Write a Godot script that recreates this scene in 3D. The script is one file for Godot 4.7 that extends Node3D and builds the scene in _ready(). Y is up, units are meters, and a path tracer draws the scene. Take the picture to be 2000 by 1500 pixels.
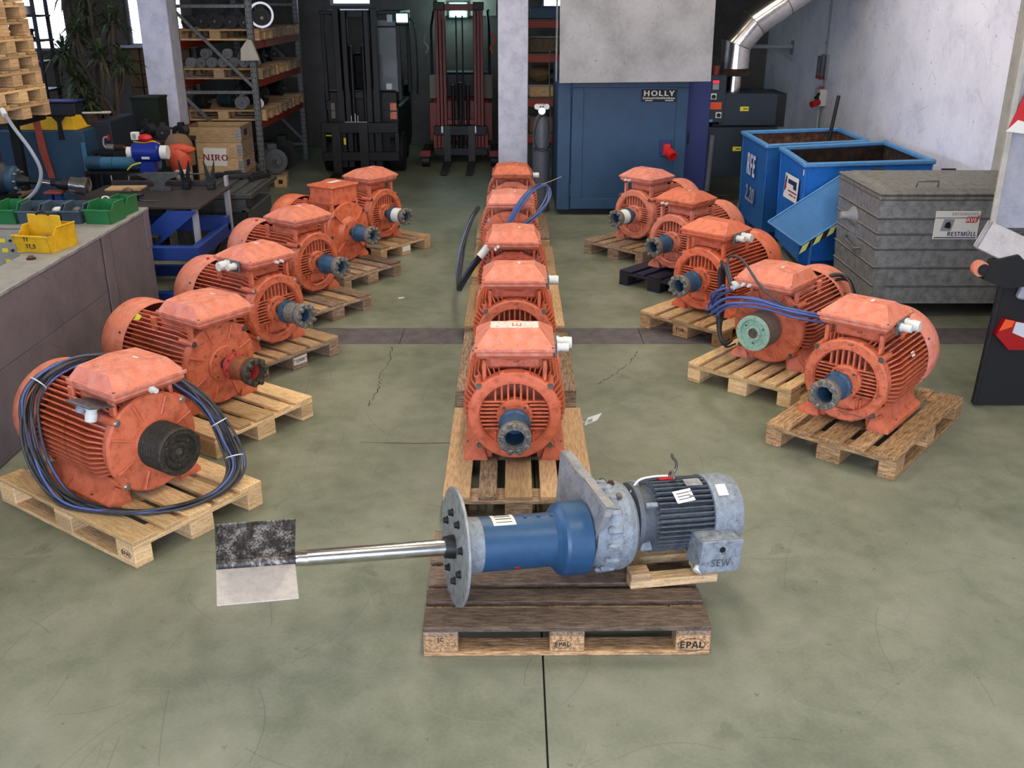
extends Node3D
# A workshop hall: sixteen orange motors in three rows on pallets, an agitator drive in front.
# x right, y up, the camera stands over z = 0 and looks along -z. Units are metres.

var M := {}            # materials by name
var S := {}            # shared meshes by name
var T := {}            # textures by name
var used := {}         # top-level names already taken
var group_id := 1      # smoothing groups
var rng := RandomNumberGenerator.new()
const UP := Vector3.UP

func _ready() -> void:
	rng.seed = 7
	set_camera_and_light()
	make_textures()
	make_materials()
	build_room()
	build_pallets_and_motors()
	build_agitator()
	build_right_side()
	build_back_right()
	build_back_middle()
	build_rack()
	build_left_bench()
	build_left_back()
	build_small_things()

# ------------------------------------------------------------ camera, sky, lamps
func set_camera_and_light() -> void:
	var cam := Camera3D.new()
	cam.name = "camera"
	cam.fov = 2.0 * rad_to_deg(atan(750.0 / 1910.0))
	cam.position = Vector3(0.0, 2.575, 0.0)
	cam.rotation_degrees = Vector3(-21.6, 0.0, 0.0)
	cam.near = 0.05
	cam.far = 200.0
	add_child(cam)
	cam.current = true
	var env := Environment.new()
	env.background_mode = Environment.BG_SKY
	var sky := Sky.new()
	var sm := ProceduralSkyMaterial.new()
	sm.sky_top_color = Color(0.62, 0.70, 0.88)
	sm.sky_horizon_color = Color(0.86, 0.89, 0.96)
	sm.ground_bottom_color = Color(0.45, 0.46, 0.47)
	sm.ground_horizon_color = Color(0.84, 0.87, 0.94)
	sm.sky_energy_multiplier = 3.2
	sm.ground_energy_multiplier = 3.2
	sky.sky_material = sm
	env.sky = sky
	env.tonemap_mode = Environment.TONE_MAPPER_LINEAR
	env.tonemap_exposure = 1.0
	env.sdfgi_enabled = true
	env.ssao_enabled = true
	env.ssil_enabled = true
	var we := WorldEnvironment.new()
	we.name = "world_environment"
	we.environment = env
	add_child(we)
	# rows of ceiling lamps; their housings are built in build_room()
	for p in LAMPS:
		var l := AreaLight3D.new()
		l.name = "ceiling_lamp_light"
		l.area_size = Vector2(LAMP_SIZE.x, LAMP_SIZE.y)
		l.light_energy = LAMP_ENERGY
		l.light_color = Color(1.0, 0.955, 0.885)
		l.shadow_enabled = true
		l.area_range = 30.0
		l.position = Vector3(p.x, 4.55, p.y)
		l.rotation_degrees = Vector3(-90, 0, 0)
		add_child(l, true)

const LAMP_SIZE := Vector2(0.34, 1.5)
const LAMP_ENERGY := 5.3
const LAMPS := [Vector2(-2.9, -2.4), Vector2(0.3, -2.4), Vector2(3.0, -2.4), Vector2(-2.9, -6.0), Vector2(0.3, -6.0), Vector2(3.3, -6.0), Vector2(-2.9, -9.6), Vector2(0.3, -9.6), Vector2(2.5, -10.6), Vector2(-1.0, 1.2)]

# ------------------------------------------------------------ mesh helpers
func fresh() -> SurfaceTool:
	var s := SurfaceTool.new()
	s.begin(Mesh.PRIMITIVE_TRIANGLES)
	s.set_smooth_group(-1)
	return s

func next_group() -> int:
	group_id += 1
	return group_id

# a triangle wound so that its front looks along «out»
func tri(s: SurfaceTool, a: Vector3, b: Vector3, c: Vector3, out: Vector3) -> void:
	if (b - a).cross(c - a).dot(out) > 0.0:
		s.add_vertex(a); s.add_vertex(c); s.add_vertex(b)
	else:
		s.add_vertex(a); s.add_vertex(b); s.add_vertex(c)

func quad(s: SurfaceTool, a: Vector3, b: Vector3, c: Vector3, d: Vector3, out: Vector3) -> void:
	tri(s, a, b, c, out)
	tri(s, a, c, d, out)

# box with chamfered edges
func box(s: SurfaceTool, at: Vector3, size: Vector3, ch := 0.0, t := Transform3D.IDENTITY) -> void:
	s.set_smooth_group(-1)
	var h := size / 2.0
	ch = minf(ch, minf(h.x, minf(h.y, h.z)) * 0.9)
	for ax in 3:
		var u := (ax + 1) % 3
		var v := (ax + 2) % 3
		for sg in [-1.0, 1.0]:
			var p := []
			for k in [[-1.0, -1.0], [1.0, -1.0], [1.0, 1.0], [-1.0, 1.0]]:
				var q := Vector3.ZERO
				q[ax] = sg * h[ax]
				q[u] = k[0] * (h[u] - ch)
				q[v] = k[1] * (h[v] - ch)
				p.append(t * (q + at))
			var n := Vector3.ZERO
			n[ax] = sg
			quad(s, p[0], p[1], p[2], p[3], t.basis * n)
	if ch <= 0.0:
		return
	for ax in 3:
		var u := (ax + 1) % 3
		var v := (ax + 2) % 3
		for su in [-1.0, 1.0]:
			for sv in [-1.0, 1.0]:
				var p := []
				for k in [[-1.0, 0], [1.0, 0], [1.0, 1], [-1.0, 1]]:
					var q := Vector3.ZERO
					q[ax] = k[0] * (h[ax] - ch)
					q[u] = su * (h[u] - (ch if k[1] == 1 else 0.0))
					q[v] = sv * (h[v] - (ch if k[1] == 0 else 0.0))
					p.append(t * (q + at))
				var n := Vector3.ZERO
				n[u] = su
				n[v] = sv
				quad(s, p[0], p[1], p[2], p[3], t.basis * n)
	for sx in [-1.0, 1.0]:
		for sy in [-1.0, 1.0]:
			for sz in [-1.0, 1.0]:
				var n := Vector3(sx, sy, sz)
				tri(s, t * (at + Vector3(sx * h.x, sy * (h.y - ch), sz * (h.z - ch))), t * (at + Vector3(sx * (h.x - ch), sy * h.y, sz * (h.z - ch))), t * (at + Vector3(sx * (h.x - ch), sy * (h.y - ch), sz * h.z)), t.basis * n)

# frame whose local z runs from a to b
func along(a: Vector3, b: Vector3, roll := UP) -> Transform3D:
	var z := (b - a).normalized()
	var x := roll.cross(z)
	if x.length() < 0.01:
		x = Vector3.RIGHT.cross(z)
		if x.length() < 0.01:
			x = Vector3.FORWARD.cross(z)
	x = x.normalized()
	return Transform3D(Basis(x, z.cross(x), z), a)

# profile of (z, r) turned about the local z axis; every profile step is smooth round the axis, sharp along it unless soft
func lathe(s: SurfaceTool, prof: Array, n := 24, t := Transform3D.IDENTITY, soft := false, from := 0.0, to := TAU) -> void:
	var g := next_group()
	for i in prof.size() - 1:
		if not soft:
			g = next_group()
		s.set_smooth_group(g)
		var a: Vector2 = prof[i]
		var b: Vector2 = prof[i + 1]
		var flat := Vector2(-(b.y - a.y), b.x - a.x)   # outward in (z, r) when the profile runs towards +z
		for k in n:
			var p := from + (to - from) * k / n
			var q := from + (to - from) * (k + 1) / n
			var cp := Vector2(cos(p), sin(p))
			var cq := Vector2(cos(q), sin(q))
			var m := (cp + cq) / 2.0
			var out := t.basis * Vector3(m.x * flat.y, m.y * flat.y, flat.x)
			var v1 := t * Vector3(cp.x * a.y, cp.y * a.y, a.x)
			var v2 := t * Vector3(cq.x * a.y, cq.y * a.y, a.x)
			var v3 := t * Vector3(cq.x * b.y, cq.y * b.y, b.x)
			var v4 := t * Vector3(cp.x * b.y, cp.y * b.y, b.x)
			if a.y > 0.00001:
				tri(s, v1, v2, v3, out)
			if b.y > 0.00001:
				tri(s, v1, v3, v4, out)
	s.set_smooth_group(-1)

func cyl(s: SurfaceTool, a: Vector3, b: Vector3, r: float, n := 16, r2 := -1.0) -> void:
	var l := (b - a).length()
	if r2 < 0.0:
		r2 = r
	lathe(s, [Vector2(0, 0), Vector2(0, r), Vector2(l, r2), Vector2(l, 0)], n, along(a, b))

# polygon in local x,y pushed from z0 to z1
func prism(s: SurfaceTool, poly: Array, z0: float, z1: float, t := Transform3D.IDENTITY) -> void:
	s.set_smooth_group(-1)
	var pp := PackedVector2Array(poly)
	if Geometry2D.is_polygon_clockwise(pp):
		pp.reverse()
	var idx := Geometry2D.triangulate_polygon(pp)
	for i in range(0, idx.size(), 3):
		for e in [[z0, -1.0], [z1, 1.0]]:
			var z: float = e[0]
			tri(s, t * Vector3(pp[idx[i]].x, pp[idx[i]].y, z), t * Vector3(pp[idx[i + 1]].x, pp[idx[i + 1]].y, z), t * Vector3(pp[idx[i + 2]].x, pp[idx[i + 2]].y, z), t.basis * Vector3(0, 0, e[1] * signf(z1 - z0)))
	for i in pp.size():
		var a := pp[i]
		var b := pp[(i + 1) % pp.size()]
		var d := b - a
		quad(s, t * Vector3(a.x, a.y, z0), t * Vector3(b.x, b.y, z0), t * Vector3(b.x, b.y, z1), t * Vector3(a.x, a.y, z1), t.basis * Vector3(d.y, -d.x, 0))

# round tube through points
func tube(s: SurfaceTool, pts: Array, r: float, n := 8) -> void:
	var g := next_group()
	s.set_smooth_group(g)
	var rings := []
	var side := Vector3.ZERO
	for i in pts.size():
		var d: Vector3 = (pts[mini(i + 1, pts.size() - 1)] - pts[maxi(i - 1, 0)])
		d = d.normalized()
		if side == Vector3.ZERO:
			side = d.cross(UP)
			if side.length() < 0.05:
				side = d.cross(Vector3.RIGHT)
		side = (side - d * side.dot(d)).normalized()
		var up := d.cross(side)
		var ring := []
		for k in n:
			ring.append(pts[i] + (side * cos(TAU * k / n) + up * sin(TAU * k / n)) * r)
		rings.append(ring)
	for i in pts.size() - 1:
		for k in n:
			var m := (k + 1) % n
			quad(s, rings[i][k], rings[i][m], rings[i + 1][m], rings[i + 1][k], rings[i][k] + rings[i][m] - 2.0 * pts[i])
	for e in [0, pts.size() - 1]:
		s.set_smooth_group(next_group())
		var o: Vector3 = pts[e] - (pts[1] if e == 0 else pts[e - 1])
		for k in n:
			tri(s, pts[e], rings[e][k], rings[e][(k + 1) % n], o)
	s.set_smooth_group(-1)

# smooth curve through points
func curve(pts: Array, steps := 8, closed := false) -> Array:
	var out := []
	var n := pts.size()
	for i in (n if closed else n - 1):
		var p0: Vector3 = pts[(i - 1 + n) % n] if closed or i > 0 else pts[0]
		var p1: Vector3 = pts[i]
		var p2: Vector3 = pts[(i + 1) % n]
		var p3: Vector3 = pts[(i + 2) % n] if closed or i + 2 < n else pts[n - 1]
		for k in steps:
			out.append(p1.cubic_interpolate(p2, p0, p3, float(k) / steps))
	out.append(pts[0] if closed else pts[n - 1])
	return out

func done(s: SurfaceTool) -> ArrayMesh:
	s.generate_normals()
	return s.commit()

# ------------------------------------------------------------ node helpers
func numbered(called: String) -> String:
	if not used.has(called):
		used[called] = 0
		return called
	used[called] += 1
	return "%s_%03d" % [called, used[called]]

func tag(o: Node3D, label: String, category := "", group := "", kind := "") -> Node3D:
	if label: o.set_meta("label", label)
	if category: o.set_meta("category", category)
	if group: o.set_meta("group", group)
	if kind: o.set_meta("kind", kind)
	return o

func thing(called: String, label: String, category: String, at := Vector3.ZERO, turn := 0.0, group := "") -> Node3D:
	var o := Node3D.new()
	o.name = numbered(called)
	add_child(o)
	o.position = at
	o.rotation_degrees.y = turn
	return tag(o, label, category, group)

func part(parent: Node3D, called: String, mesh: Mesh, m, at := Vector3.ZERO, turn := Vector3.ZERO) -> MeshInstance3D:
	var o := MeshInstance3D.new()
	o.name = called if parent != self else numbered(called)
	o.mesh = mesh
	o.material_override = M[m] if m is String else m
	parent.add_child(o, true)
	o.position = at
	o.rotation_degrees = turn
	return o

# box part in one go
func bpart(parent: Node3D, called: String, at: Vector3, size: Vector3, m, ch := 0.004, turn := Vector3.ZERO) -> MeshInstance3D:
	var key := "box%s%s" % [size, ch]
	if not S.has(key):
		var s := fresh()
		box(s, Vector3.ZERO, size, ch)
		S[key] = done(s)
	return part(parent, called, S[key], m, at, turn)

func cpart(parent: Node3D, called: String, a: Vector3, b: Vector3, r: float, m, n := 16, r2 := -1.0) -> MeshInstance3D:
	var s := fresh()
	cyl(s, a, b, r, n, r2)
	return part(parent, called, done(s), m)

func tpart(parent: Node3D, called: String, pts: Array, r: float, m, n := 8) -> MeshInstance3D:
	var s := fresh()
	tube(s, pts, r, n)
	return part(parent, called, done(s), m)

func lpart(parent: Node3D, called: String, prof: Array, m, t := Transform3D.IDENTITY, n := 24, soft := false) -> MeshInstance3D:
	var s := fresh()
	lathe(s, prof, n, t, soft)
	return part(parent, called, done(s), m)

func ppart(parent: Node3D, called: String, poly: Array, z0: float, z1: float, m, t := Transform3D.IDENTITY) -> MeshInstance3D:
	var s := fresh()
	prism(s, poly, z0, z1, t)
	return part(parent, called, done(s), m)

func lettering(parent: Node3D, called: String, words: String, height: float, m, at: Vector3, turn := Vector3.ZERO, serif := false, deep := 0.0016) -> MeshInstance3D:
	var t := TextMesh.new()
	var f := SystemFont.new()
	f.font_names = PackedStringArray(["Droid Serif" if serif else "Droid Sans"])
	f.font_weight = 700
	t.font = f
	t.font_size = 48
	t.pixel_size = height / 35.0
	t.depth = deep
	t.text = words
	t.curve_step = 3.0
	return part(parent, called, t, m, at, turn)

func structure(o: Node3D, label := "") -> Node3D:
	return tag(o, label, "", "", "structure")

# ------------------------------------------------------------ textures
func noise_bytes(size: int, freq: float, oct: int, seed_: int, kind := 0) -> PackedByteArray:
	var f := FastNoiseLite.new()
	f.seed = seed_
	f.frequency = freq
	f.noise_type = [FastNoiseLite.TYPE_SIMPLEX_SMOOTH, FastNoiseLite.TYPE_CELLULAR, FastNoiseLite.TYPE_PERLIN][kind]
	f.fractal_octaves = oct
	if kind == 1:
		f.cellular_return_type = FastNoiseLite.RETURN_CELL_VALUE
	var im := f.get_seamless_image(size, size)
	im.convert(Image.FORMAT_L8)
	return im.get_data()

# layers: [frequency, octaves, weight, kind]; stops: [offset, Color]
func tex(size: int, layers: Array, stops: Array, seed_ := 1, alpha := false) -> Image:
	var g := Gradient.new()
	g.offsets = PackedFloat32Array(stops.map(func(q): return q[0]))
	g.colors = PackedColorArray(stops.map(func(q): return q[1]))
	var lut := PackedByteArray()
	var ch := 4 if alpha else 3
	for i in 256:
		var c := g.sample(i / 255.0)
		for k in ch:
			lut.append(int(clampf(c[k], 0, 1) * 255.0))
	var total := 0.0
	for l in layers: total += l[2]
	var srcs := []
	var ws := PackedFloat32Array()
	for i in layers.size():
		srcs.append(noise_bytes(size, layers[i][0], layers[i][1], seed_ * 13 + i, layers[i][3] if layers[i].size() > 3 else 0))
		ws.append(layers[i][2] / total)
	var out := PackedByteArray()
	out.resize(size * size * ch)
	var a: PackedByteArray = srcs[0]
	var b: PackedByteArray = srcs[1] if srcs.size() > 1 else a
	var c3: PackedByteArray = srcs[2] if srcs.size() > 2 else a
	var wa := ws[0]
	var wb := ws[1] if ws.size() > 1 else 0.0
	var wc := ws[2] if ws.size() > 2 else 0.0
	for i in size * size:
		var v := int(a[i] * wa + b[i] * wb + c3[i] * wc) * ch
		var o := i * ch
		for k in ch:
			out[o + k] = lut[v + k]
	return Image.create_from_data(size, size, false, Image.FORMAT_RGBA8 if alpha else Image.FORMAT_RGB8, out)

func grey(v: float) -> Color:
	return Color(v, v, v)

# thin strokes scratched into a picture
func scratches(im: Image, count: int, length: float, col: Color, strength: float, seed_: int, wide := 1) -> void:
	var r := RandomNumberGenerator.new()
	r.seed = seed_
	var n := im.get_width()
	for i in count:
		var p := Vector2(r.randf() * n, r.randf() * n)
		var d := Vector2.from_angle(r.randf() * TAU)
		var bend := r.randf_range(-0.01, 0.01)
		var l := r.randf_range(0.2, 1.0) * length
		var k := r.randf_range(0.3, 1.0) * strength
		for j in int(l):
			p += d
			d = d.rotated(bend)
			for w in wide:
				var x := posmod(int(p.x) + w, n)
				var y := posmod(int(p.y), n)
				im.set_pixel(x, y, im.get_pixel(x, y).lerp(col, k))

# irregular specks
func specks(im: Image, count: int, rmin: float, rmax: float, col: Color, strength: float, seed_: int) -> void:
	var r := RandomNumberGenerator.new()
	r.seed = seed_
	var n := im.get_width()
	for i in count:
		var p := Vector2(r.randf() * n, r.randf() * n)
		var rad := r.randf_range(rmin, rmax)
		var ang := r.randf() * TAU
		var sq := r.randf_range(0.25, 1.0)
		var k := r.randf_range(0.3, 1.0) * strength
		for y in range(-int(rad) - 1, int(rad) + 2):
			for x in range(-int(rad) - 1, int(rad) + 2):
				var q := Vector2(x, y).rotated(ang)
				q.y /= sq
				if q.length() <= rad * (0.7 + 0.3 * sin(3.0 * q.angle() + i)):
					var px := posmod(int(p.x) + x, n)
					var py := posmod(int(p.y) + y, n)
					im.set_pixel(px, py, im.get_pixel(px, py).lerp(col, k))

func make_textures() -> void:
	var im := tex(1024, [[0.004, 4, 1.0], [0.02, 4, 0.6], [0.15, 2, 0.35]], [[0.2, Color(0.70, 0.73, 0.66)], [0.45, Color(0.82, 0.84, 0.77)], [0.6, Color(0.88, 0.89, 0.83)], [0.85, Color(0.96, 0.955, 0.91)]], 3)
	scratches(im, 330, 90.0, Color(1.0, 1.0, 0.95), 0.42, 5)
	scratches(im, 110, 160.0, Color(0.42, 0.44, 0.38), 0.36, 6)
	specks(im, 220, 1.0, 4.5, Color(0.42, 0.43, 0.38), 0.40, 8)
	specks(im, 420, 0.8, 2.0, Color(1.0, 0.99, 0.94), 0.55, 9)
	specks(im, 26, 9.0, 26.0, Color(0.48, 0.50, 0.44), 0.22, 19)
	T.floor = ImageTexture.create_from_image(im)
	im = tex(1024, [[0.004, 3, 1.0], [0.03, 4, 0.4]], [[0.12, Color(0.88, 0.88, 0.90)], [0.4, Color(0.96, 0.96, 0.97)], [0.7, Color(1, 1, 1)]], 4)
	specks(im, 130, 1.5, 7.0, Color(0.40, 0.40, 0.46), 0.45, 10)
	specks(im, 260, 0.8, 3.0, Color(0.35, 0.35, 0.40), 0.5, 11)
	scratches(im, 50, 70.0, Color(0.45, 0.45, 0.5), 0.45, 12, 2)
	T.wall = ImageTexture.create_from_image(im)
	T.wood = ImageTexture.create_from_image(tex(512, [[0.02, 3, 0.8], [0.10, 3, 0.8], [0.35, 2, 0.3]], [[0.25, Color(0.74, 0.67, 0.58)], [0.45, Color(0.89, 0.85, 0.79)], [0.6, Color(0.96, 0.94, 0.91)], [0.8, Color(1, 0.99, 0.97)]], 5))
	im = tex(512, [[0.02, 4, 1.0], [0.09, 3, 0.7], [0.35, 2, 0.3]], [[0.22, Color(0.45, 0.41, 0.38)], [0.42, Color(0.70, 0.65, 0.60)], [0.58, Color(0.87, 0.83, 0.79)], [0.8, Color(0.99, 0.96, 0.93)]], 6)
	specks(im, 60, 2.0, 9.0, Color(0.22, 0.18, 0.15), 0.5, 13)
	T.wood_old = ImageTexture.create_from_image(im)
	im = tex(512, [[0.012, 4, 1.0], [0.06, 3, 0.4]], [[0.15, Color(0.80, 0.74, 0.70)], [0.4, Color(0.95, 0.93, 0.92)], [0.6, Color(1, 1, 1)], [0.85, Color(1.0, 1.0, 1.0)]], 7)
	scratches(im, 30, 40.0, Color(0.55, 0.42, 0.38), 0.5, 14)
	T.paint = ImageTexture.create_from_image(im)
	# oily dirt, clear where the paint shows
	T.dirt = ImageTexture.create_from_image(tex(512, [[0.014, 4, 1.0], [0.07, 3, 0.5]], [[0.0, Color(0.13, 0.09, 0.07, 0.85)], [0.24, Color(0.16, 0.10, 0.08, 0.55)], [0.36, Color(0.30, 0.16, 0.10, 0.10)], [0.44, Color(0.4, 0.25, 0.2, 0.0)], [1.0, Color(0.5, 0.4, 0.4, 0.0)]], 8, true))
	# crackled black grime on some shields
	var ck := Image.create(512, 512, false, Image.FORMAT_RGBA8)
	ck.fill(Color(0.3, 0.15, 0.1, 0.0))
	var rr := RandomNumberGenerator.new()
	rr.seed = 44
	for i in 46:
		var p := Vector2(rr.randf(), rr.randf()) * 512.0
		var dr := rr.randf() * TAU
		for j in rr.randi_range(14, 70):
			dr += rr.randf_range(-0.9, 0.9)
			p += Vector2.from_angle(dr) * 1.6
			for w in rr.randi_range(1, 4):
				ck.set_pixel(posmod(int(p.x) + w, 512), posmod(int(p.y) + w % 2, 512), Color(0.13, 0.08, 0.06, rr.randf_range(0.5, 0.95)))
	T.crackle = ImageTexture.create_from_image(ck)
	# pale dust
	T.dust = ImageTexture.create_from_image(tex(512, [[0.012, 4, 1.0], [0.08, 3, 0.6]], [[0.0, Color(0.84, 0.72, 0.68, 0.0)], [0.46, Color(0.84, 0.72, 0.68, 0.0)], [0.62, Color(0.86, 0.70, 0.65, 0.14)], [0.85, Color(0.90, 0.78, 0.74, 0.30)], [1.0, Color(0.92, 0.84, 0.80, 0.36)]], 9, true))
	T.zinc = ImageTexture.create_from_image(tex(512, [[0.05, 1, 0.5, 1], [0.02, 4, 0.8], [0.12, 3, 0.4]], [[0.15, Color(0.58, 0.58, 0.58)], [0.5, Color(0.82, 0.82, 0.81)], [0.85, Color(1, 1, 0.99)]], 10))
	im = tex(512, [[0.014, 4, 1.0], [0.08, 4, 0.7]], [[0.15, Color(0.66, 0.66, 0.64)], [0.42, Color(0.83, 0.83, 0.82)], [0.6, Color(0.92, 0.92, 0.90)], [0.85, Color(1, 1, 0.98)]], 11)
	specks(im, 70, 1.0, 4.0, Color(0.98, 0.98, 0.96), 0.4, 15)
	specks(im, 50, 1.0, 3.0, Color(0.5, 0.5, 0.5), 0.4, 17)
	T.worn = ImageTexture.create_from_image(im)
	im = tex(512, [[0.006, 3, 1.0], [0.05, 3, 0.35]], [[0.15, Color(0.82, 0.82, 0.82)], [0.5, Color(0.93, 0.93, 0.93)], [0.85, Color(1, 1, 1)]], 21)
	specks(im, 330, 0.8, 3.2, Color(0.52, 0.52, 0.53), 0.55, 22)
	T.hood = ImageTexture.create_from_image(im)
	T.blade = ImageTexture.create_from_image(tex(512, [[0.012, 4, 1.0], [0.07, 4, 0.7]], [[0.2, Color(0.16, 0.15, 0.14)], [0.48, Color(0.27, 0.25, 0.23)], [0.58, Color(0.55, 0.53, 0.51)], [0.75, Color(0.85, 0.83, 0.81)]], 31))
	T.rust = ImageTexture.create_from_image(tex(512, [[0.014, 4, 1.0], [0.07, 4, 0.7]], [[0.2, Color(0.16, 0.11, 0.09)], [0.45, Color(0.33, 0.22, 0.16)], [0.65, Color(0.48, 0.33, 0.24)], [0.85, Color(0.60, 0.47, 0.38)]], 12))
	im = tex(512, [[0.012, 4, 1.0], [0.05, 3, 0.5]], [[0.15, Color(0.86, 0.87, 0.89)], [0.5, Color(0.95, 0.955, 0.96)], [0.8, Color(1, 1, 1)]], 13)
	scratches(im, 26, 60.0, Color(0.2, 0.22, 0.25), 0.5, 16)
	T.scuffed = ImageTexture.create_from_image(im)
	T.fine = ImageTexture.create_from_image(tex(256, [[0.06, 4, 1.0], [0.3, 2, 0.6]], [[0.0, grey(0.0)], [1.0, grey(1.0)]], 14))
	T.mud = ImageTexture.create_from_image(tex(256, [[0.03, 4, 1.0], [0.12, 3, 0.7]], [[0.15, Color(0.32, 0.31, 0.29)], [0.45, Color(0.46, 0.45, 0.42)], [0.65, Color(0.56, 0.545, 0.51)], [0.9, Color(0.68, 0.66, 0.62)]], 15))

func mat(called: String, col: Color, rough := 0.7, metal := 0.0, t := "", scale := Vector3.ONE, bump := 0.0, over := "") -> StandardMaterial3D:
	var m := StandardMaterial3D.new()
	m.resource_name = called
	m.albedo_color = col
	m.roughness = rough
	m.metallic = metal
	m.uv1_triplanar = true
	m.uv1_scale = scale
	if t:
		m.albedo_texture = T[t]
	if over:
		m.detail_enabled = true
		m.detail_albedo = T[over]
		m.detail_blend_mode = BaseMaterial3D.BLEND_MODE_MIX
		m.detail_uv_layer = BaseMaterial3D.DETAIL_UV_1
	if bump > 0.0:
		m.heightmap_enabled = true
		m.heightmap_texture = T.fine
		m.heightmap_scale = bump
	M[called] = m
	return m

func v3(k: float) -> Vector3:
	return Vector3(k, k, k)

func make_materials() -> void:
	var m := mat("floor", Color(0.545, 0.55, 0.50), 0.50, 0.0, "floor", v3(0.27))
	m.uv1_world_triplanar = true
	mat("strip", Color(0.40, 0.37, 0.385), 0.6, 0.0, "worn", v3(0.8))
	mat("groove", Color(0.10, 0.10, 0.09), 0.9)
	m = mat("wall_white", Color(0.955, 0.95, 0.985), 0.85, 0.0, "wall", v3(0.30))
	m.uv1_world_triplanar = true
	mat("wall_grey", Color(0.42, 0.40, 0.38), 0.9, 0.0, "scuffed", v3(0.4))
	mat("wall_plain", Color(0.70, 0.69, 0.67), 0.9, 0.0, "scuffed", v3(0.3))
	mat("ceiling", Color(0.62, 0.62, 0.60), 0.9)
	mat("pillar", Color(0.83, 0.82, 0.86), 0.8, 0.0, "scuffed", v3(0.7))
	mat("cream", Color(0.70, 0.68, 0.63), 0.7, 0.0, "scuffed", v3(0.6))
	mat("red_line", Color(0.35, 0.18, 0.14), 0.8)
	# motor paint: fresh, faded, dusty
	mat("orange_fresh", Color(0.84, 0.435, 0.295), 0.42, 0.0, "paint", v3(2.2), 0.15, "")
	mat("orange", Color(0.815, 0.435, 0.30), 0.5, 0.0, "paint", v3(2.0), 0.15, "dirt")
	mat("orange_dusty", Color(0.84, 0.48, 0.36), 0.6, 0.0, "paint", v3(1.6), 0.15, "dust")
	mat("orange_dirty", Color(0.76, 0.38, 0.27), 0.6, 0.0, "paint", v3(3.0), 0.2, "dirt")
	mat("orange_crackled", Color(0.82, 0.435, 0.295), 0.5, 0.0, "paint", v3(2.0), 0.15, "crackle")
	mat("orange_pale", Color(0.84, 0.50, 0.41), 0.6, 0.0, "paint", v3(1.5), 0.1, "dust")
	mat("blue_hub", Color(0.17, 0.32, 0.43), 0.45, 0.0, "scuffed", v3(5.0), 0.2, "dirt")
	mat("red_hub", Color(0.78, 0.25, 0.24), 0.5, 0.0, "scuffed", v3(4.0))
	mat("tan_hub", Color(0.62, 0.36, 0.20), 0.6, 0.1, "worn", v3(4.0))
	mat("iron_claw", Color(0.44, 0.43, 0.40), 0.6, 0.35, "mud", v3(5.0), 0.12)
	M.iron_claw.albedo_color = Color(0.95, 0.94, 0.92)
	mat("iron_dark", Color(0.62, 0.55, 0.47), 0.65, 0.3, "mud", v3(5.0), 0.5)
	mat("steel", Color(0.62, 0.60, 0.57), 0.34, 0.9, "worn", v3(3.0))
	mat("steel_bright", Color(0.86, 0.84, 0.81), 0.2, 1.0, "scuffed", v3(2.0))
	mat("bolt", Color(0.45, 0.43, 0.40), 0.45, 0.8)
	mat("bolt_bright", Color(0.75, 0.74, 0.72), 0.3, 0.9)
	mat("pulley_black", Color(0.50, 0.47, 0.43), 0.6, 0.4, "mud", v3(4.0), 0.4)
	mat("pulley_green", Color(0.57, 0.70, 0.60), 0.55, 0.0, "scuffed", v3(5.0), 0.2, "dirt")
	mat("pulley_rust", Color(0.45, 0.36, 0.30), 0.7, 0.2, "worn", v3(5.0))
	mat("plastic_white", Color(0.82, 0.82, 0.79), 0.4)
	mat("plastic_grey", Color(0.55, 0.56, 0.57), 0.5)
	mat("cable_black", Color(0.10, 0.10, 0.105), 0.45)
	mat("cable_grey", Color(0.26, 0.26, 0.27), 0.55, 0.0, "scuffed", v3(8.0))
	mat("cable_blue", Color(0.30, 0.38, 0.60), 0.4)
	mat("paper", Color(0.85, 0.84, 0.80), 0.8)
	mat("paint_white", Color(0.88, 0.83, 0.78), 0.6, 0.0, "paint", v3(4.0), 0.0, "")
	mat("red_paint", Color(0.62, 0.10, 0.08), 0.6)
	mat("ink", Color(0.06, 0.06, 0.065), 0.7)
	mat("brand", Color(0.10, 0.06, 0.04), 0.8)
	# wood: grain along z or along x
	for w in [["fresh", Color(0.88, 0.76, 0.58), "wood"], ["mid", Color(0.78, 0.66, 0.51), "wood"], ["old", Color(0.72, 0.635, 0.545), "wood_old"], ["worn", Color(0.82, 0.68, 0.50), "wood_old"], ["dark", Color(0.52, 0.455, 0.40), "wood_old"]]:
		for k in 3:
			for d in ["z", "x"]:
				var c: Color = w[1]
				var f: float = [1.0, 0.90, 1.08][k]
				m = mat("wood_%s_%s%d" % [w[0], d, k], Color(minf(c.r * f, 1), minf(c.g * f, 1), minf(c.b * f * [1.0, 0.97, 1.0][k], 1)), 0.8, 0.0, w[2], Vector3(5, 5, 0.8) if d == "z" else Vector3(0.8, 5, 5), 0.25)
				m.uv1_offset = Vector3(0.31 * k, 0.17 * k, 0.43 * k)
	mat("wood_blue_z0", Color(0.055, 0.10, 0.22), 0.6, 0.0, "worn", v3(2.0))
	mat("wood_blue_z1", Color(0.06, 0.12, 0.26), 0.6, 0.0, "worn", v3(2.0))
	mat("wood_blue_z2", Color(0.05, 0.09, 0.19), 0.6, 0.0, "worn", v3(2.0))
	for k in 3:
		mat("wood_blue_x%d" % k, Color(0.13, 0.12, 0.13), 0.75, 0.0, "worn", v3(2.0))
	mat("blue_oven", Color(0.10, 0.255, 0.375), 0.5, 0.0, "scuffed", v3(0.7))
	mat("blue_deep", Color(0.10, 0.15, 0.38), 0.55)
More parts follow.
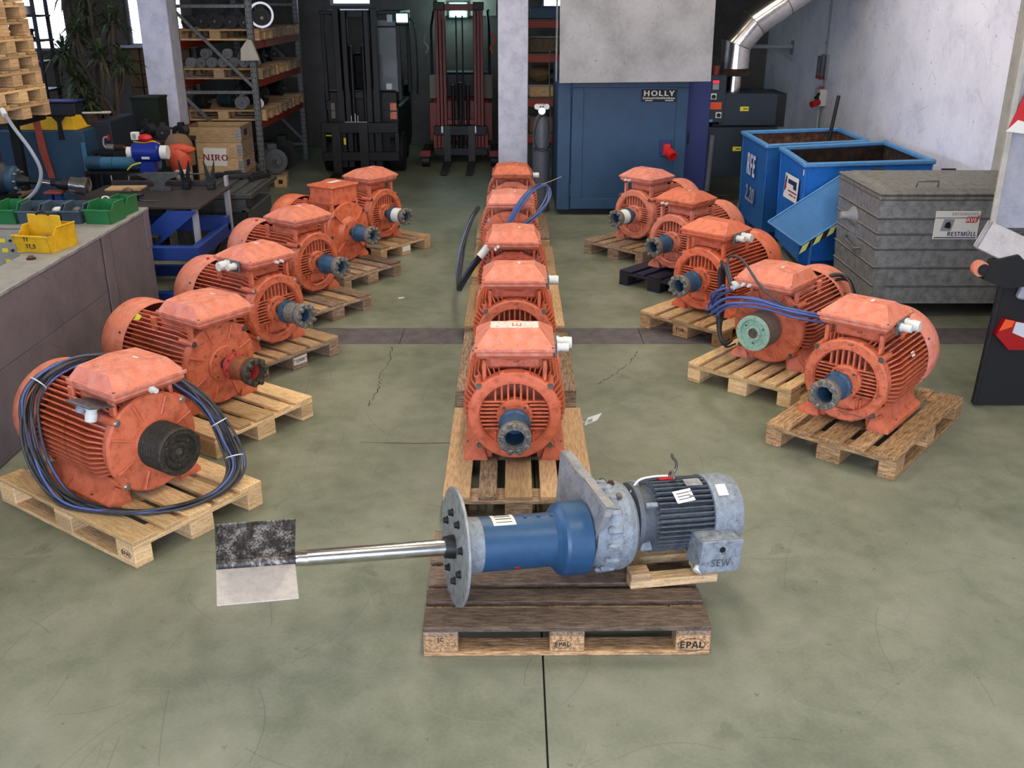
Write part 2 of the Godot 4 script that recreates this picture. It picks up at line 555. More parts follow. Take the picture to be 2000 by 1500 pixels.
	mat("blue_dark", Color(0.09, 0.145, 0.19), 0.55, 0.0, "scuffed", v3(1.0))
	mat("blue_skip", Color(0.10, 0.43, 0.77), 0.5, 0.0, "scuffed", v3(0.8))
	mat("blue_skip_rim", Color(0.34, 0.57, 0.77), 0.5, 0.0, "scuffed", v3(1.0))
	mat("blue_skip_pale", Color(0.22, 0.46, 0.65), 0.6, 0.0, "scuffed", v3(1.6))
	mat("blue_skip_old", Color(0.14, 0.39, 0.64), 0.55, 0.0, "scuffed", v3(1.1))
	mat("blue_frame", Color(0.05, 0.20, 0.48), 0.5, 0.0, "scuffed", v3(1.2))
	mat("blue_machine", Color(0.13, 0.25, 0.34), 0.55, 0.0, "scuffed", v3(0.9))
	mat("blue_machine_dark", Color(0.075, 0.095, 0.15), 0.6, 0.0, "scuffed", v3(0.9))
	mat("blue_pipe", Color(0.22, 0.42, 0.52), 0.45, 0.0, "scuffed", v3(2.0))
	mat("blue_bright", Color(0.03, 0.14, 0.50), 0.4)
	mat("blue_bin", Color(0.25, 0.31, 0.36), 0.55, 0.0, "scuffed", v3(2.0))
	mat("green_bin", Color(0.13, 0.43, 0.23), 0.5, 0.0, "scuffed", v3(2.0))
	mat("yellow", Color(0.83, 0.64, 0.05), 0.5, 0.0, "scuffed", v3(1.5))
	mat("yellow_label", Color(0.83, 0.78, 0.12), 0.6)
	mat("hazard_black", Color(0.05, 0.05, 0.05), 0.6)
	mat("hazard_yellow", Color(0.80, 0.80, 0.48), 0.6)
	mat("rust", Color(0.95, 0.92, 0.9), 0.9, 0.0, "rust", v3(1.4), 0.2)
	mat("rust_dark", Color(0.50, 0.47, 0.46), 0.9, 0.0, "rust", v3(1.4), 0.2)
	mat("zinc", Color(0.62, 0.615, 0.61), 0.55, 0.35, "worn", v3(1.5), 0.15)
	mat("zinc_lid", Color(0.55, 0.54, 0.52), 0.6, 0.25, "worn", v3(1.8), 0.15)
	mat("zinc_plate", Color(0.64, 0.635, 0.64), 0.6, 0.2, "worn", v3(1.0))
	mat("hood_sheet", Color(0.64, 0.635, 0.64), 0.65, 0.15, "hood", v3(0.55))
	mat("zinc_post", Color(0.50, 0.50, 0.50), 0.5, 0.5, "zinc", v3(3.0))
	mat("grey_drive", Color(0.60, 0.635, 0.67), 0.5, 0.1, "worn", v3(3.0), 0.2, "dirt")
	mat("grey_drive_dark", Color(0.38, 0.405, 0.43), 0.55, 0.1, "worn", v3(4.0), 0.2)
	mat("grey_disc", Color(0.66, 0.67, 0.66), 0.5, 0.45, "worn", v3(2.5), 0.1)
	mat("blue_tube", Color(0.155, 0.305, 0.435), 0.38, 0.0, "scuffed", v3(2.5))
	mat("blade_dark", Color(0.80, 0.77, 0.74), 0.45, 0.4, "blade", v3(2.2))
	mat("blade_bright", Color(0.78, 0.74, 0.69), 0.55, 0.3, "scuffed", v3(3.0))
	mat("panel_mauve", Color(0.44, 0.405, 0.415), 0.6, 0.0, "scuffed", v3(0.5))
	mat("panel_top", Color(0.58, 0.56, 0.51), 0.55, 0.0, "scuffed", v3(1.0))
	mat("table_dark", Color(0.25, 0.22, 0.215), 0.5, 0.3, "worn", v3(1.4))
	mat("machine_grey", Color(0.32, 0.325, 0.32), 0.5, 0.3, "worn", v3(1.5))
	mat("frame_white", Color(0.60, 0.60, 0.62), 0.5)
	mat("black_metal", Color(0.045, 0.045, 0.048), 0.5, 0.2, "scuffed", v3(1.5))
	mat("black_dark", Color(0.02, 0.02, 0.022), 0.6)
	mat("dark_parts", Color(0.15, 0.15, 0.155), 0.5, 0.4, "worn", v3(4.0))
	mat("grey_parts", Color(0.42, 0.43, 0.44), 0.5, 0.2, "worn", v3(4.0))
	mat("truck_red", Color(0.47, 0.125, 0.085), 0.5, 0.0, "scuffed", v3(1.5))
	mat("truck_cream", Color(0.45, 0.43, 0.36), 0.6)
	mat("beam_orange", Color(0.55, 0.16, 0.06), 0.55)
	mat("fork_steel", Color(0.20, 0.20, 0.19), 0.4, 0.6, "worn", v3(3.0))
	mat("strap", Color(0.62, 0.26, 0.17), 0.8, 0.0, "scuffed", v3(3.0))
	mat("bag_orange", Color(0.72, 0.27, 0.15), 0.6)
	mat("cloth", Color(0.70, 0.67, 0.60), 0.9)
	mat("leaf", Color(0.19, 0.24, 0.12), 0.6)
	mat("leaf_dry", Color(0.22, 0.18, 0.10), 0.8)
	mat("trunk", Color(0.24, 0.20, 0.16), 0.9)
	mat("dark_green", Color(0.03, 0.09, 0.04), 0.8)
	mat("cardboard", Color(0.45, 0.34, 0.23), 0.8, 0.0, "scuffed", v3(1.5))
	mat("parcel", Color(0.40, 0.32, 0.20), 0.7, 0.0, "worn", v3(2.0))
	mat("red", Color(0.72, 0.06, 0.06), 0.5)
	mat("purple_print", Color(0.48, 0.05, 0.17), 0.7)
	mat("navy_print", Color(0.10, 0.11, 0.32), 0.7)
	mat("orange_label", Color(0.85, 0.30, 0.08), 0.6)
	mat("van_grey", Color(0.62, 0.62, 0.65), 0.5, 0.0, "scuffed", v3(0.8))
	mat("van_plate", Color(0.77, 0.74, 0.71), 0.5, 0.0, "scuffed", v3(1.2))
	mat("rubber", Color(0.05, 0.048, 0.045), 0.75, 0.0, "scuffed", v3(1.5))
	mat("lamp_red", Color(0.60, 0.05, 0.06), 0.25)
	mat("lamp_clear", Color(0.75, 0.75, 0.78), 0.2)
	mat("gas_grey", Color(0.33, 0.335, 0.36), 0.45, 0.0, "scuffed", v3(2.0))
	m = mat("glow_white", Color(0.9, 0.9, 0.9), 0.5)
	m.emission_enabled = true
	m.emission = Color(1.0, 0.97, 0.92)
	m.emission_energy_multiplier = 4.0
	m = mat("glow_cyan", Color(0.7, 0.85, 0.85), 0.4)
	m.emission_enabled = true
	m.emission = Color(0.72, 1.0, 0.96)
	m.emission_energy_multiplier = 1.6
	m = mat("glow_red", Color(0.5, 0.05, 0.05), 0.4)
	m.emission_enabled = true
	m.emission = Color(1.0, 0.10, 0.16)
	m.emission_energy_multiplier = 2.5
	m = mat("glass", Color(0.9, 0.95, 1.0, 0.07), 0.05)
	m.transparency = BaseMaterial3D.TRANSPARENCY_ALPHA

# ------------------------------------------------------------ the room
func wall_pieces(called: String, boxes: Array, m: String, label := "") -> MeshInstance3D:
	var s := fresh()
	for b in boxes:   # each [from, to]
		var lo: Vector3 = b[0]
		var hi: Vector3 = b[1]
		box(s, (lo + hi) / 2.0, hi - lo)
	var o := part(self, called, done(s), m)
	structure(o, label)
	return o

func build_room() -> void:
	# floor slabs with an open joint between the two near ones
	var fl := Node3D.new()
	fl.name = "floor"
	add_child(fl)
	structure(fl, "grey green painted concrete workshop floor with scratches")
	for q in [[-9.2, 0.126, -7.372, 4.8], [0.133, 4.9, -7.372, 4.8], [-9.2, 4.9, -18.9, -7.782]]:
		bpart(fl, "slab", Vector3((q[0] + q[1]) / 2, -0.1, (q[2] + q[3]) / 2), Vector3(q[1] - q[0], 0.2, q[3] - q[2]), "floor", 0.002)
	bpart(fl, "joint_filler", Vector3(0.13, -0.11, -1.3), Vector3(0.012, 0.18, 12.0), "groove", 0.0)
	for q in [[-9.2, -0.9], [-0.896, 1.05], [1.054, 4.9]]:
		bpart(fl, "channel_cover", Vector3((q[0] + q[1]) / 2, -0.101, -7.577), Vector3(q[1] - q[0], 0.2, 0.402), "strip", 0.002)
	# cracks: narrow open breaks in the paint
	for c in [[Vector3(-0.95, 0, -7.3), Vector3(-0.93, 0, -7.0), Vector3(-0.965, 0, -6.7), Vector3(-0.94, 0, -6.4), Vector3(-0.98, 0, -6.1)], [Vector3(0.62, 0, -6.5), Vector3(0.75, 0, -6.7), Vector3(0.9, 0, -6.95), Vector3(0.98, 0, -7.2)], [Vector3(-0.95, 0, -5.52), Vector3(-0.6, 0, -5.5), Vector3(-0.37, 0, -5.51)]]:
		var s := fresh()
		for i in c.size() - 1:
			var a: Vector3 = c[i]
			var b: Vector3 = c[i + 1]
			var n := 6
			for k in n:
				var p := a.lerp(b, float(k) / n) + Vector3(rng.randf_range(-0.012, 0.012), 0, 0)
				var q := a.lerp(b, float(k + 1) / n) + Vector3(rng.randf_range(-0.012, 0.012), 0, 0)
				var d := (q - p).normalized().cross(UP) * rng.randf_range(0.0012, 0.0035)
				quad(s, p + d + UP * 0.0009, q + d + UP * 0.0009, q - d + UP * 0.0009, p - d + UP * 0.0009, UP)
		part(fl, "crack", done(s), "groove")
	wall_pieces("ceiling", [[Vector3(-9.2, 5.0, -13.0), Vector3(4.9, 5.2, 4.8)]], "ceiling")
	wall_pieces("ceiling", [[Vector3(-9.2, 3.0, -18.9), Vector3(4.9, 3.2, -12.9)], [Vector3(-9.2, 3.2, -13.1), Vector3(4.9, 5.2, -12.9)]], "ceiling")
	wall_pieces("wall_right", [[Vector3(4.6, 0, -18.9), Vector3(4.85, 5, -9.3)], [Vector3(4.6, 4.2, -9.3), Vector3(4.85, 5, -4.4)], [Vector3(4.6, 0, -4.4), Vector3(4.85, 5, 4.8)]], "wall_white", "white plastered wall with grey scuffs and black marks")
	# closed sectional door, added in the gate opening to shut out daylight
	var dr := Node3D.new()
	dr.name = "door_1"
	add_child(dr)
	structure(dr, "added pale grey sectional door keeping daylight out beside the van")
	for k in 7:
		bpart(dr, "door_section", Vector3(4.72, 0.3 + k * 0.6, -6.85), Vector3(0.05, 0.594, 4.89), "wall_plain", 0.006)
	structure(bpart(self, "trim_1", Vector3(4.57, 2.1, -9.25), Vector3(0.07, 4.2, 0.22), "cream", 0.004), "cream door jamb at the edge of the white wall")
	# unseen left wall; its band of high windows is added to bring daylight in
	wall_pieces("wall_left", [[Vector3(-9.25, 0, -18.9), Vector3(-9.0, 3.1, 4.8)], [Vector3(-9.25, 4.7, -18.9), Vector3(-9.0, 5, 4.8)], [Vector3(-9.25, 3.1, -18.9), Vector3(-9.0, 4.7, -12.4)], [Vector3(-9.25, 3.1, 3.6), Vector3(-9.0, 4.7, 4.8)], [Vector3(-9.25, 3.1, -4.7), Vector3(-9.0, 4.7, -4.1)]], "wall_plain")
	window("window_5", Vector3(-9.12, 3.9, -8.55), Vector2(7.7, 1.6), 6, 90.0)
	window("window_6", Vector3(-9.12, 3.9, -0.25), Vector2(7.7, 1.6), 6, 90.0)
	wall_pieces("wall_front", [[Vector3(-9.2, 0, 4.5), Vector3(-3.0, 5, 4.75)], [Vector3(3.2, 0, 4.5), Vector3(4.9, 5, 4.75)], [Vector3(-3.0, 4.2, 4.5), Vector3(3.2, 5, 4.75)]], "wall_plain")
	# back wall with two small windows
	wall_pieces("wall_back", [[Vector3(-4.9, 0, -18.85), Vector3(4.6, 2.2, -18.6)], [Vector3(-4.9, 2.2, -18.85), Vector3(-3.22, 3, -18.6)], [Vector3(-3.22, 2.2, -18.85), Vector3(-2.5, 2.43, -18.6)], [Vector3(-2.5, 2.2, -18.85), Vector3(0.53, 3, -18.6)], [Vector3(0.95, 2.2, -18.85), Vector3(4.6, 3, -18.6)]], "wall_grey", "dark grey wall behind the forklift trucks")
	window("window_1", Vector3(-2.86, 2.715, -18.72), Vector2(0.72, 0.57), 1)
	window("window_2", Vector3(0.74, 2.6, -18.72), Vector2(0.42, 0.8), 1)
	# left back wall with two tall windows and a pier between them
	wall_pieces("wall_back_left", [[Vector3(-9.0, 0, -16.25), Vector3(-4.9, 1.79, -16.0)], [Vector3(-9.0, 1.79, -16.25), Vector3(-8.45, 3, -16.0)], [Vector3(-6.87, 1.79, -16.25), Vector3(-5.94, 3, -16.0)], [Vector3(-5.94, 1.79, -16.25), Vector3(-4.9, 1.86, -16.0)], [Vector3(-5.05, 1.86, -16.25), Vector3(-4.9, 3, -16.0)], [Vector3(-5.15, 0, -18.9), Vector3(-4.9, 3, -16.25)]], "wall_grey", "grey wall below and between the bright windows")
	window("window_3", Vector3(-7.66, 2.395, -16.12), Vector2(1.58, 1.21), 2)
	window("window_4", Vector3(-5.495, 2.43, -16.12), Vector2(0.89, 1.14), 1)
	structure(bpart(self, "trim_2", Vector3(-5.48, 1.865, -15.9), Vector3(1.25, 0.035, 0.24), "pillar", 0.006), "white window sill board over the brown tiles")
	# brown tiles under the sill
	var tl := Node3D.new()
	tl.name = "wall_tiles"
	add_child(tl)
	structure(tl, "brown square tiles under the window sill")
	bpart(tl, "backing", Vector3(-5.47, 1.45, -15.975), Vector3(0.98, 0.78, 0.03), "black_dark", 0.0)
	for r in 4:
		for c in 5:
			bpart(tl, "tile", Vector3(-5.86 + c * 0.196, 1.745 - r * 0.196, -15.95), Vector3(0.178, 0.178, 0.03), "cardboard", 0.004)
	# pillars
	var pl := Node3D.new()
	pl.name = "pillar_left"
	add_child(pl)
	structure(pl, "white square pillar beside the grey rack post")
	bpart(pl, "shaft", Vector3(-4.64, 1.97, -13.69), Vector3(0.38, 2.06, 0.38), "pillar", 0.008)
	bpart(pl, "band", Vector3(-4.64, 0.93, -13.69), Vector3(0.384, 0.024, 0.384), "red_line", 0.0)
	bpart(pl, "base", Vector3(-4.64, 0.46, -13.69), Vector3(0.374, 0.92, 0.374), "pillar", 0.008)
	structure(bpart(self, "pillar_middle", Vector3(0.013, 1.5, -13.4), Vector3(0.386, 3.0, 0.4), "pillar", 0.008), "white square pillar between the forklift and the gas bottle")
	# lamp housings under the ceiling, over the lights set above
	for p in LAMPS:
		var t := thing("ceiling_lamp", "long white ceiling lamp hanging over the motor rows", "lamp", Vector3(p.x, 4.6, p.y), 0.0, "ceiling lamps over the hall")
		bpart(t, "housing", Vector3(0, 0.03, 0), Vector3(LAMP_SIZE.x + 0.04, 0.06, LAMP_SIZE.y + 0.04), "plastic_white", 0.006)
		bpart(t, "diffuser", Vector3(0, -0.012, 0), Vector3(LAMP_SIZE.x, 0.024, LAMP_SIZE.y), "glow_white", 0.004)
		for k in [-0.5, 0.5]:
			cpart(t, "hanger", Vector3(0, 0.06, k), Vector3(0, 0.4, k), 0.006, "bolt", 6)

func window(called: String, at: Vector3, size: Vector2, panes: int, turn := 0.0) -> void:
	var w := Node3D.new()
	w.name = called
	add_child(w)
	w.position = at
	w.rotation_degrees.y = turn
	structure(w)
	for k in [-1, 1]:
		bpart(w, "frame", Vector3(k * (size.x / 2 - 0.02), 0, 0), Vector3(0.04, size.y, 0.06), "frame_white", 0.004)
		bpart(w, "frame", Vector3(0, k * (size.y / 2 - 0.02), 0), Vector3(size.x - 0.08, 0.04, 0.06), "frame_white", 0.004)
	var pw := (size.x - 0.08 - 0.04 * (panes - 1)) / panes
	for i in panes:
		var x := -size.x / 2 + 0.04 + pw / 2 + i * (pw + 0.04)
		bpart(w, "pane", Vector3(x, 0, 0), Vector3(pw, size.y - 0.08, 0.006), "glass", 0.0)
		if i > 0:
			bpart(w, "mullion", Vector3(x - pw / 2 - 0.02, 0, 0), Vector3(0.04, size.y - 0.08, 0.06), "frame_white", 0.004)

# ------------------------------------------------------------ pallets
func pallet(at: Vector3, turn: float, wood: String, label: String, group := "pallets under the motors", boards := 5, mix := "", called := "wooden_pallet", foot := "") -> Node3D:
	var t := thing(called, label, "pallet", at, turn, group)
	var tops := []
	if boards == 5:
		tops = [[-0.3275, 0.145], [-0.16375, 0.1], [0.0, 0.145], [0.16375, 0.1], [0.3275, 0.145]]
	else:
		for i in boards:
			var w := 0.086
			tops.append([-0.4 + w / 2 + i * (0.8 - w) / (boards - 1), w])
	for i in tops.size():
		var key := "pt%d_%d" % [boards, i]
		if not S.has(key):
			var s := fresh()
			box(s, Vector3(tops[i][0], 0.1325, rng.randf_range(-0.003, 0.003)), Vector3(tops[i][1] - rng.randf() * 0.004, 0.023, 1.196 + rng.randf() * 0.006), 0.003)
			S[key] = done(s)
		var wd := mix if mix != "" and rng.randf() < 0.45 else wood
		part(t, "top_board", S[key], "wood_%s_z%d" % [wd, rng.randi() % 3])
	for i in 3:
		var z: float = [-0.5275, 0.0, 0.5275][i]
		if not S.has("px%d" % i):
			var s := fresh()
			box(s, Vector3(0, 0.11, z), Vector3(0.8, 0.022, 0.145), 0.003)
			S["px%d" % i] = done(s)
		part(t, "cross_board", S["px%d" % i], "wood_%s_x%d" % [wood, rng.randi() % 3])
		var x: float = [-0.35, 0.0, 0.35][i]
		if not S.has("pr%d" % i):
			var s := fresh()
			box(s, Vector3(x, 0.011, 0), Vector3([0.1, 0.145, 0.1][i], 0.022, 1.2), 0.003)
			S["pr%d" % i] = done(s)
		part(t, "bottom_board", S["pr%d" % i], "wood_%s_z%d" % [foot if foot else wood, rng.randi() % 3])
		for k in 3:
			var bx: float = [-0.35, 0.0, 0.35][k]
			var key := "pb%d_%d" % [i, k]
			if not S.has(key):
				var s := fresh()
				box(s, Vector3(bx, 0.0605, z), Vector3([0.1, 0.145, 0.1][k], 0.077, 0.145), 0.004)
				S[key] = done(s)
			part(t, "block", S[key], "wood_%s_x%d" % [foot if foot else wood, rng.randi() % 3])
	return t

# the burnt-in oval mark on a block; local z looks out of the block
func stamp(t: Node3D, words: String, at: Vector3, turn: Vector3, h := 0.026, oval := true) -> void:
	var o := lettering(t, "stamp", words, h, "brand", at, turn, false, 0.001)
	if oval:
		var pts := []
		for k in 33:
			pts.append(Vector3(cos(TAU * k / 32) * h * 1.75, sin(TAU * k / 32) * h * 1.0, 0))
		var s := fresh()
		tube(s, pts, 0.0012, 4)
		part(o, "oval", done(s), "brand")

# ------------------------------------------------------------ motors
const AX := 0.29      # shaft height over the feet

func motor_meshes() -> void:
	var t0 := Transform3D(Basis.IDENTITY, Vector3(0, AX, 0))
	var s := fresh()
	lathe(s, [Vector2(-0.31, 0), Vector2(-0.31, 0.226), Vector2(0.235, 0.226), Vector2(0.25, 0.25), Vector2(0.285, 0.254), Vector2(0.285, 0.193), Vector2(0.12, 0.193), Vector2(0.12, 0)], 40, t0)
	S.housing = done(s)
	s = fresh()
	prism(s, [Vector2(-0.305, 0.21), Vector2(-0.305, 0.284), Vector2(0.175, 0.288), Vector2(0.235, 0.25), Vector2(0.262, 0.246), Vector2(0.262, 0.21)], -0.0042, 0.0042, Transform3D(Basis(Vector3(0, 0, 1), Vector3(0, 1, 0), Vector3(-1, 0, 0)), Vector3.ZERO))
	S.fin = done(s)
	s = fresh()
	prism(s, [Vector2(0.13, 0), Vector2(0.285, 0), Vector2(0.285, 0.03), Vector2(0.245, 0.055), Vector2(0.205, 0.135), Vector2(0.12, 0.10)], -0.27, 0.24)
	prism(s, [Vector2(0.15, 0), Vector2(0.285, 0), Vector2(0.285, 0.028), Vector2(0.215, 0.10), Vector2(0.17, 0.075)], 0.24, 0.285)
	S.foot_r = done(s)
	s = fresh()
	prism(s, [Vector2(-0.13, 0), Vector2(-0.285, 0), Vector2(-0.285, 0.03), Vector2(-0.245, 0.055), Vector2(-0.205, 0.135), Vector2(-0.12, 0.10)], -0.27, 0.24)
	prism(s, [Vector2(-0.15, 0), Vector2(-0.285, 0), Vector2(-0.285, 0.028), Vector2(-0.215, 0.10), Vector2(-0.17, 0.075)], 0.24, 0.285)
	S.foot_l = done(s)
	s = fresh()
	cyl(s, Vector3.ZERO, Vector3(0, 0, 0.012), 0.013, 6)
	cyl(s, Vector3(0, 0, -0.004), Vector3(0, 0, 0.003), 0.018, 12)
	S.bolt = done(s)
	s = fresh()
	cyl(s, Vector3.ZERO, Vector3(0, 0, 0.007), 0.008, 6)
	S.bolt_small = done(s)
	s = fresh()
	lathe(s, [Vector2(-0.583, 0), Vector2(-0.583, 0.17), Vector2(-0.577, 0.215), Vector2(-0.556, 0.257), Vector2(-0.515, 0.281), Vector2(-0.47, 0.286), Vector2(-0.295, 0.286), Vector2(-0.295, 0.28)], 44, t0, true)
	S.fan_cover = done(s)
	s = fresh()
	for k in 9:   # grille bars at the back of the fan cover
		var y := -0.16 + 0.04 * k
		var w := sqrt(maxf(0.0, 0.17 * 0.17 - y * y)) * 2.0
		if w > 0.02:
			box(s, Vector3(0, AX + y, -0.585), Vector3(w, 0.012, 0.008), 0.002)
	S.fan_grille = done(s)
	# open shield: ring, webs, louvres, hub
	s = fresh()
	lathe(s, [Vector2(0.285, 0.19), Vector2(0.285, 0.256), Vector2(0.326, 0.256), Vector2(0.337, 0.246), Vector2(0.337, 0.2), Vector2(0.326, 0.19), Vector2(0.285, 0.19)], 48, t0)
	lathe(s, [Vector2(0.337, 0.205), Vector2(0.343, 0.205), Vector2(0.343, 0.198), Vector2(0.330, 0.192)], 48, t0)
	for k in 12:   # small cast steps round the ring
		var a := TAU * (k + 0.5) / 12.0
		box(s, Vector3(0, 0.256, 0.305), Vector3(0.03, 0.012, 0.034), 0.003, t0 * Transform3D(Basis(Vector3(0, 0, 1), a), Vector3.ZERO))
	var seg_up := []
	var seg_dn := []
	for k in 13:
		var a := lerpf(0.43, PI - 0.43, k / 12.0)
		seg_up.append(Vector2(cos(a) * 0.192, AX + sin(a) * 0.192))
		seg_dn.append(Vector2(cos(a) * 0.192, AX - sin(a) * 0.192))
	prism(s, seg_dn, 0.286, 0.297)
	for k in 7:
		var x := -0.105 + 0.035 * k
		var top := sqrt(0.19 * 0.19 - x * x)
		box(s, Vector3(x, AX + (0.082 + top) / 2, 0.308), Vector3(0.011, top - 0.082, 0.03), 0.002)
		if absf(x) > 0.05:
			box(s, Vector3(x, AX - (0.10 + top) / 2, 0.306), Vector3(0.011, top - 0.10, 0.026), 0.002)
	box(s, Vector3(0, AX + 0.08, 0.306), Vector3(0.34, 0.010, 0.03), 0.002)
	box(s, Vector3(0, AX - 0.082, 0.304), Vector3(0.34, 0.010, 0.026), 0.002)
	for k in 6:
		var y := -0.058 + 0.0235 * k
		var e := sqrt(0.19 * 0.19 - y * y)
		for sg in [-1.0, 1.0]:
			box(s, Vector3(sg * (0.08 + e) / 2, AX + y, 0.306), Vector3(e - 0.08, 0.0095, 0.028), 0.002)
	prism(s, [Vector2(-0.05, AX - 0.07), Vector2(0.05, AX - 0.07), Vector2(0.08, AX - 0.168), Vector2(-0.08, AX - 0.168)], 0.29, 0.322)
	lathe(s, [Vector2(0.288, 0.1), Vector2(0.328, 0.098), Vector2(0.342, 0.088), Vector2(0.342, 0.06), Vector2(0.35, 0.056), Vector2(0.35, 0)], 32, t0)
	for a in [45.0, 135.0, 225.0, 315.0]:
		var d := Vector3(cos(deg_to_rad(a)), sin(deg_to_rad(a)), 0)
		cyl(s, Vector3(0, AX, 0.30) + d * 0.082, Vector3(0, AX, 0.347) + d * 0.082, 0.02, 12)
	S.shield_open = done(s)
	# closed shield: dished disc with radial ribs
	s = fresh()
	lathe(s, [Vector2(0.285, 0.264), Vector2(0.305, 0.266), Vector2(0.318, 0.257), Vector2(0.332, 0.12), Vector2(0.345, 0.118), Vector2(0.352, 0.11), Vector2(0.352, 0)], 48, t0)
	for k in 8:
		var a := TAU * (k + 0.5) / 8.0
		box(s, Vector3(0, 0.20, 0.322), Vector3(0.012, 0.105, 0.03), 0.003, t0 * Transform3D(Basis(Vector3(0, 0, 1), a), Vector3.ZERO))
	S.shield_disc = done(s)
	s = fresh()
	lathe(s, [Vector2(0.285, 0.284), Vector2(0.306, 0.286), Vector2(0.312, 0.280), Vector2(0.318, 0.15), Vector2(0.345, 0.12), Vector2(0.352, 0.11), Vector2(0.352, 0)], 52, t0)
	for k in 4:
		var a := TAU * (k + 0.5) / 4.0
		box(s, Vector3(0, 0.19, 0.325), Vector3(0.014, 0.12, 0.03), 0.003, t0 * Transform3D(Basis(Vector3(0, 0, 1), a), Vector3.ZERO))
	S.shield_flange = done(s)
	s = fresh()
	cyl(s, Vector3(0, 0, 0.20), Vector3(0, 0, 0.328), 0.022, 12, 0.02)
	S.lug = done(s)
	# terminal box
	s = fresh()
	box(s, Vector3(0, 0.52, -0.02), Vector3(0.30, 0.10, 0.27), 0.02)
	lathe(s, [Vector2(0, 0.15), Vector2(0.03, 0.165), Vector2(0.032, 0)], 24, Transform3D(Basis(Vector3(1, 0, 0), Vector3(0, 0, -1), Vector3(0, 1, 0)), Vector3(0, 0.53, -0.02)))
	for sg in [-1.0, 1.0]:
		box(s, Vector3(sg * 0.165, 0.49, 0.16), Vector3(0.022, 0.12, 0.05), 0.006)
		box(s, Vector3(sg * 0.165, 0.49, -0.19), Vector3(0.022, 0.12, 0.05), 0.006)
	S.neck = done(s)
	s = fresh()
	var t := Transform3D(Basis.IDENTITY, Vector3(0, 0, -0.02))
	frustum(s, Rect2(-0.185, -0.165, 0.37, 0.33), 0.552, Rect2(-0.205, -0.19, 0.41, 0.38), 0.575, t)
	box(s, Vector3(0, 0.586, -0.02), Vector3(0.41, 0.024, 0.38), 0.003)
	S.tray = done(s)
	s = fresh()
	box(s, Vector3(0, 0.609, -0.02), Vector3(0.436, 0.022, 0.404), 0.004)
	frustum(s, Rect2(-0.212, -0.196, 0.424, 0.392), 0.62, Rect2(-0.137, -0.075, 0.274, 0.125), 0.688, t)
	S.lid_facet = done(s)
	s = fresh()
	box(s, Vector3(0, 0.609, -0.02), Vector3(0.436, 0.022, 0.404), 0.004)
	frustum(s, Rect2(-0.206, -0.19, 0.412, 0.38), 0.62, Rect2(-0.17, -0.15, 0.34, 0.26), 0.682, t)
	# low gable along the shaft
	for e in [[-0.15, -1.0], [0.11, 1.0]]:
		tri(s, t * Vector3(-0.17, 0.682, e[0]), t * Vector3(0.17, 0.682, e[0]), t * Vector3(0, 0.702, e[0] - e[1] * 0.012), Vector3(0, 0.3, e[1]))
	for sg in [-1.0, 1.0]:
		quad(s, t * Vector3(sg * 0.17, 0.682, -0.15), t * Vector3(sg * 0.17, 0.682, 0.11), t * Vector3(0, 0.702, 0.098), t * Vector3(0, 0.702, -0.138), Vector3(sg * 0.1, 1, 0))
	S.lid_gable = done(s)
	s = fresh()
	box(s, Vector3(0, 0.58, -0.02), Vector3(0.34, 0.16, 0.30), 0.006)
	S.tray_tall = done(s)
	s = fresh()
	box(s, Vector3(0, 0.672, -0.02), Vector3(0.375, 0.022, 0.335), 0.005)
	S.lid_flat = done(s)
	# claw coupling
	s = fresh()
	cyl(s, Vector3(0, AX, 0.345), Vector3(0, AX, 0.42), 0.04, 20)
	S.shaft = done(s)
	s = fresh()
	lathe(s, [Vector2(0.40, 0), Vector2(0.40, 0.062), Vector2(0.422, 0.068), Vector2(0.43, 0.087), Vector2(0.452, 0.087), Vector2(0.456, 0.074), Vector2(0.60, 0.071), Vector2(0.60, 0.05), Vector2(0.46, 0.05), Vector2(0.46, 0)], 32, t0)
	S.coupling = done(s)
	s = fresh()
	lathe(s, [Vector2(0.585, 0.05), Vector2(0.585, 0.086), Vector2(0.625, 0.09), Vector2(0.632, 0.086), Vector2(0.632, 0.052), Vector2(0.602, 0.05)], 32, t0)
	for k in 9:
		var a := TAU * k / 9.0
		box(s, Vector3(0, 0.073, 0.64), Vector3(0.026, 0.034, 0.028), 0.005, t0 * Transform3D(Basis(Vector3(0, 0, 1), a), Vector3.ZERO))
	S.claws = done(s)
	# grooved pulley
	s = fresh()
	var pr := [Vector2(0.352, 0.0), Vector2(0.352, 0.118), Vector2(0.36, 0.126)]
	for k in 7:
		var z := 0.366 + k * 0.021
		pr.append_array([Vector2(z, 0.126), Vector2(z + 0.005, 0.114), Vector2(z + 0.013, 0.114), Vector2(z + 0.018, 0.126)])
	pr.append_array([Vector2(0.53, 0.126), Vector2(0.535, 0.122), Vector2(0.535, 0.098), Vector2(0.512, 0.094), Vector2(0.512, 0.056), Vector2(0.53, 0.052), Vector2(0.53, 0.034), Vector2(0.522, 0.032), Vector2(0.522, 0)])
	lathe(s, pr, 40, t0)
	S.pulley = done(s)
	s = fresh()
	lathe(s, [Vector2(0.528, 0.1265), Vector2(0.5365, 0.123), Vector2(0.5365, 0.097), Vector2(0.5135, 0.093), Vector2(0.5135, 0.058), Vector2(0.5315, 0.053), Vector2(0.5315, 0.036)], 40, t0)
	S.pulley_face = done(s)
	s = fresh()
	cyl(s, Vector3.ZERO, Vector3(0.012, 0, 0), 0.034, 6)
	cyl(s, Vector3(0.012, 0, 0), Vector3(0.03, 0, 0), 0.027, 16)
	cyl(s, Vector3(0.03, 0, 0), Vector3(0.066, 0, 0), 0.031, 12, 0.028)
	S.gland = done(s)
	s = fresh()
	cyl(s, Vector3.ZERO, Vector3(0, 0, 0.008), 0.014, 6)
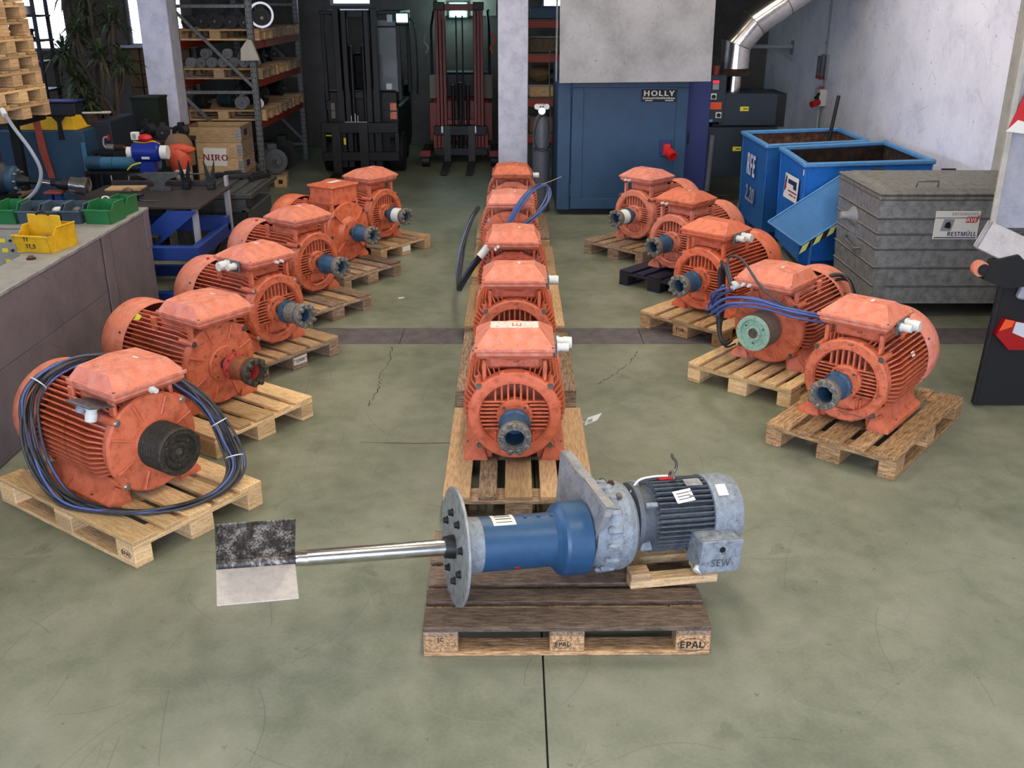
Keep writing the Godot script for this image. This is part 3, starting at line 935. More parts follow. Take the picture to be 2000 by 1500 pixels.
	cyl(s, Vector3(0, 0, 0.008), Vector3(0, 0, 0.03), 0.0115, 12, 0.0095)
	S.gland_small = done(s)

# four-sided tapering block between two level rectangles (x, z)
func frustum(s: SurfaceTool, a: Rect2, ya: float, b: Rect2, yb: float, t := Transform3D.IDENTITY) -> void:
	var pa := [Vector3(a.position.x, ya, a.position.y), Vector3(a.end.x, ya, a.position.y), Vector3(a.end.x, ya, a.end.y), Vector3(a.position.x, ya, a.end.y)]
	var pb := [Vector3(b.position.x, yb, b.position.y), Vector3(b.end.x, yb, b.position.y), Vector3(b.end.x, yb, b.end.y), Vector3(b.position.x, yb, b.end.y)]
	s.set_smooth_group(-1)
	var mid: Vector3 = (pa[0] + pa[2] + pb[0] + pb[2]) / 4.0
	for i in 4:
		var j := (i + 1) % 4
		quad(s, t * pa[i], t * pa[j], t * pb[j], t * pb[i], t.basis * ((pa[i] + pa[j] + pb[i] + pb[j]) / 4.0 - mid))
	quad(s, t * pa[0], t * pa[1], t * pa[2], t * pa[3], Vector3(0, ya - yb, 0))
	quad(s, t * pb[0], t * pb[1], t * pb[2], t * pb[3], Vector3(0, yb - ya, 0))

# hub: where the shaft leaves the shield, on the pallet's top; turn: which way the shaft looks
func motor(hub: Vector3, turn: float, label: String, o := {}) -> Node3D:
	var y := deg_to_rad(turn)
	var root := thing("electric_motor", label, "motor", Vector3(hub.x - 0.30 * sin(y), 0.1445, hub.z - 0.30 * cos(y)), turn, "orange motors on pallets")
	var bm: String = o.get("body", "orange")
	var lm: String = o.get("lid_mat", "orange_dusty")
	var fm: String = o.get("front_mat", bm)
	var h := part(root, "housing", S.housing, bm)
	for side in [-1, 1]:
		for k in 17:
			part(h, "cooling_fin", S.fin, bm, Vector3(0, AX, 0), Vector3(0, 0, side * (20.0 + k * 6.2)))
	part(root, "foot", S.foot_r, bm)
	part(root, "foot", S.foot_l, bm)
	for sg in [-1.0, 1.0]:
		part(root, "foot_bolt", S.bolt, "bolt", Vector3(sg * 0.262, 0.031, 0.12), Vector3(-90, 0, 0))
	var fc := part(root, "fan_cover", S.fan_cover, o.get("fan", "orange_dusty"))
	part(fc, "grille", S.fan_grille, o.get("fan", "orange_dusty"))
	for a in [30, 150, 335]:
		var d := Vector3(cos(deg_to_rad(a)), sin(deg_to_rad(a)), 0)
		var b := part(fc, "cover_bolt", S.bolt_small, "bolt", Vector3(0, AX, -0.34) + d * 0.285)
		b.basis = along(Vector3.ZERO, d).basis
	var kind: String = o.get("front", "open")
	var e := part(root, "end_shield", S["shield_" + kind], fm)
	for a in [42.0, 138.0, 222.0, 318.0]:
		var d := Vector3(cos(deg_to_rad(a)), sin(deg_to_rad(a)), 0)
		part(e, "bolt_lug", S.lug, fm, Vector3(0, AX, 0) + d * 0.262)
		part(e, "shield_bolt", S.bolt, o.get("bolt", "bolt"), Vector3(0, AX, 0.327) + d * 0.262)
	for a in [45.0, 135.0, 225.0, 315.0]:
		var d := Vector3(cos(deg_to_rad(a)), sin(deg_to_rad(a)), 0)
		part(e, "hub_bolt", S.bolt_small, "bolt", Vector3(0, AX, 0.347 if kind == "open" else 0.352) + d * (0.082 if kind == "open" else 0.098))
	# terminal box, set a little towards the drive end
	var lid_kind: String = o.get("lid", "facet")
	var bo := Vector3(0, 0.018 if lid_kind == "gable" else 0.062, o.get("box_z", 0.20 if lid_kind == "gable" else 0.155))
	part(root, "box_neck", S.neck, bm, Vector3(0, bo.y * 0.8, minf(bo.z * 0.75, 0.105)))
	if lid_kind == "flat":
		var tb := part(root, "terminal_box", S.tray_tall, lm, bo)
		part(tb, "lid", S.lid_flat, lm)
	else:
		var tb := part(root, "terminal_box", S.tray, o.get("tray_mat", lm), bo)
		part(tb, "lid", S["lid_" + lid_kind], lm)
		for q in [[-1, -1], [1, -1], [-1, 1], [1, 1]]:
			part(tb, "lid_screw", S.bolt_small, "bolt", Vector3(q[0] * 0.205, 0.618, -0.02 + q[1] * 0.19), Vector3(-90, 0, 0))
	if o.get("tag", true):
		var ty := 0.6885 if lid_kind == "facet" else 0.6842
		if lid_kind == "gable":
			bpart(root, "white_sticker", bo + Vector3(0.05, 0.6975, 0.0), Vector3(0.014, 0.0015, 0.04), "paper", 0.0, Vector3(0, 0, -6.7))
		else:
			bpart(root, "white_sticker", bo + Vector3(0.03, ty, -0.03), Vector3(0.016, 0.0015, 0.045), "paper", 0.0)
	# cable glands on one side of the box
	var gs: float = o.get("gland_side", 0.0)
	if gs != 0.0:
		var g := bpart(root, "gland_plate", bo + Vector3(gs * 0.224, 0.575, -0.01), Vector3(0.016, 0.085, 0.17), "zinc_post", 0.004)
		if o.get("glands", 2) == 2:
			part(g, "gland", S.gland, "plastic_white", Vector3(gs * 0.008, 0.004, 0.042), Vector3(0, 0.0 if gs > 0 else 180.0, 0)).scale = Vector3(1, 0.8, 0.8)
			part(g, "gland", S.gland, "plastic_white", Vector3(gs * 0.008, 0.004, -0.036), Vector3(0, 0.0 if gs > 0 else 180.0, 0)).scale = Vector3(1.3, 1.15, 1.15)
		else:
			part(g, "gland", S.gland, o.get("gland_mat", "plastic_white"), Vector3(gs * 0.008, 0.0, 0.0), Vector3(0, 0.0 if gs > 0 else 180.0, 0))
	if o.has("small_glands"):
		for k in 2:
			part(root, "small_gland", S.gland_small, "plastic_white", bo + Vector3(o.small_glands + k * 0.045, 0.578, 0.172))
	# drive end
	match o.get("drive", "coupling"):
		"coupling":
			var sh := part(root, "shaft", S.shaft, "iron_dark")
			var c := part(root, "coupling", S.coupling, o.get("hub_mat", "blue_hub"))
			for k in 8:
				var d := Vector3(cos(TAU * k / 8), sin(TAU * k / 8), 0)
				part(c, "flange_bolt", S.bolt_small, "bolt", Vector3(0, AX, 0.45) + d * 0.08)
			part(c, "claw_ring", S.claws, o.get("claw_mat", "iron_claw"))
			sh.rotation_degrees.z = 0
			if o.has("sleeve"):
				lpart(c, "sleeve", [Vector2(0.47, 0.0735), Vector2(0.47, 0.0765), Vector2(0.565, 0.0755), Vector2(0.565, 0.07)], o.sleeve, Transform3D(Basis.IDENTITY, Vector3(0, AX, 0)), 32)
		"pulley":
			var p := part(root, "pulley", S.pulley, o.get("pulley_mat", "pulley_black"))
			if o.has("face_mat"):
				part(p, "painted_face", S.pulley_face, o.face_mat)
			for k in 3:
				var d := Vector3(cos(TAU * k / 3 + 0.5), sin(TAU * k / 3 + 0.5), 0)
				part(p, "face_hole", S.bolt_small, "bolt", Vector3(0, AX, 0.509) + d * 0.075)
			part(p, "centre_bolt", S.bolt, "bolt", Vector3(0, AX, 0.52))
	return root

# a bundle of cable strands along control points
func strands(root: Node3D, called: String, pts: Array, count: int, spread: float, r: float, mats: Array, closed := false, steps := 7) -> Node3D:
	var g := Node3D.new()
	g.name = called
	root.add_child(g, true)
	for i in count:
		var q := []
		var a := TAU * i / count + rng.randf() * 0.5
		var rad := spread * sqrt((i + 0.5) / count)
		var off := Vector3(cos(a), sin(a) * 0.8, sin(a + 0.8)) * rad
		for j in pts.size():
			var p: Vector3 = pts[j]
			p += off + Vector3(rng.randf_range(-1, 1), rng.randf_range(-0.6, 0.6), rng.randf_range(-1, 1)) * spread * 0.35
			p.y = maxf(p.y, r + 0.009) if p.y > -0.03 else p.y
			q.append(p)
		tpart(g, "strand", curve(q, steps, closed), r, mats[i % mats.size()], 6)
	return g

func tie(g: Node3D, at: Vector3, dir: Vector3, r: float, m := "plastic_white") -> void:
	lpart(g, "cable_tie", [Vector2(-0.003, r * 0.9), Vector2(-0.003, r), Vector2(0.003, r), Vector2(0.003, r * 0.9)], m, along(at, at + dir), 16)

func build_pallets_and_motors() -> void:
	motor_meshes()
	var g := "pallets under the motors"
	# left row, front to back
	var p := pallet(Vector3(-2.078, 0, -4.742), 55, "fresh", "pale new pallet under the motor with the dark grooved pulley", g)
	stamp(p, "EPAL", Vector3(-0.4005, 0.062, 0.53), Vector3(0, -90, 0), 0.022)
	var q := motor(Vector3(-1.867, 0, -4.603), 55, "orange motor with dark grooved pulley and a looped bundle of grey cables", {"front": "disc", "lid": "gable", "drive": "pulley", "body": "orange", "front_mat": "orange_crackled", "fan": "orange_dusty", "bolt": "bolt_bright", "box_z": 0.19})
	var pl := bpart(q, "gland_plate", Vector3(-0.235, 0.555, 0.19), Vector3(0.14, 0.01, 0.2), "zinc_post", 0.003, Vector3(0, 0, -14))
	for k in 2:
		var gl := part(pl, "gland", S.gland, "plastic_grey" if k == 0 else "plastic_white", Vector3(-0.02, -0.005, -0.04 + k * 0.085), Vector3(0, 0, -90))
		gl.scale = Vector3(1.1, 1, 1) if k == 1 else Vector3(0.7, 0.9, 0.9)
	part(q, "small_gland", S.gland_small, "plastic_white", Vector3(0.0, 0.594, 0.362)).scale = Vector3.ONE * 1.4
	var c := strands(q, "cable_loop", [Vector3(-0.10, 0.60, -0.30), Vector3(-0.27, 0.50, -0.29), Vector3(-0.35, 0.30, -0.22), Vector3(-0.37, 0.10, -0.10), Vector3(-0.36, 0.02, 0.10), Vector3(-0.28, 0.015, 0.36), Vector3(-0.10, 0.012, 0.55), Vector3(0.14, 0.015, 0.60), Vector3(0.31, 0.07, 0.56), Vector3(0.36, 0.20, 0.46), Vector3(0.33, 0.38, 0.36), Vector3(0.30, 0.48, 0.20), Vector3(0.28, 0.53, 0.0), Vector3(0.16, 0.59, -0.27)], 14, 0.042, 0.0068, ["cable_grey", "cable_grey", "cable_grey", "cable_black", "cable_grey", "cable_blue", "cable_grey"], true)
	tie(c, Vector3(-0.22, 0.55, -0.295), Vector3(-0.8, -0.6, 0), 0.048)
	tie(c, Vector3(0.345, 0.3, 0.41), Vector3(0.1, -0.8, 0.5), 0.048)
	tie(c, Vector3(0.335, 0.13, 0.52), Vector3(-0.2, -0.7, 0.4), 0.048)
	pallet(Vector3(-2.031, 0, -5.94), 55.5, "fresh", "pale pallet under the motor with the red coupling", g, 5, "mid")
	q = motor(Vector3(-1.841, 0, -5.784), 55.5, "orange motor with closed round shield and red and tan claw coupling", {"front": "disc", "lid": "gable", "hub_mat": "red_hub", "sleeve": "tan_hub", "claw_mat": "iron_dark", "fan": "orange_dusty", "lid_mat": "orange_dusty", "box_z": 0.24})
	ppart(q, "torn_sticker", [Vector2(0, 0), Vector2(0.05, 0.01), Vector2(0.06, 0.04), Vector2(0.01, 0.05)], 0, 0.002, "yellow_label", Transform3D(Basis(Vector3(0, 0, 1), Vector3(0.5, 0.8, 0), Vector3(-0.8, 0.5, 0)), Vector3(-0.215, 0.53, -0.22)))
	p = pallet(Vector3(-2.06, 0, -7.183), 54, "old", "weathered pallet with a white number label on its middle block", g, 5, "mid")
	var lb := bpart(p, "number_label", Vector3(0, 0.064, 0.6008), Vector3(0.13, 0.055, 0.001), "paper", 0.0)
	lettering(lb, "number", "710007", 0.03, "ink", Vector3(0, 0, 0.0008), Vector3.ZERO, true, 0.0008)
	q = motor(Vector3(-1.752, 0, -6.93), 54, "orange motor with two white glands on a steel plate and mud-caked coupling", {"lid": "facet", "gland_side": -1.0, "small_glands": 0.02, "sleeve": "iron_claw", "claw_mat": "iron_claw", "fan": "orange_pale", "bolt": "bolt_bright"})
	red_mark(q)
	pallet(Vector3(-1.967, 0, -8.36), 54, "old", "weathered pallet with one new pale edge board behind the numbered pallet", g, 5, "mid")
	q = motor(Vector3(-1.715, 0, -8.30), 54, "orange motor with a white gland cap and plain blue coupling beside the blue lift table", {"lid": "facet", "gland_side": 1.0, "glands": 1, "fan": "orange_pale", "body": "orange"})
	red_mark(q)
	pallet(Vector3(-1.825, 0, -9.486), 55, "old", "weathered pallet under the motor with the tall square box", g, 5, "dark")
	q = motor(Vector3(-1.609, 0, -9.475), 55, "bright orange motor with tall square box and large closed flange", {"front": "flange", "lid": "flat", "lid_mat": "orange_fresh", "body": "orange_fresh", "fan": "orange_fresh", "front_mat": "orange_fresh", "tag": false})
	bpart(q, "paper_label", Vector3(0.06, 0.7465, 0.09), Vector3(0.15, 0.0015, 0.06), "paper", 0.0)
	p = pallet(Vector3(-1.618, 0, -10.647), 54, "mid", "brown pallet with a blank white label on its middle block", g, 5, "old")
	bpart(p, "blank_label", Vector3(0.0, 0.064, 0.6008), Vector3(0.12, 0.055, 0.001), "paper", 0.0)
	motor(Vector3(-1.369, 0, -10.351), 54, "orange motor with white band round its blue coupling, facing the forklift forks", {"lid": "facet", "gland_side": 1.0, "glands": 1, "sleeve": "paper", "body": "orange"})
	# middle row, front to back
	pallet(Vector3(0.035, 0, -5.136), 0, "old", "weathered pallet directly behind the agitator drive", g, 5, "mid")
	q = motor(Vector3(0.014, 0, -4.957), 0, "orange motor facing the agitator with white paint on its box lid", {"lid": "facet", "gland_side": 1.0, "lid_mat": "orange_dusty", "front_mat": "orange_fresh", "tag": false})
	bpart(q, "white_paint_patch", Vector3(0, 0.7505, 0.122), Vector3(0.262, 0.0012, 0.112), "paint_white", 0.0)
	for k in [[0.0, 0.0, 0.004, 0.05], [0.022, 0.005, 0.004, 0.045], [0.045, 0.0, 0.004, 0.05], [0.022, 0.025, 0.05, 0.005]]:
		bpart(q, "painted_stroke", Vector3(-0.01 + k[0], 0.7515, 0.12 + k[1]), Vector3(k[2], 0.0012, k[3]), "red_paint", 0.0)
	pallet(Vector3(0.03, 0, -6.63), 0, "old", "weathered pallet lying across the dark floor channel", g, 5, "mid")
	motor(Vector3(0.018, 0, -6.31), 0, "orange motor with oil smear on its shield, standing before the dark floor channel", {"lid": "facet", "gland_side": 1.0, "glands": 1, "lid_mat": "orange_dusty", "body": "orange_fresh", "front_mat": "orange"})
	pallet(Vector3(0.02, 0, -8.0), 0, "old", "weathered pallet just behind the dark floor channel", g, 5, "mid")
	q = motor(Vector3(0.01, 0, -7.64), 0, "orange motor with chipped black shield and blue cable gland on the left", {"lid": "gable", "body": "orange_dirty", "front_mat": "orange_dirty", "lid_mat": "orange_dusty", "fan": "orange"})
	for k in 2:
		part(q, "small_gland", S.gland_small, "paper", Vector3(-0.12 - k * 0.02, 0.600 - k * 0.02, 0.372))
	cpart(q, "gland", Vector3(-0.19, 0.58, 0.24), Vector3(-0.27, 0.49, 0.27), 0.032, "plastic_white", 12)
	strands(q, "supply_cable", [Vector3(-0.26, 0.50, 0.26), Vector3(-0.34, 0.36, 0.12), Vector3(-0.45, 0.13, -0.16), Vector3(-0.48, 0.06, -0.32), Vector3(-0.48, 0.18, -0.56), Vector3(-0.45, 0.36, -0.82), Vector3(-0.39, 0.50, -1.08), Vector3(-0.325, 0.58, -1.28)], 9, 0.022, 0.0075, ["cable_black", "cable_black", "cable_black", "cable_blue"])
	pallet(Vector3(0.02, 0, -9.47), 0, "mid", "brown pallet under the motor draped with a blue cable loop", g, 5, "old")
	q = motor(Vector3(-0.022, 0, -9.2), 0, "orange motor with a blue cable loop lying over its box lid", {"lid": "gable", "body": "orange_dusty", "front": "disc", "front_mat": "orange_fresh", "lid_mat": "orange_pale", "drive": "none", "bolt": "bolt_bright"})
	strands(q, "blue_cable_loop", [Vector3(-0.06, 0.40, 0.52), Vector3(0.03, 0.54, 0.46), Vector3(0.14, 0.70, 0.40), Vector3(0.25, 0.76, 0.22), Vector3(0.34, 0.75, 0.06), Vector3(0.38, 0.69, 0.06), Vector3(0.34, 0.60, 0.20), Vector3(0.23, 0.51, 0.38), Vector3(0.06, 0.42, 0.52)], 8, 0.024, 0.008, ["cable_blue", "cable_blue", "cable_grey"])
	tpart(q, "cable_end", curve([Vector3(0.26, 0.76, 0.18), Vector3(0.38, 0.78, 0.06), Vector3(0.50, 0.81, -0.05)], 4), 0.004, "plastic_grey", 6)
	pallet(Vector3(0.01, 0, -11.05), 0, "mid", "brown pallet under the hindmost motor of the middle row", g, 5, "old")
	motor(Vector3(0.0, 0, -10.82), 0, "orange motor at the foot of the white middle pillar", {"lid": "gable", "body": "orange_dusty", "lid_mat": "orange", "gland_side": 1.0, "glands": 1, "drive": "coupling"})
	# right row, front to back
	pallet(Vector3(2.26, 0, -5.707), -40, "worn", "stained brown pallet under the motor with two white glands beside the van", g, 5, "worn")
	q = motor(Vector3(2.014, 0, -5.483), -40, "orange motor with two white glands and wide blue coupling beside the van", {"lid": "facet", "gland_side": 1.0, "fan": "orange_pale", "lid_mat": "orange_dusty"})
	bpart(q, "white_sticker", Vector3(0.255, 0.415, -0.05), Vector3(0.0015, 0.03, 0.05), "paper", 0.0, Vector3(0, 0, 30))
	tpart(q, "bent_wire", [Vector3(-0.02, 0.10, 0.34), Vector3(0.19, 0.09, 0.34), Vector3(0.21, 0.125, 0.33)], 0.003, "steel", 5)
	pallet(Vector3(1.96, 0, -6.762), -41.3, "fresh", "new pallet of seven narrow boards under the green pulley motor", g, 7)
	q = motor(Vector3(1.80, 0, -6.52), -41.3, "orange motor with pale green pulley face and blue looped cables", {"front": "disc", "lid": "gable", "drive": "pulley", "pulley_mat": "pulley_rust", "face_mat": "pulley_green", "small_glands": -0.14, "lid_mat": "orange_dusty", "body": "orange_dusty", "front_mat": "orange_crackled", "box_z": 0.28})
	cpart(q, "gland", Vector3(-0.19, 0.585, 0.40), Vector3(-0.22, 0.57, 0.47), 0.03, "plastic_white", 12)
	strands(q, "blue_cables", [Vector3(-0.24, 0.54, 0.46), Vector3(-0.40, 0.44, 0.36), Vector3(-0.48, 0.30, 0.26), Vector3(-0.42, 0.33, 0.38), Vector3(-0.24, 0.46, 0.48), Vector3(0.0, 0.50, 0.50), Vector3(0.22, 0.46, 0.42), Vector3(0.42, 0.42, 0.24), Vector3(0.50, 0.40, 0.06)], 5, 0.055, 0.009, ["cable_blue"])
	strands(q, "black_cables", [Vector3(-0.22, 0.56, 0.46), Vector3(-0.36, 0.66, 0.34), Vector3(-0.44, 0.58, 0.24), Vector3(-0.47, 0.3, 0.16), Vector3(-0.46, 0.14, 0.16), Vector3(-0.36, 0.06, 0.26), Vector3(-0.26, 0.12, 0.32)], 5, 0.03, 0.008, ["cable_black", "cable_grey"])
	strands(q, "rear_cables", [Vector3(0.10, 0.52, -0.32), Vector3(0.24, 0.56, -0.34), Vector3(0.34, 0.48, -0.30), Vector3(0.42, 0.28, -0.22), Vector3(0.44, 0.08, -0.12)], 8, 0.04, 0.007, ["cable_grey", "cable_black"])
	tpart(q, "grey_cable", curve([Vector3(-0.22, 0.57, 0.46), Vector3(-0.33, 0.72, 0.36), Vector3(-0.18, 0.76, 0.44), Vector3(0.05, 0.60, 0.52), Vector3(0.26, 0.46, 0.40), Vector3(0.5, 0.38, 0.12)], 7), 0.009, "cable_grey", 8)
	p = pallet(Vector3(1.776, 0, -7.976), -43.5, "worn", "brown pallet standing half on the dark floor channel beside new narrow-board pallet", g, 5, "mid")
	stamp(p, "EUR", Vector3(0.0, 0.062, 0.6005), Vector3.ZERO, 0.03, false)
	q = motor(Vector3(1.55, 0, -7.754), -43.5, "clean bright orange motor with a steel gland plate in front of blue skip", {"lid": "facet", "gland_side": 1.0, "lid_mat": "orange_fresh", "body": "orange_fresh", "front_mat": "orange_fresh", "fan": "orange_fresh", "tag": false})
	pallet(Vector3(1.734, 0, -9.282), -43.5, "blue", "dark blue painted pallet", g)
	motor(Vector3(1.519, 0, -9.055), -43.5, "orange motor standing on the dark blue painted pallet", {"lid": "facet", "gland_side": -1.0, "glands": 1, "gland_mat": "steel", "small_glands": -0.12, "lid_mat": "orange", "body": "orange_dusty"})
	pallet(Vector3(1.489, 0, -10.522), -45.5, "old", "weathered pallet before the blue oven door", g, 5, "worn")
	motor(Vector3(1.308, 0, -10.298), -45.5, "orange motor with grey worn shield rim and white-banded coupling before the oven", {"lid": "facet", "gland_side": -1.0, "glands": 1, "gland_mat": "steel", "small_glands": -0.12, "lid_mat": "orange_pale", "body": "orange_dusty", "front_mat": "orange_dusty", "sleeve": "paper"})

func red_mark(q: Node3D) -> void:
	lpart(q, "red_plug", [Vector2(0, 0), Vector2(0, 0.014), Vector2(0.012, 0.010), Vector2(0.016, 0)], "red", Transform3D(Basis(Vector3(1, 0, 0), Vector3(0, 0, -1), Vector3(0, 1, 0)), Vector3(0.0, AX + 0.255, 0.31)), 10)
	lpart(q, "red_plug", [Vector2(0, 0), Vector2(0, 0.014), Vector2(0.012, 0.010), Vector2(0.016, 0)], "red", Transform3D(Basis(Vector3(1, 0, 0), Vector3(0, 0, -1), Vector3(0, 1, 0)), Vector3(-0.05, AX + 0.282, -0.36)), 10)

# ------------------------------------------------------------ agitator drive on the front pallet
func build_agitator() -> void:
	var p := pallet(Vector3(0.226, 0, -3.80), 90.6, "old", "weathered pallet carrying the agitator drive", "pallets under the motors", 5, "dark", "wooden_pallet", "worn")
	stamp(p, "EPAL", Vector3(-0.4008, 0.052, 0.522), Vector3(0, -90, 0), 0.032)
	stamp(p, "EPAL", Vector3(-0.4008, 0.058, -0.02), Vector3(0, -90, 0), 0.02)
	stamp(p, "IC", Vector3(-0.4008, 0.085, -0.53), Vector3(0, -90, 0), 0.018, false)
	var a := thing("agitator_drive", "agitator with steel paddle, round flange, blue tube and grey gear motor", "agitator", Vector3(-0.24, 0.402, -3.612))
	a.rotation_degrees = Vector3(0, 16.0, -4.5)
	# local x runs along the shaft from the paddle to the motor, the origin is the middle of the round flange
	var X := Transform3D(Basis(Vector3(0, 0, -1), Vector3(0, 1, 0), Vector3(1, 0, 0)), Vector3.ZERO)   # lathe z -> local x
	# paddle of four plates
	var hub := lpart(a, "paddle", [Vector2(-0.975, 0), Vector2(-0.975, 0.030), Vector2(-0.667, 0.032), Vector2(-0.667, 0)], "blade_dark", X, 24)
	for k in 4:
		var ang: float = deg_to_rad(14.0 + 90.0 * k)   # 0 = up
		var s := fresh()
		box(s, Vector3(-0.822, 0.118, 0), Vector3(0.306, 0.20, 0.006), 0.002, Transform3D(Basis(Vector3(1, 0, 0), ang), Vector3.ZERO))
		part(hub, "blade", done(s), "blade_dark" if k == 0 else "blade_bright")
	lpart(a, "shaft", [Vector2(-0.70, 0), Vector2(-0.70, 0.030), Vector2(-0.66, 0.031), Vector2(-0.62, 0.0335), Vector2(0.0, 0.035), Vector2(0.0, 0)], "steel_bright", X, 28)
	lpart(a, "shaft_collar", [Vector2(-0.05, 0.0), Vector2(-0.05, 0.046), Vector2(-0.006, 0.052), Vector2(-0.006, 0)], "dark_parts", X, 24)
	var d := lpart(a, "round_flange", [Vector2(-0.007, 0), Vector2(-0.007, 0.252), Vector2(-0.004, 0.256), Vector2(0.004, 0.256), Vector2(0.007, 0.252), Vector2(0.007, 0)], "grey_disc", X, 56)
	for k in 8:
		var an := TAU * (k + 0.5) / 8
		part(d, "flange_bolt", S.bolt, "dark_parts", Vector3(-0.007, cos(an) * 0.145, sin(an) * 0.145), Vector3(0, -90, 0)).scale = Vector3(1, 1, 1.6)
	for k in 12:
		var an := TAU * k / 12
		part(d, "rim_hole", S.bolt_small, "bolt", Vector3(-0.0035, cos(an) * 0.235, sin(an) * 0.235), Vector3(0, -90, 0)).scale = Vector3(0.8, 0.8, 0.6)
	var tb := lpart(a, "blue_tube", [Vector2(0.007, 0.0), Vector2(0.007, 0.125), Vector2(0.03, 0.128), Vector2(0.045, 0.122), Vector2(0.07, 0.118), Vector2(0.42, 0.118), Vector2(0.437, 0.135), Vector2(0.452, 0.155), Vector2(0.467, 0.162), Vector2(0.57, 0.164), Vector2(0.576, 0.158), Vector2(0.576, 0)], "blue_tube", X, 40)
	lpart(tb, "worn_end", [Vector2(0.008, 0.1255), Vector2(0.03, 0.129), Vector2(0.045, 0.123), Vector2(0.075, 0.1188), Vector2(0.10, 0.1184)], "grey_drive", X, 40)
	var st := fresh()
	lathe(st, [Vector2(0.15, 0.1186), Vector2(0.25, 0.1186)], 10, X, true, 1.15, 1.95)
	var sticker := part(tb, "type_label", done(st), "paper")
	for r in 4:
		var an := 1.25 + r * 0.18
		bpart(sticker, "print_line", Vector3(0.20, sin(an) * 0.1192, -cos(an) * 0.1192), Vector3(0.07, 0.001, 0.004), "ink", 0.0, Vector3(90.0 - rad_to_deg(an), 0, 0))
	bpart(tb, "red_mark", Vector3(0.255, -0.075, 0.091), Vector3(0.022, 0.03, 0.004), "red_paint", 0.002, Vector3(40, 0, 20))
	for k in 3:
		part(tb, "plug", S.bolt_small, "blue_tube", Vector3(0.3 + k * 0.06, 0.117, 0.0), Vector3(-90, 0, 0))
	# motor bracket: dull steel plate with a bent lip
	var br := Transform3D(Basis(Vector3(0, 0, -1), Vector3(0, 1, 0), Vector3(1, 0, 0)), Vector3.ZERO)   # poly (-z, y)
	var bp := ppart(a, "bracket_plate", [Vector2(0.385, 0.243), Vector2(-0.193, 0.243), Vector2(-0.193, 0.20), Vector2(-0.06, -0.06), Vector2(0.385, -0.06)], 0.580, 0.588, "zinc_plate", br)
	bpart(bp, "bent_lip", Vector3(0.606, 0.240, -0.096), Vector3(0.05, 0.006, 0.578), "zinc_plate", 0.001)
	ppart(bp, "side_lip", [Vector2(-0.193, 0.243), Vector2(-0.193, 0.20), Vector2(-0.06, -0.06), Vector2(-0.054, -0.056), Vector2(-0.187, 0.202), Vector2(-0.187, 0.243)], 0.588, 0.61, "zinc_plate", br)
	# gear unit
	var G := Transform3D(X.basis, Vector3(0, 0.045, -0.005))
	var gx := lpart(a, "gear_unit", [Vector2(0.590, 0), Vector2(0.590, 0.15), Vector2(0.61, 0.165), Vector2(0.64, 0.186), Vector2(0.66, 0.196), Vector2(0.73, 0.196), Vector2(0.755, 0.186), Vector2(0.775, 0.16), Vector2(0.79, 0.125), Vector2(0.79, 0)], "grey_drive", G, 36)
	for k in 16:
		var an := TAU * k / 16
		var s := fresh()
		box(s, Vector3(0.655, 0.19, 0), Vector3(0.07, 0.026, 0.035), 0.009, Transform3D(Basis(Vector3(1, 0, 0), an), G.origin))
		part(gx, "cast_rib", done(s), "grey_drive")
	for k in 3:
		var an := 0.4 - 0.5 * k
		part(gx, "oil_plug", S.bolt, "rust" if k == 1 else "bolt", G.origin + Vector3(0.69, cos(an) * 0.198, sin(an) * 0.198), Vector3(-90 + rad_to_deg(an), 0, 0))
	# motor, its axis a little higher
	var Y := Transform3D(X.basis, Vector3(0, 0.075, -0.02))
	var mb := lpart(a, "motor_body", [Vector2(0.79, 0), Vector2(0.79, 0.15), Vector2(0.81, 0.156), Vector2(0.82, 0.135), Vector2(0.87, 0.125), Vector2(0.875, 0.135), Vector2(1.15, 0.135), Vector2(1.15, 0)], "grey_drive_dark", Y, 32)
	var fs := fresh()
	box(fs, Vector3(1.01, 0.15, 0), Vector3(0.27, 0.032, 0.006), 0.001)
	var fin := done(fs)
	for k in 40:
		part(mb, "cooling_fin", fin, "grey_drive_dark", Y.origin, Vector3(9.0 * k, 0, 0))
	fs = fresh()
	box(fs, Vector3(0.845, 0.137, 0), Vector3(0.055, 0.05, 0.02), 0.003)
	var web := done(fs)
	for k in 4:
		part(mb, "flange_web", web, "grey_drive", Y.origin, Vector3(45.0 + 90.0 * k, 0, 0))
	var fc := lpart(a, "fan_cover", [Vector2(1.14, 0.155), Vector2(1.14, 0.171), Vector2(1.25, 0.171), Vector2(1.285, 0.16), Vector2(1.305, 0.12), Vector2(1.305, 0)], "grey_drive", Y, 36)
	bpart(fc, "paper_label", Y.origin + Vector3(1.19, 0.149, 0.0865), Vector3(0.05, 0.06, 0.0015), "paper", 0.0, Vector3(-60, 0, 0))
	var tbx := bpart(a, "terminal_box", Vector3(1.13, -0.005, 0.175), Vector3(0.19, 0.15, 0.13), "grey_drive", 0.008)
	bpart(tbx, "lid", Vector3(0, 0.0, 0.07), Vector3(0.196, 0.156, 0.012), "grey_drive", 0.004)
	lettering(tbx, "cast_mark", "SEW", 0.035, "grey_drive_dark", Vector3(0, -0.03, 0.0765), Vector3.ZERO, false, 0.002)
	cpart(tbx, "cover_screw", Vector3(0.0, 0.035, 0.076), Vector3(0.0, 0.035, 0.079), 0.014, "dark_parts", 12)
	cpart(tbx, "cable_entry", Vector3(-0.085, -0.06, 0.05), Vector3(-0.10, -0.075, 0.06), 0.02, "plastic_white", 12)
	var nm := bpart(mb, "name_plate", Y.origin + Vector3(1.0, 0.137, 0.098), Vector3(0.10, 0.06, 0.002), "paper", 0.0, Vector3(-54, 14, 0))
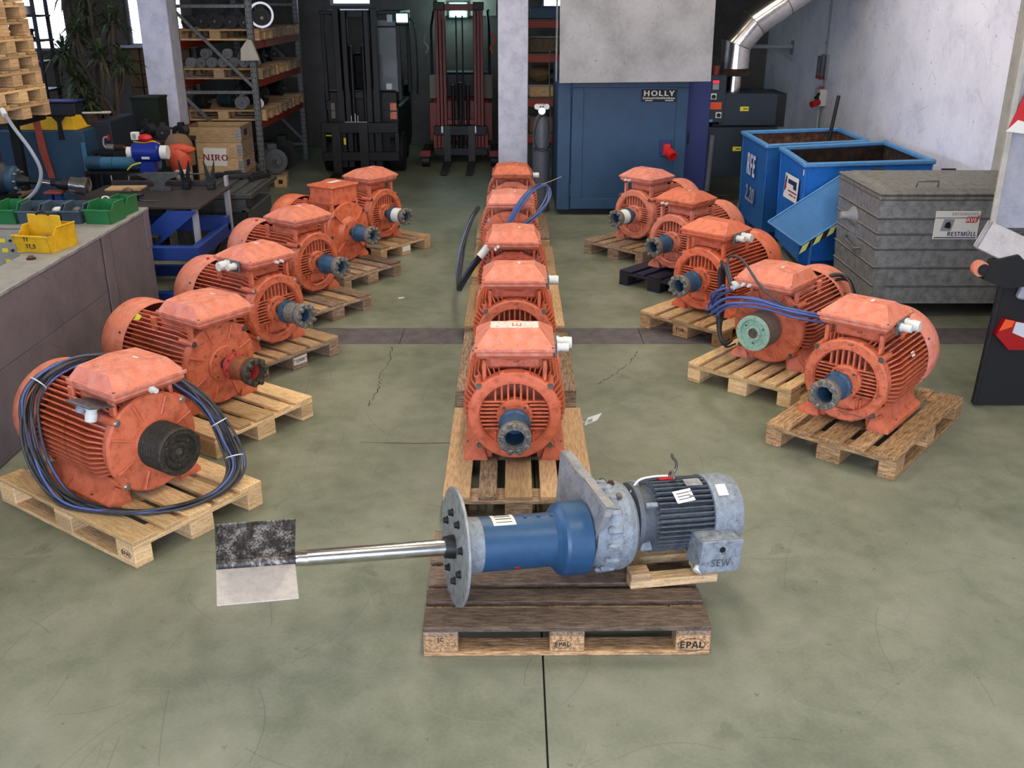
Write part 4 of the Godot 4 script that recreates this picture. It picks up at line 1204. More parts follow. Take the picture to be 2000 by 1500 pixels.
	for r in 3:
		bpart(nm, "print_line", Vector3(0, 0.014 - r * 0.014, 0.0014), Vector3(0.07, 0.003, 0.0006), "ink", 0.0)
	bpart(mb, "type_plate", Y.origin + Vector3(1.07, 0.167, 0.03), Vector3(0.08, 0.002, 0.05), "zinc_plate", 0.0, Vector3(10, 0, 0))
	bpart(mb, "red_cloth_tag", Y.origin + Vector3(0.96, 0.170, -0.02), Vector3(0.07, 0.012, 0.03), "red", 0.004)
	var eye := []
	for k in 15:
		var an := TAU * k / 14
		eye.append(Y.origin + Vector3(0.98, 0.185 + sin(an) * 0.022, cos(an) * 0.022))
	tpart(mb, "lifting_eye", eye, 0.006, "bolt", 8)
	tpart(mb, "hook", curve([Y.origin + Vector3(0.98, 0.20, 0), Y.origin + Vector3(0.995, 0.225, 0), Y.origin + Vector3(0.99, 0.26, 0), Y.origin + Vector3(0.97, 0.28, 0), Y.origin + Vector3(0.965, 0.30, 0)], 5), 0.007, "bolt", 8)
	tpart(mb, "earth_cable", curve([Y.origin + Vector3(0.79, 0.12, 0), Y.origin + Vector3(0.82, 0.175, 0), Y.origin + Vector3(0.89, 0.185, -0.01), Y.origin + Vector3(0.97, 0.18, -0.02)], 6), 0.005, "paper", 6)
	# timber frame the motor rests on
	var w := thing("timber_support", "small pale timber frame wedged under the grey gear motor", "wooden frame", Vector3(0.70, 0.1445, -3.83), 9.0)
	bpart(w, "rail", Vector3(0, 0.02, 0.09), Vector3(0.40, 0.04, 0.07), "wood_fresh_x0", 0.003)
	bpart(w, "rail", Vector3(0, 0.02, -0.10), Vector3(0.40, 0.04, 0.07), "wood_fresh_x1", 0.003)
	for k in [-1, 1]:
		bpart(w, "cheek_block", Vector3(k * 0.155, 0.05, 0.09), Vector3(0.09, 0.02, 0.08), "wood_mid_x1", 0.003)
		bpart(w, "cheek_block", Vector3(k * 0.155, 0.0675, 0.09), Vector3(0.09, 0.015, 0.08), "wood_mid_x0", 0.003)
		bpart(w, "cross_piece", Vector3(k * 0.15, 0.048, -0.06), Vector3(0.07, 0.016, 0.20), "wood_fresh_z0", 0.003)

# ------------------------------------------------------------ right side: skips, refuse container, van
func skip(called: String, label: String, rim: Array, h: float, paint: String, rim_paint: String, inner: String) -> Node3D:
	var c := Vector2.ZERO
	for r in rim: c += r / 4.0
	var t := thing(called, label, "skip", Vector3(c.x, 0, c.y), 0.0, "blue tipping skips by the white wall")
	var top := []
	var low := []
	var itop := []
	var ilow := []
	for r in rim:
		var q: Vector2 = r - c
		top.append(Vector3(q.x, h - 0.02, q.y))
		low.append(Vector3(q.x * 0.96, 0.12, q.y * 0.96))
		itop.append(Vector3(q.x * 0.985, h - 0.004, q.y * 0.985))
		ilow.append(Vector3(q.x * 0.945, 0.14, q.y * 0.945))
	for i in 4:
		var j := (i + 1) % 4
		var mid: Vector3 = (top[i] + top[j]) / 2.0
		var s := fresh()
		quad(s, top[i], top[j], low[j], low[i], mid)
		quad(s, top[i], top[j], itop[j], itop[i], UP)
		part(t, "side_panel", done(s), paint)
		s = fresh()
		quad(s, itop[i], itop[j], ilow[j], ilow[i], -mid)
		part(t, "inner_face", done(s), inner)
		# folded rim
		s = fresh()
		var a: Vector3 = top[i]
		var b: Vector3 = top[j]
		var out := Vector3(mid.x, 0, mid.z).normalized()
		var l := (b - a).length()
		var f := Transform3D(Basis((b - a).normalized(), UP, (b - a).normalized().cross(UP)), (a + b) / 2.0)
		box(s, Vector3(0, -0.005, 0), Vector3(l + 0.05, 0.045, 0.055), 0.01, f)
		part(t, "rim", done(s), rim_paint)
		cpart(t, "corner_weld", low[i], top[i], 0.008, paint, 6)
	var s := fresh()
	quad(s, low[0], low[1], low[2], low[3], Vector3.DOWN)
	quad(s, ilow[0], ilow[1], ilow[2], ilow[3], UP)
	part(t, "bottom_plate", done(s), inner)
	for k in [-0.3, 0.3]:
		bpart(t, "fork_pocket", Vector3(0, 0.06, k), Vector3(1.0, 0.12, 0.2), paint, 0.004)
	return t

func build_right_side() -> void:
	var rfe := skip("tipping_skip", "older blue skip with painted letters RFE 220 and rusty inside", [Vector2(2.76, -10.75), Vector2(3.96, -11.12), Vector2(3.97, -12.2), Vector2(2.75, -11.9)], 1.1, "blue_skip_old", "blue_skip_rim", "rust")
	# hand-painted letters on the face towards the motors
	lettering(rfe, "painted_letters", "RFE", 0.19, "pillar", Vector3(2.735 - 3.36, 0.78, -11.33 + 11.4925), Vector3(0, -90, 0), false, 0.002).scale = Vector3(0.9, 1.25, 1)
	lettering(rfe, "painted_number", "2.20", 0.16, "frame_white", Vector3(2.745 - 3.36, 0.45, -11.33 + 11.4925), Vector3(0, -90, 0), false, 0.002).scale = Vector3(1.0, 1.1, 1)
	var sk := skip("tipping_skip", "bright blue skip with white sticker and pale rim behind the zinc refuse container", [Vector2(2.82, -9.48), Vector2(4.12, -9.70), Vector2(4.12, -11.02), Vector2(2.87, -10.6)], 1.1, "blue_skip", "blue_skip_rim", "rust_dark")
	var oc := Vector3(3.4825, 0, -10.2)
	var stk := bpart(sk, "white_sticker", Vector3(2.803, 0.79, -9.86) - oc, Vector3(0.004, 0.24, 0.42), "paper", 0.0, Vector3(0, 2.5, -1.5))
	ppart(stk, "blue_emblem", [Vector2(-0.20, -0.08), Vector2(-0.15, 0.0), Vector2(-0.14, 0.09), Vector2(-0.17, 0.11), Vector2(-0.20, 0.04)], 0.002, 0.003, "navy_print", Transform3D(Basis(Vector3(0, 0, 1), UP, Vector3(-1, 0, 0)), Vector3.ZERO))
	ppart(stk, "red_emblem", [Vector2(-0.17, -0.05), Vector2(-0.14, -0.02), Vector2(-0.15, 0.04), Vector2(-0.18, 0.02)], 0.003, 0.004, "red", Transform3D(Basis(Vector3(0, 0, 1), UP, Vector3(-1, 0, 0)), Vector3.ZERO))
	bpart(stk, "blue_print", Vector3(-0.0022, 0.055, 0.03), Vector3(0.001, 0.045, 0.27), "navy_print", 0.0)
	bpart(stk, "blue_print", Vector3(-0.0022, 0.015, 0.12), Vector3(0.001, 0.035, 0.10), "navy_print", 0.0)
	for q in [[-0.035, 0.02, 0.20], [-0.035, 0.16, 0.07], [-0.07, 0.03, 0.13], [-0.07, 0.15, 0.06]]:
		bpart(stk, "red_print", Vector3(-0.0022, q[0], q[1]), Vector3(0.001, 0.014, q[2]), "purple_print", 0.0)
	bpart(sk, "small_label", Vector3(2.815, 1.0, -9.52) - oc, Vector3(0.003, 0.06, 0.03), "paper", 0.0)
	# tilted flap plate with a hazard stripe below
	var A := Vector3(2.47, 0.555, -9.36)
	var C := Vector3(2.77, 0.36, -9.20)
	var B := Vector3(3.20, 1.03, -9.42)
	var fl := thing("skip_flap", "pale blue tilted steel flap with black and yellow hazard stripe beneath", "steel plate", A)
	var s := fresh()
	var n := (B - A).cross(C - A).normalized()
	if n.z < 0: n = -n
	var a0 := Vector3.ZERO
	var b0 := B - A
	var c0 := C - A
	var d0 := B + C - A - A
	quad(s, a0, b0, d0, c0, n)
	quad(s, a0 - n * 0.008, b0 - n * 0.008, d0 - n * 0.008, c0 - n * 0.008, -n)
	quad(s, a0, c0, c0 - n * 0.008, a0 - n * 0.008, a0 - b0)
	quad(s, c0, d0, d0 - n * 0.008, c0 - n * 0.008, c0 - a0)
	quad(s, a0, b0, b0 - n * 0.008, a0 - n * 0.008, a0 - c0)
	quad(s, b0, d0, d0 - n * 0.008, b0 - n * 0.008, b0 - a0)
	part(fl, "plate", done(s), "blue_skip_pale")
	cpart(fl, "edge_bead", a0, b0, 0.008, "blue_skip_rim", 8)
	cpart(fl, "edge_bead", c0, d0, 0.009, "blue_skip_rim", 8)
	cpart(fl, "edge_bead", a0, c0, 0.009, "blue_skip_rim", 8)
	var e := (d0 - c0).normalized()
	for k in 8:
		var p0 := c0 + e * (0.02 + 0.075 * k) + Vector3(0, -0.012, 0.004)
		s = fresh()
		var q1 := p0 + e * 0.075
		var dn := Vector3(-0.03, -0.085, 0)
		quad(s, p0, q1, q1 + dn, p0 + dn, Vector3(0, 0, 1))
		quad(s, p0 + Vector3(0, 0, -0.006), q1 + Vector3(0, 0, -0.006), q1 + dn + Vector3(0, 0, -0.006), p0 + dn + Vector3(0, 0, -0.006), Vector3(0, 0, -1))
		part(fl, "hazard_stripe", done(s), "hazard_yellow" if k % 2 == 0 else "hazard_black")
	for k in [0.12, 0.55]:
		cpart(fl, "stay", c0 + e * k + Vector3(0, -0.02, -0.01), Vector3(c0.x + e.x * k, -A.y + 0.0, c0.z - 0.02), 0.015, "blue_skip_old", 8)
	build_container()
	build_van()

func build_container() -> void:
	var t := thing("refuse_container", "large grey galvanised refuse container with lid and white sticker", "waste container", Vector3(3.77, 0, -8.565))
	var y := 0.13
	for k in 6:   # bands that step in towards the foot
		var hh: float = [0.15, 0.16, 0.16, 0.13, 0.13, 0.16][k]
		var w := 1.40 + 0.012 * k
		var s := fresh()
		frustum(s, Rect2(-w / 2, -0.51 - 0.004 * k, w, 1.02 + 0.008 * k), y, Rect2(-w / 2 - 0.012, -0.517 - 0.004 * k, w + 0.024, 1.034 + 0.008 * k), y + hh - 0.004)
		part(t, "pressed_band", done(s), "zinc")
		y += hh
	for k in 5:
		bpart(t, "pressed_bead", Vector3(0, [0.283, 0.443, 0.603, 0.733, 0.863][k] + 0.012, 0), Vector3(1.445 + 0.012 * k, 0.012, 1.058 + 0.008 * k), "zinc_lid", 0.005)
	bpart(t, "body_core", Vector3(0, 0.57, 0), Vector3(1.39, 0.86, 1.0), "zinc", 0.0)
	bpart(t, "rim", Vector3(0, 1.035, 0), Vector3(1.50, 0.045, 1.09), "zinc_lid", 0.015)
	var l := bpart(t, "lid", Vector3(0, 1.07, 0), Vector3(1.51, 0.022, 1.10), "zinc_lid", 0.008)
	var s := fresh()
	frustum(s, Rect2(-0.70, -0.49, 1.40, 0.98), 0.011, Rect2(-0.66, -0.45, 1.32, 0.90), 0.034)
	frustum(s, Rect2(-0.22, 0.02, 0.75, 0.34), 0.034, Rect2(-0.18, 0.06, 0.62, 0.24), 0.042)
	part(l, "raised_panel", done(s), "zinc_lid")
	for x in [-0.32, 0.58]:
		tpart(l, "lid_handle", [Vector3(x - 0.09, 0.03, 0.40), Vector3(x - 0.085, 0.085, 0.42), Vector3(x + 0.085, 0.085, 0.42), Vector3(x + 0.09, 0.03, 0.40)], 0.008, "zinc_post", 8)
	for x in [-0.40, 0.25]:
		cpart(l, "hinge", Vector3(x - 0.06, 0.012, -0.53), Vector3(x + 0.06, 0.012, -0.53), 0.026, "dark_parts", 12)
	# lifting boss and bar on the left end
	var bs := bpart(t, "boss_plate", Vector3(-0.715, 0.72, -0.06), Vector3(0.02, 0.28, 0.24), "zinc_plate", 0.006)
	lpart(bs, "lifting_boss", [Vector2(0, 0), Vector2(0, 0.09), Vector2(0.03, 0.075), Vector2(0.06, 0.04), Vector2(0.13, 0.035), Vector2(0.14, 0.0)], "zinc_plate", Transform3D(Basis(Vector3(0, 0, 1), UP, Vector3(-1, 0, 0)), Vector3(-0.01, 0.05, 0)), 20)
	tpart(t, "end_handle", [Vector3(-0.705, 0.565, -0.20), Vector3(-0.76, 0.55, -0.18), Vector3(-0.76, 0.52, 0.14), Vector3(-0.705, 0.535, 0.17)], 0.011, "zinc_post", 8)
	ppart(t, "corner_patch", [Vector2(-0.70, 0.14), Vector2(-0.59, 0.14), Vector2(-0.59, 0.40), Vector2(-0.70, 0.40)], 0.516, 0.526, "zinc_lid")
	# sticker
	var k := bpart(t, "white_sticker", Vector3(-0.085, 0.815, 0.541), Vector3(0.37, 0.235, 0.003), "paper", 0.0)
	lettering(k, "print", "ENTSORGUNG", 0.024, "plastic_grey", Vector3(0.06, 0.092, 0.002), Vector3.ZERO, false, 0.001)
	ppart(k, "red_panel", [Vector2(0.07, 0.02), Vector2(0.165, 0.02), Vector2(0.182, 0.085), Vector2(0.16, 0.07), Vector2(0.08, 0.07)], 0.0016, 0.0024, "red")
	lettering(k, "print", "AVE", 0.036, "paper", Vector3(0.12, 0.044, 0.0028), Vector3.ZERO, false, 0.001)
	ppart(k, "grey_picture", [Vector2(-0.13, -0.05), Vector2(-0.04, -0.05), Vector2(-0.02, 0.05), Vector2(-0.11, 0.05)], 0.0016, 0.0022, "plastic_grey")
	ppart(k, "picture_detail", [Vector2(-0.10, -0.02), Vector2(-0.05, -0.03), Vector2(-0.045, 0.0), Vector2(-0.06, 0.03), Vector2(-0.09, 0.02)], 0.0022, 0.0028, "dark_parts")
	lettering(k, "print", "RESTMÜLL", 0.036, "navy_print", Vector3(0.055, -0.075, 0.002), Vector3.ZERO, false, 0.001)
	bpart(k, "blue_line", Vector3(0, -0.105, 0.002), Vector3(0.35, 0.008, 0.001), "navy_print", 0.0)
	for q in [[-0.55, -0.38], [0.55, -0.38], [-0.55, 0.38], [0.55, 0.38]]:
		var w := cpart(t, "caster", Vector3(q[0] - 0.02, 0.06, q[1]), Vector3(q[0] + 0.02, 0.06, q[1]), 0.06, "rubber", 16)
		bpart(w, "fork", Vector3(q[0], 0.10, q[1]), Vector3(0.06, 0.07, 0.05), "dark_parts", 0.004)

func build_van() -> void:
	var t := thing("delivery_van", "rear corner of a grey van with tail lift and black mud flap", "van", Vector3(3.5, 0, -6.1))
	var D := Transform3D(Basis(Vector3(1, 0, 0), Vector3(0, 0, -1), Vector3(0, 1, 0)), Vector3.ZERO)   # poly (x, -z), pushed up
	var b := ppart(t, "body_panel", [Vector2(-0.49, 0.0), Vector2(-0.02, 0.80), Vector2(1.0, 0.80), Vector2(1.0, 0.0)], 1.22, 3.2, "van_grey", D)
	bpart(b, "edge_strip", Vector3(-0.478, 2.2, 0.012), Vector3(0.035, 1.96, 0.03), "cream", 0.006)
	var pn := ppart(b, "red_pennant", [Vector2(0, 0), Vector2(0.12, 0.02), Vector2(0.14, 0.22), Vector2(0.07, 0.22)], 0.0, 0.004, "red", Transform3D(Basis.IDENTITY, Vector3(-0.50, 1.83, 0.03)))
	ppart(pn, "white_corner", [Vector2(-0.012, -0.012), Vector2(0.14, -0.03), Vector2(0.14, 0.03), Vector2(0.05, 0.055)], 0.004, 0.007, "paper", Transform3D(Basis.IDENTITY, Vector3(-0.50, 1.83, 0.03)))
	var lp := ppart(t, "lift_plate", [Vector2(-0.566, 1.104), Vector2(-0.498, 1.268), Vector2(0.45, 0.86), Vector2(0.42, 0.66)], -0.01, 0.04, "van_plate")
	cpart(lp, "plate_edge", Vector3(-0.566, 1.104, 0.03), Vector3(-0.498, 1.268, 0.03), 0.014, "zinc_plate", 8)
	cpart(lp, "plate_edge", Vector3(-0.566, 1.104, 0.03), Vector3(0.42, 0.66, 0.03), 0.010, "zinc_plate", 8)
	var w := cpart(t, "guide_roller", Vector3(-0.515, 0.965, 0.0), Vector3(-0.515, 0.965, 0.05), 0.05, "orange_dusty", 20)
	cpart(w, "roller_hub", Vector3(-0.50, 0.96, 0.02), Vector3(-0.50, 0.96, 0.065), 0.038, "rubber", 16)
	ppart(t, "lift_arm", [Vector2(-0.50, 0.90), Vector2(-0.46, 1.02), Vector2(-0.30, 1.06), Vector2(-0.18, 0.95), Vector2(-0.20, 0.86), Vector2(-0.34, 0.84)], 0.0, 0.07, "rubber")
	ppart(t, "mount_plate", [Vector2(-0.46, 1.10), Vector2(-0.36, 1.14), Vector2(-0.22, 1.02), Vector2(-0.40, 1.01)], 0.0, 0.03, "van_plate")
	var f := ppart(t, "mud_flap", [Vector2(-0.38, 0.012), Vector2(1.0, 0.012), Vector2(1.0, 1.0), Vector2(-0.32, 1.0), Vector2(-0.33, 0.8)], -0.04, 0.0, "rubber")
	bpart(f, "flap_edge", Vector3(-0.362, 0.45, 0.0), Vector3(0.03, 0.86, 0.03), "dark_parts", 0.004, Vector3(0, 0, -2.2))
	bpart(t, "bumper_bar", Vector3(0.2, 0.72, 0.03), Vector3(0.9, 0.09, 0.05), "van_grey", 0.01, Vector3(0, 0, -12))
	var k := ppart(t, "tail_light", [Vector2(-0.34, 0.52), Vector2(-0.30, 0.63), Vector2(-0.16, 0.60), Vector2(-0.14, 0.42), Vector2(-0.24, 0.42)], 0.0, 0.05, "lamp_red")
	ppart(k, "clear_lens", [Vector2(-0.24, 0.54), Vector2(-0.23, 0.615), Vector2(-0.15, 0.60), Vector2(-0.145, 0.50)], 0.05, 0.055, "lamp_clear")
	ppart(k, "amber_lens", [Vector2(-0.33, 0.55), Vector2(-0.30, 0.632), Vector2(-0.24, 0.62), Vector2(-0.25, 0.58)], 0.05, 0.054, "orange_label")
	cpart(t, "rear_wheel", Vector3(0.62, 0.33, -0.55), Vector3(0.62, 0.33, -0.25), 0.33, "rubber", 24)

# ------------------------------------------------------------ back right: oven, furnace, duct, wall fittings
func build_back_right() -> void:
	var o := thing("industrial_oven", "blue industrial oven with large door and black name plate", "oven", Vector3(1.35, 0, -12.35))
	bpart(o, "body", Vector3(0, 0.92, -0.78), Vector3(1.58, 1.70, 1.5), "blue_oven", 0.008)
	bpart(o, "plinth", Vector3(0, 0.035, -0.75), Vector3(1.5, 0.07, 1.4), "black_dark", 0.0)
	bpart(o, "side_post", Vector3(-0.71, 0.92, 0.0), Vector3(0.16, 1.70, 0.06), "blue_oven", 0.005)
	var d := bpart(o, "door", Vector3(0.085, 0.885, 0.012), Vector3(1.41, 1.60, 0.05), "blue_oven", 0.006)
	for q in [[0, 0.735, 1.41, 0.13], [0, -0.735, 1.41, 0.13]]:
		bpart(d, "door_frame", Vector3(q[0], q[1], 0.034), Vector3(q[2], q[3], 0.02), "blue_oven", 0.004)
	for q in [-0.635, 0.635]:
		bpart(d, "door_frame", Vector3(q, 0, 0.034), Vector3(0.14, 1.34, 0.02), "blue_oven", 0.004)
	var sg := bpart(d, "name_plate", Vector3(0.345, 0.575, 0.030), Vector3(0.42, 0.14, 0.008), "ink", 0.002)
	lettering(sg, "name", "HOLLY", 0.062, "paper", Vector3(0, 0.028, 0.0045), Vector3.ZERO, false, 0.001).scale = Vector3(1.45, 1, 1)
	lettering(sg, "name_line", "Industrieofenbau", 0.026, "paper", Vector3(0, -0.027, 0.0045), Vector3.ZERO, false, 0.001).scale = Vector3(1.3, 1, 1)
	for q in [[-0.12, 0.09], [0.13, 0.10]]:
		bpart(sg, "small_print", Vector3(q[0], -0.055, 0.0045), Vector3(q[1], 0.010, 0.001), "paper", 0.0)
	var so := bpart(d, "blue_socket_plate", Vector3(0.46, -0.05, 0.035), Vector3(0.14, 0.20, 0.03), "blue_deep", 0.004)
	bpart(so, "red_socket_box", Vector3(0.01, -0.01, 0.045), Vector3(0.09, 0.14, 0.07), "red", 0.008)
	lpart(so, "red_plug", [Vector2(0.06, 0), Vector2(0.06, 0.062), Vector2(0.16, 0.058), Vector2(0.165, 0.045), Vector2(0.13, 0.042), Vector2(0.13, 0)], "red", Transform3D(Basis.IDENTITY.rotated(Vector3.RIGHT, 0.35).rotated(UP, 0.35), Vector3(0.02, -0.02, 0.02)), 20)
	for y in [0.25, 1.45]:
		cpart(o, "hinge", Vector3(-0.63, y, 0.045), Vector3(-0.63, y + 0.14, 0.045), 0.014, "blue_oven", 10)
	# raised grey plate in front of the oven's top
	var pl := thing("oven_hood_plate", "large blotchy grey zinc hood plate hanging in front of the blue oven", "metal plate", Vector3(1.44, 1.64, -12.0))
	bpart(pl, "front_sheet", Vector3(0, 0.68, 0), Vector3(1.78, 1.36, 0.012), "hood_sheet", 0.002, Vector3(0, 0, 0.6))
	bpart(pl, "side_sheet", Vector3(-0.915, 0.62, -0.20), Vector3(0.010, 1.24, 0.30), "zinc_plate", 0.002)
	bpart(pl, "side_sheet", Vector3(0.875, 0.68, -0.17), Vector3(0.010, 1.3, 0.32), "zinc_plate", 0.002)
	for x in [-0.6, 0.6]:
		bpart(pl, "hanger", Vector3(x, 1.3, -0.45), Vector3(0.05, 0.04, 0.9), "dark_parts", 0.003)
	var bp := thing("blue_cabinet", "narrow deep blue cabinet between the oven and the dark furnace", "cabinet", Vector3(2.34, 0, -12.95))
	bpart(bp, "body", Vector3(0, 0.82, 0), Vector3(0.30, 1.6, 0.5), "blue_deep", 0.006)
	bpart(bp, "base", Vector3(0, 0.01, 0), Vector3(0.28, 0.02, 0.46), "black_dark", 0.0)
	bpart(bp, "handle", Vector3(-0.1, 0.9, 0.262), Vector3(0.02, 0.14, 0.02), "dark_parts", 0.003)
	# plastic sleeve hanging from the cabinet
	cpart(bp, "film_roll", Vector3(0.17, 0.25, 0.31), Vector3(0.19, 0.95, 0.30), 0.035, "gas_grey", 12)
	var f := thing("furnace", "dark blue furnace with control column and yellow warning labels", "furnace", Vector3(3.0, 0, -13.05))
	bpart(f, "upper_body", Vector3(0.05, 1.22, -0.4), Vector3(0.74, 0.40, 0.8), "blue_dark", 0.006)
	bpart(f, "lower_body", Vector3(0.0, 0.68, -0.42), Vector3(0.92, 0.64, 0.8), "blue_dark", 0.006)
	bpart(f, "waist", Vector3(0.02, 1.01, -0.45), Vector3(0.8, 0.04, 0.7), "black_dark", 0.0)
	bpart(f, "side_housing", Vector3(0.49, 1.2, -0.45), Vector3(0.14, 0.42, 0.7), "black_metal", 0.006)
	for q in [[-0.42, -0.1], [0.42, -0.1], [-0.42, -0.75], [0.42, -0.75]]:
		bpart(f, "leg", Vector3(q[0], 0.18, q[1]), Vector3(0.07, 0.36, 0.07), "black_metal", 0.004)
	for q in [[0.0, 1.23], [-0.05, 0.72]]:
		var yl := bpart(f, "warning_label", Vector3(q[0], q[1], 0.003 if q[1] > 1 else -0.017), Vector3(0.11, 0.055, 0.002), "yellow_label", 0.0)
		bpart(yl, "print_line", Vector3(0.015, 0, 0.0014), Vector3(0.06, 0.012, 0.001), "ink", 0.0)
	var cp := bpart(f, "control_column", Vector3(-0.385, 1.36, -0.02), Vector3(0.23, 0.58, 0.2), "blue_dark", 0.006)
	bpart(cp, "red_display", Vector3(-0.02, 0.21, 0.101), Vector3(0.075, 0.03, 0.004), "glow_red", 0.0)
	bpart(cp, "keypad", Vector3(-0.02, 0.15, 0.101), Vector3(0.08, 0.07, 0.004), "plastic_grey", 0.002)
	for q in [[-0.04, 0.03], [0.04, -0.20]]:
		var sw := bpart(cp, "switch_plate", Vector3(q[0], q[1], 0.101), Vector3(0.075, 0.075, 0.005), "plastic_white", 0.003)
		cpart(sw, "switch_knob", Vector3(0, 0, 0.002), Vector3(0, 0, 0.03), 0.025, "ink", 14)
	bpart(cp, "orange_label", Vector3(-0.02, -0.085, 0.101), Vector3(0.18, 0.09, 0.003), "orange_label", 0.0)
	bpart(cp, "blue_label", Vector3(-0.06, -0.27, 0.101), Vector3(0.06, 0.035, 0.003), "blue_skip_rim", 0.0)
	cpart(f, "red_beacon", Vector3(-0.40, 1.65, -0.02), Vector3(-0.40, 1.76, -0.02), 0.045, "truck_red", 14)
	# exhaust duct: stub, collar, elbow in three segments
	var u := thing("exhaust_duct", "shiny segmented steel exhaust duct rising from the furnace", "duct", Vector3(2.89, 1.422, -13.35))
	cpart(u, "stub", Vector3(0, 0, 0), Vector3(0, 0.26, 0), 0.10, "steel_bright", 28)
	cpart(u, "collar", Vector3(0, 0.20, 0), Vector3(0, 0.29, 0), 0.205, "rust_dark", 28)
	var pts := [Vector3(0, 0.29, 0), Vector3(0, 0.58, 0), Vector3(0.21, 0.84, 0), Vector3(0.58, 1.10, 0), Vector3(0.88, 1.31, 0)]
	for i in 4:
		var s := fresh()
		mitre(s, pts, i, 0.188)
		part(u, "duct_segment", done(s), "steel_bright")
		if i > 0:
			var dir: Vector3 = (pts[i + 1] - pts[i]).normalized() + (pts[i] - pts[i - 1]).normalized()
			lpart(u, "seam_ring", [Vector2(-0.005, 0.185), Vector2(-0.005, 0.196), Vector2(0.005, 0.196), Vector2(0.005, 0.185)], "steel", along(pts[i], pts[i] + dir), 28)
	# wire basket on the floor
	var wb := thing("wire_basket", "low rusty wire mesh basket in front of the dark furnace", "basket", Vector3(2.55, 0, -11.95))
	for y in [0.0, 0.07, 0.14, 0.21, 0.28]:
		tpart(wb, "ring_wire", [Vector3(-0.17, y + 0.006, -0.15), Vector3(0.17, y + 0.006, -0.15), Vector3(0.17, y + 0.006, 0.15), Vector3(-0.17, y + 0.006, 0.15), Vector3(-0.17, y + 0.006, -0.15)], 0.006, "rust_dark", 6)
	for k in 9:
		for z in [-0.15, 0.15]:
			cpart(wb, "upright_wire", Vector3(-0.17 + k * 0.0425, 0, z), Vector3(-0.17 + k * 0.0425, 0.29, z), 0.004, "rust_dark", 5)
	for k in 7:
		for x in [-0.17, 0.17]:
			cpart(wb, "upright_wire", Vector3(x, 0, -0.15 + k * 0.05), Vector3(x, 0.29, -0.15 + k * 0.05), 0.004, "rust_dark", 5)
	bpart(wb, "scrap_filling", Vector3(0, 0.13, 0), Vector3(0.32, 0.22, 0.28), "rust_dark", 0.02)
	# fittings on the white wall
	var x := 4.6
	var sb := thing("socket_box", "white distribution box with red socket on the white wall", "socket", Vector3(x - 0.055, 1.20, -14.95))
	bpart(sb, "case", Vector3(0, 0, 0), Vector3(0.11, 0.24, 0.24), "plastic_white", 0.01)
	bpart(sb, "dark_cover", Vector3(-0.06, 0.0, 0.07), Vector3(0.02, 0.12, 0.08), "black_metal", 0.004)
	cpart(sb, "red_cap", Vector3(-0.05, -0.06, 0.10), Vector3(-0.17, -0.09, 0.16), 0.045, "red", 16)
	cpart(sb, "dark_lever", Vector3(-0.05, 0.06, 0.10), Vector3(-0.13, 0.0, 0.17), 0.018, "black_metal", 10)
	cpart(sb, "red_button", Vector3(0, 0.12, 0), Vector3(0, 0.15, 0), 0.03, "red", 12)
	var sp := thing("wall_socket_plate", "grey plate with two red capped sockets above the white box", "socket", Vector3(x - 0.02, 1.62, -15.05))
	bpart(sp, "plate", Vector3.ZERO, Vector3(0.04, 0.34, 0.30), "plastic_grey", 0.006)
	for k in [-0.08, 0.08]:
		cpart(sp, "holder", Vector3(-0.045, -0.13, k), Vector3(-0.045, 0.15, k), 0.04, "gas_grey", 14)
		cpart(sp, "red_cap", Vector3(-0.045, -0.17, k), Vector3(-0.045, -0.12, k), 0.042, "truck_red", 14)
	var cd := thing("wall_conduit", "thin grey conduit running up the white wall from the sockets", "conduit", Vector3(x - 0.014, 0, -15.05))
	cpart(cd, "pipe", Vector3(0, 1.79, 0), Vector3(0, 2.99, 0), 0.014, "plastic_grey", 10)
	cpart(cd, "pipe", Vector3(0, 1.32, 0.05), Vector3(0, 1.45, 0.02), 0.012, "plastic_grey", 10)
	cpart(cd, "pipe", Vector3(0, 0.2, 0.06), Vector3(0, 1.08, 0.06), 0.010, "plastic_grey", 10)
	for y in [1.95, 2.45]:
		bpart(cd, "clip", Vector3(-0.004, y, 0), Vector3(0.03, 0.03, 0.045), "plastic_grey", 0.003)
	tpart(cd, "white_lead", curve([Vector3(-0.02, 1.10, 0.06), Vector3(-0.08, 1.02, 0.20), Vector3(-0.12, 0.80, 0.34), Vector3(-0.12, 0.55, 0.40)], 8), 0.006, "plastic_white", 6)
	var ba := thing("wall_bracket_arm", "white square steel arm sticking out of the white wall", "bracket", Vector3(x, 1.80, -16.9))
	bpart(ba, "arm", Vector3(-0.34, 0.02, 0), Vector3(0.68, 0.06, 0.06), "frame_white", 0.004)
	bpart(ba, "wall_plate", Vector3(-0.01, 0, 0), Vector3(0.02, 0.22, 0.18), "frame_white", 0.003)
	cpart(ba, "brace", Vector3(-0.30, 0, 0), Vector3(-0.01, -0.2, 0), 0.018, "frame_white", 8)
	var ib := thing("iron_bar", "dark iron bar leaning out of the older skip against the white wall", "bar", Vector3(3.73, 0, -11.85))
	cpart(ib, "rod", Vector3(-0.06, 0.16, 0), Vector3(0.10, 1.50, -0.05), 0.022, "black_metal", 10)
	# gas bottle
	var gb := thing("gas_bottle", "tall grey gas bottle with brass valve and hose beside the oven", "gas bottle", Vector3(0.37, 0, -12.6))
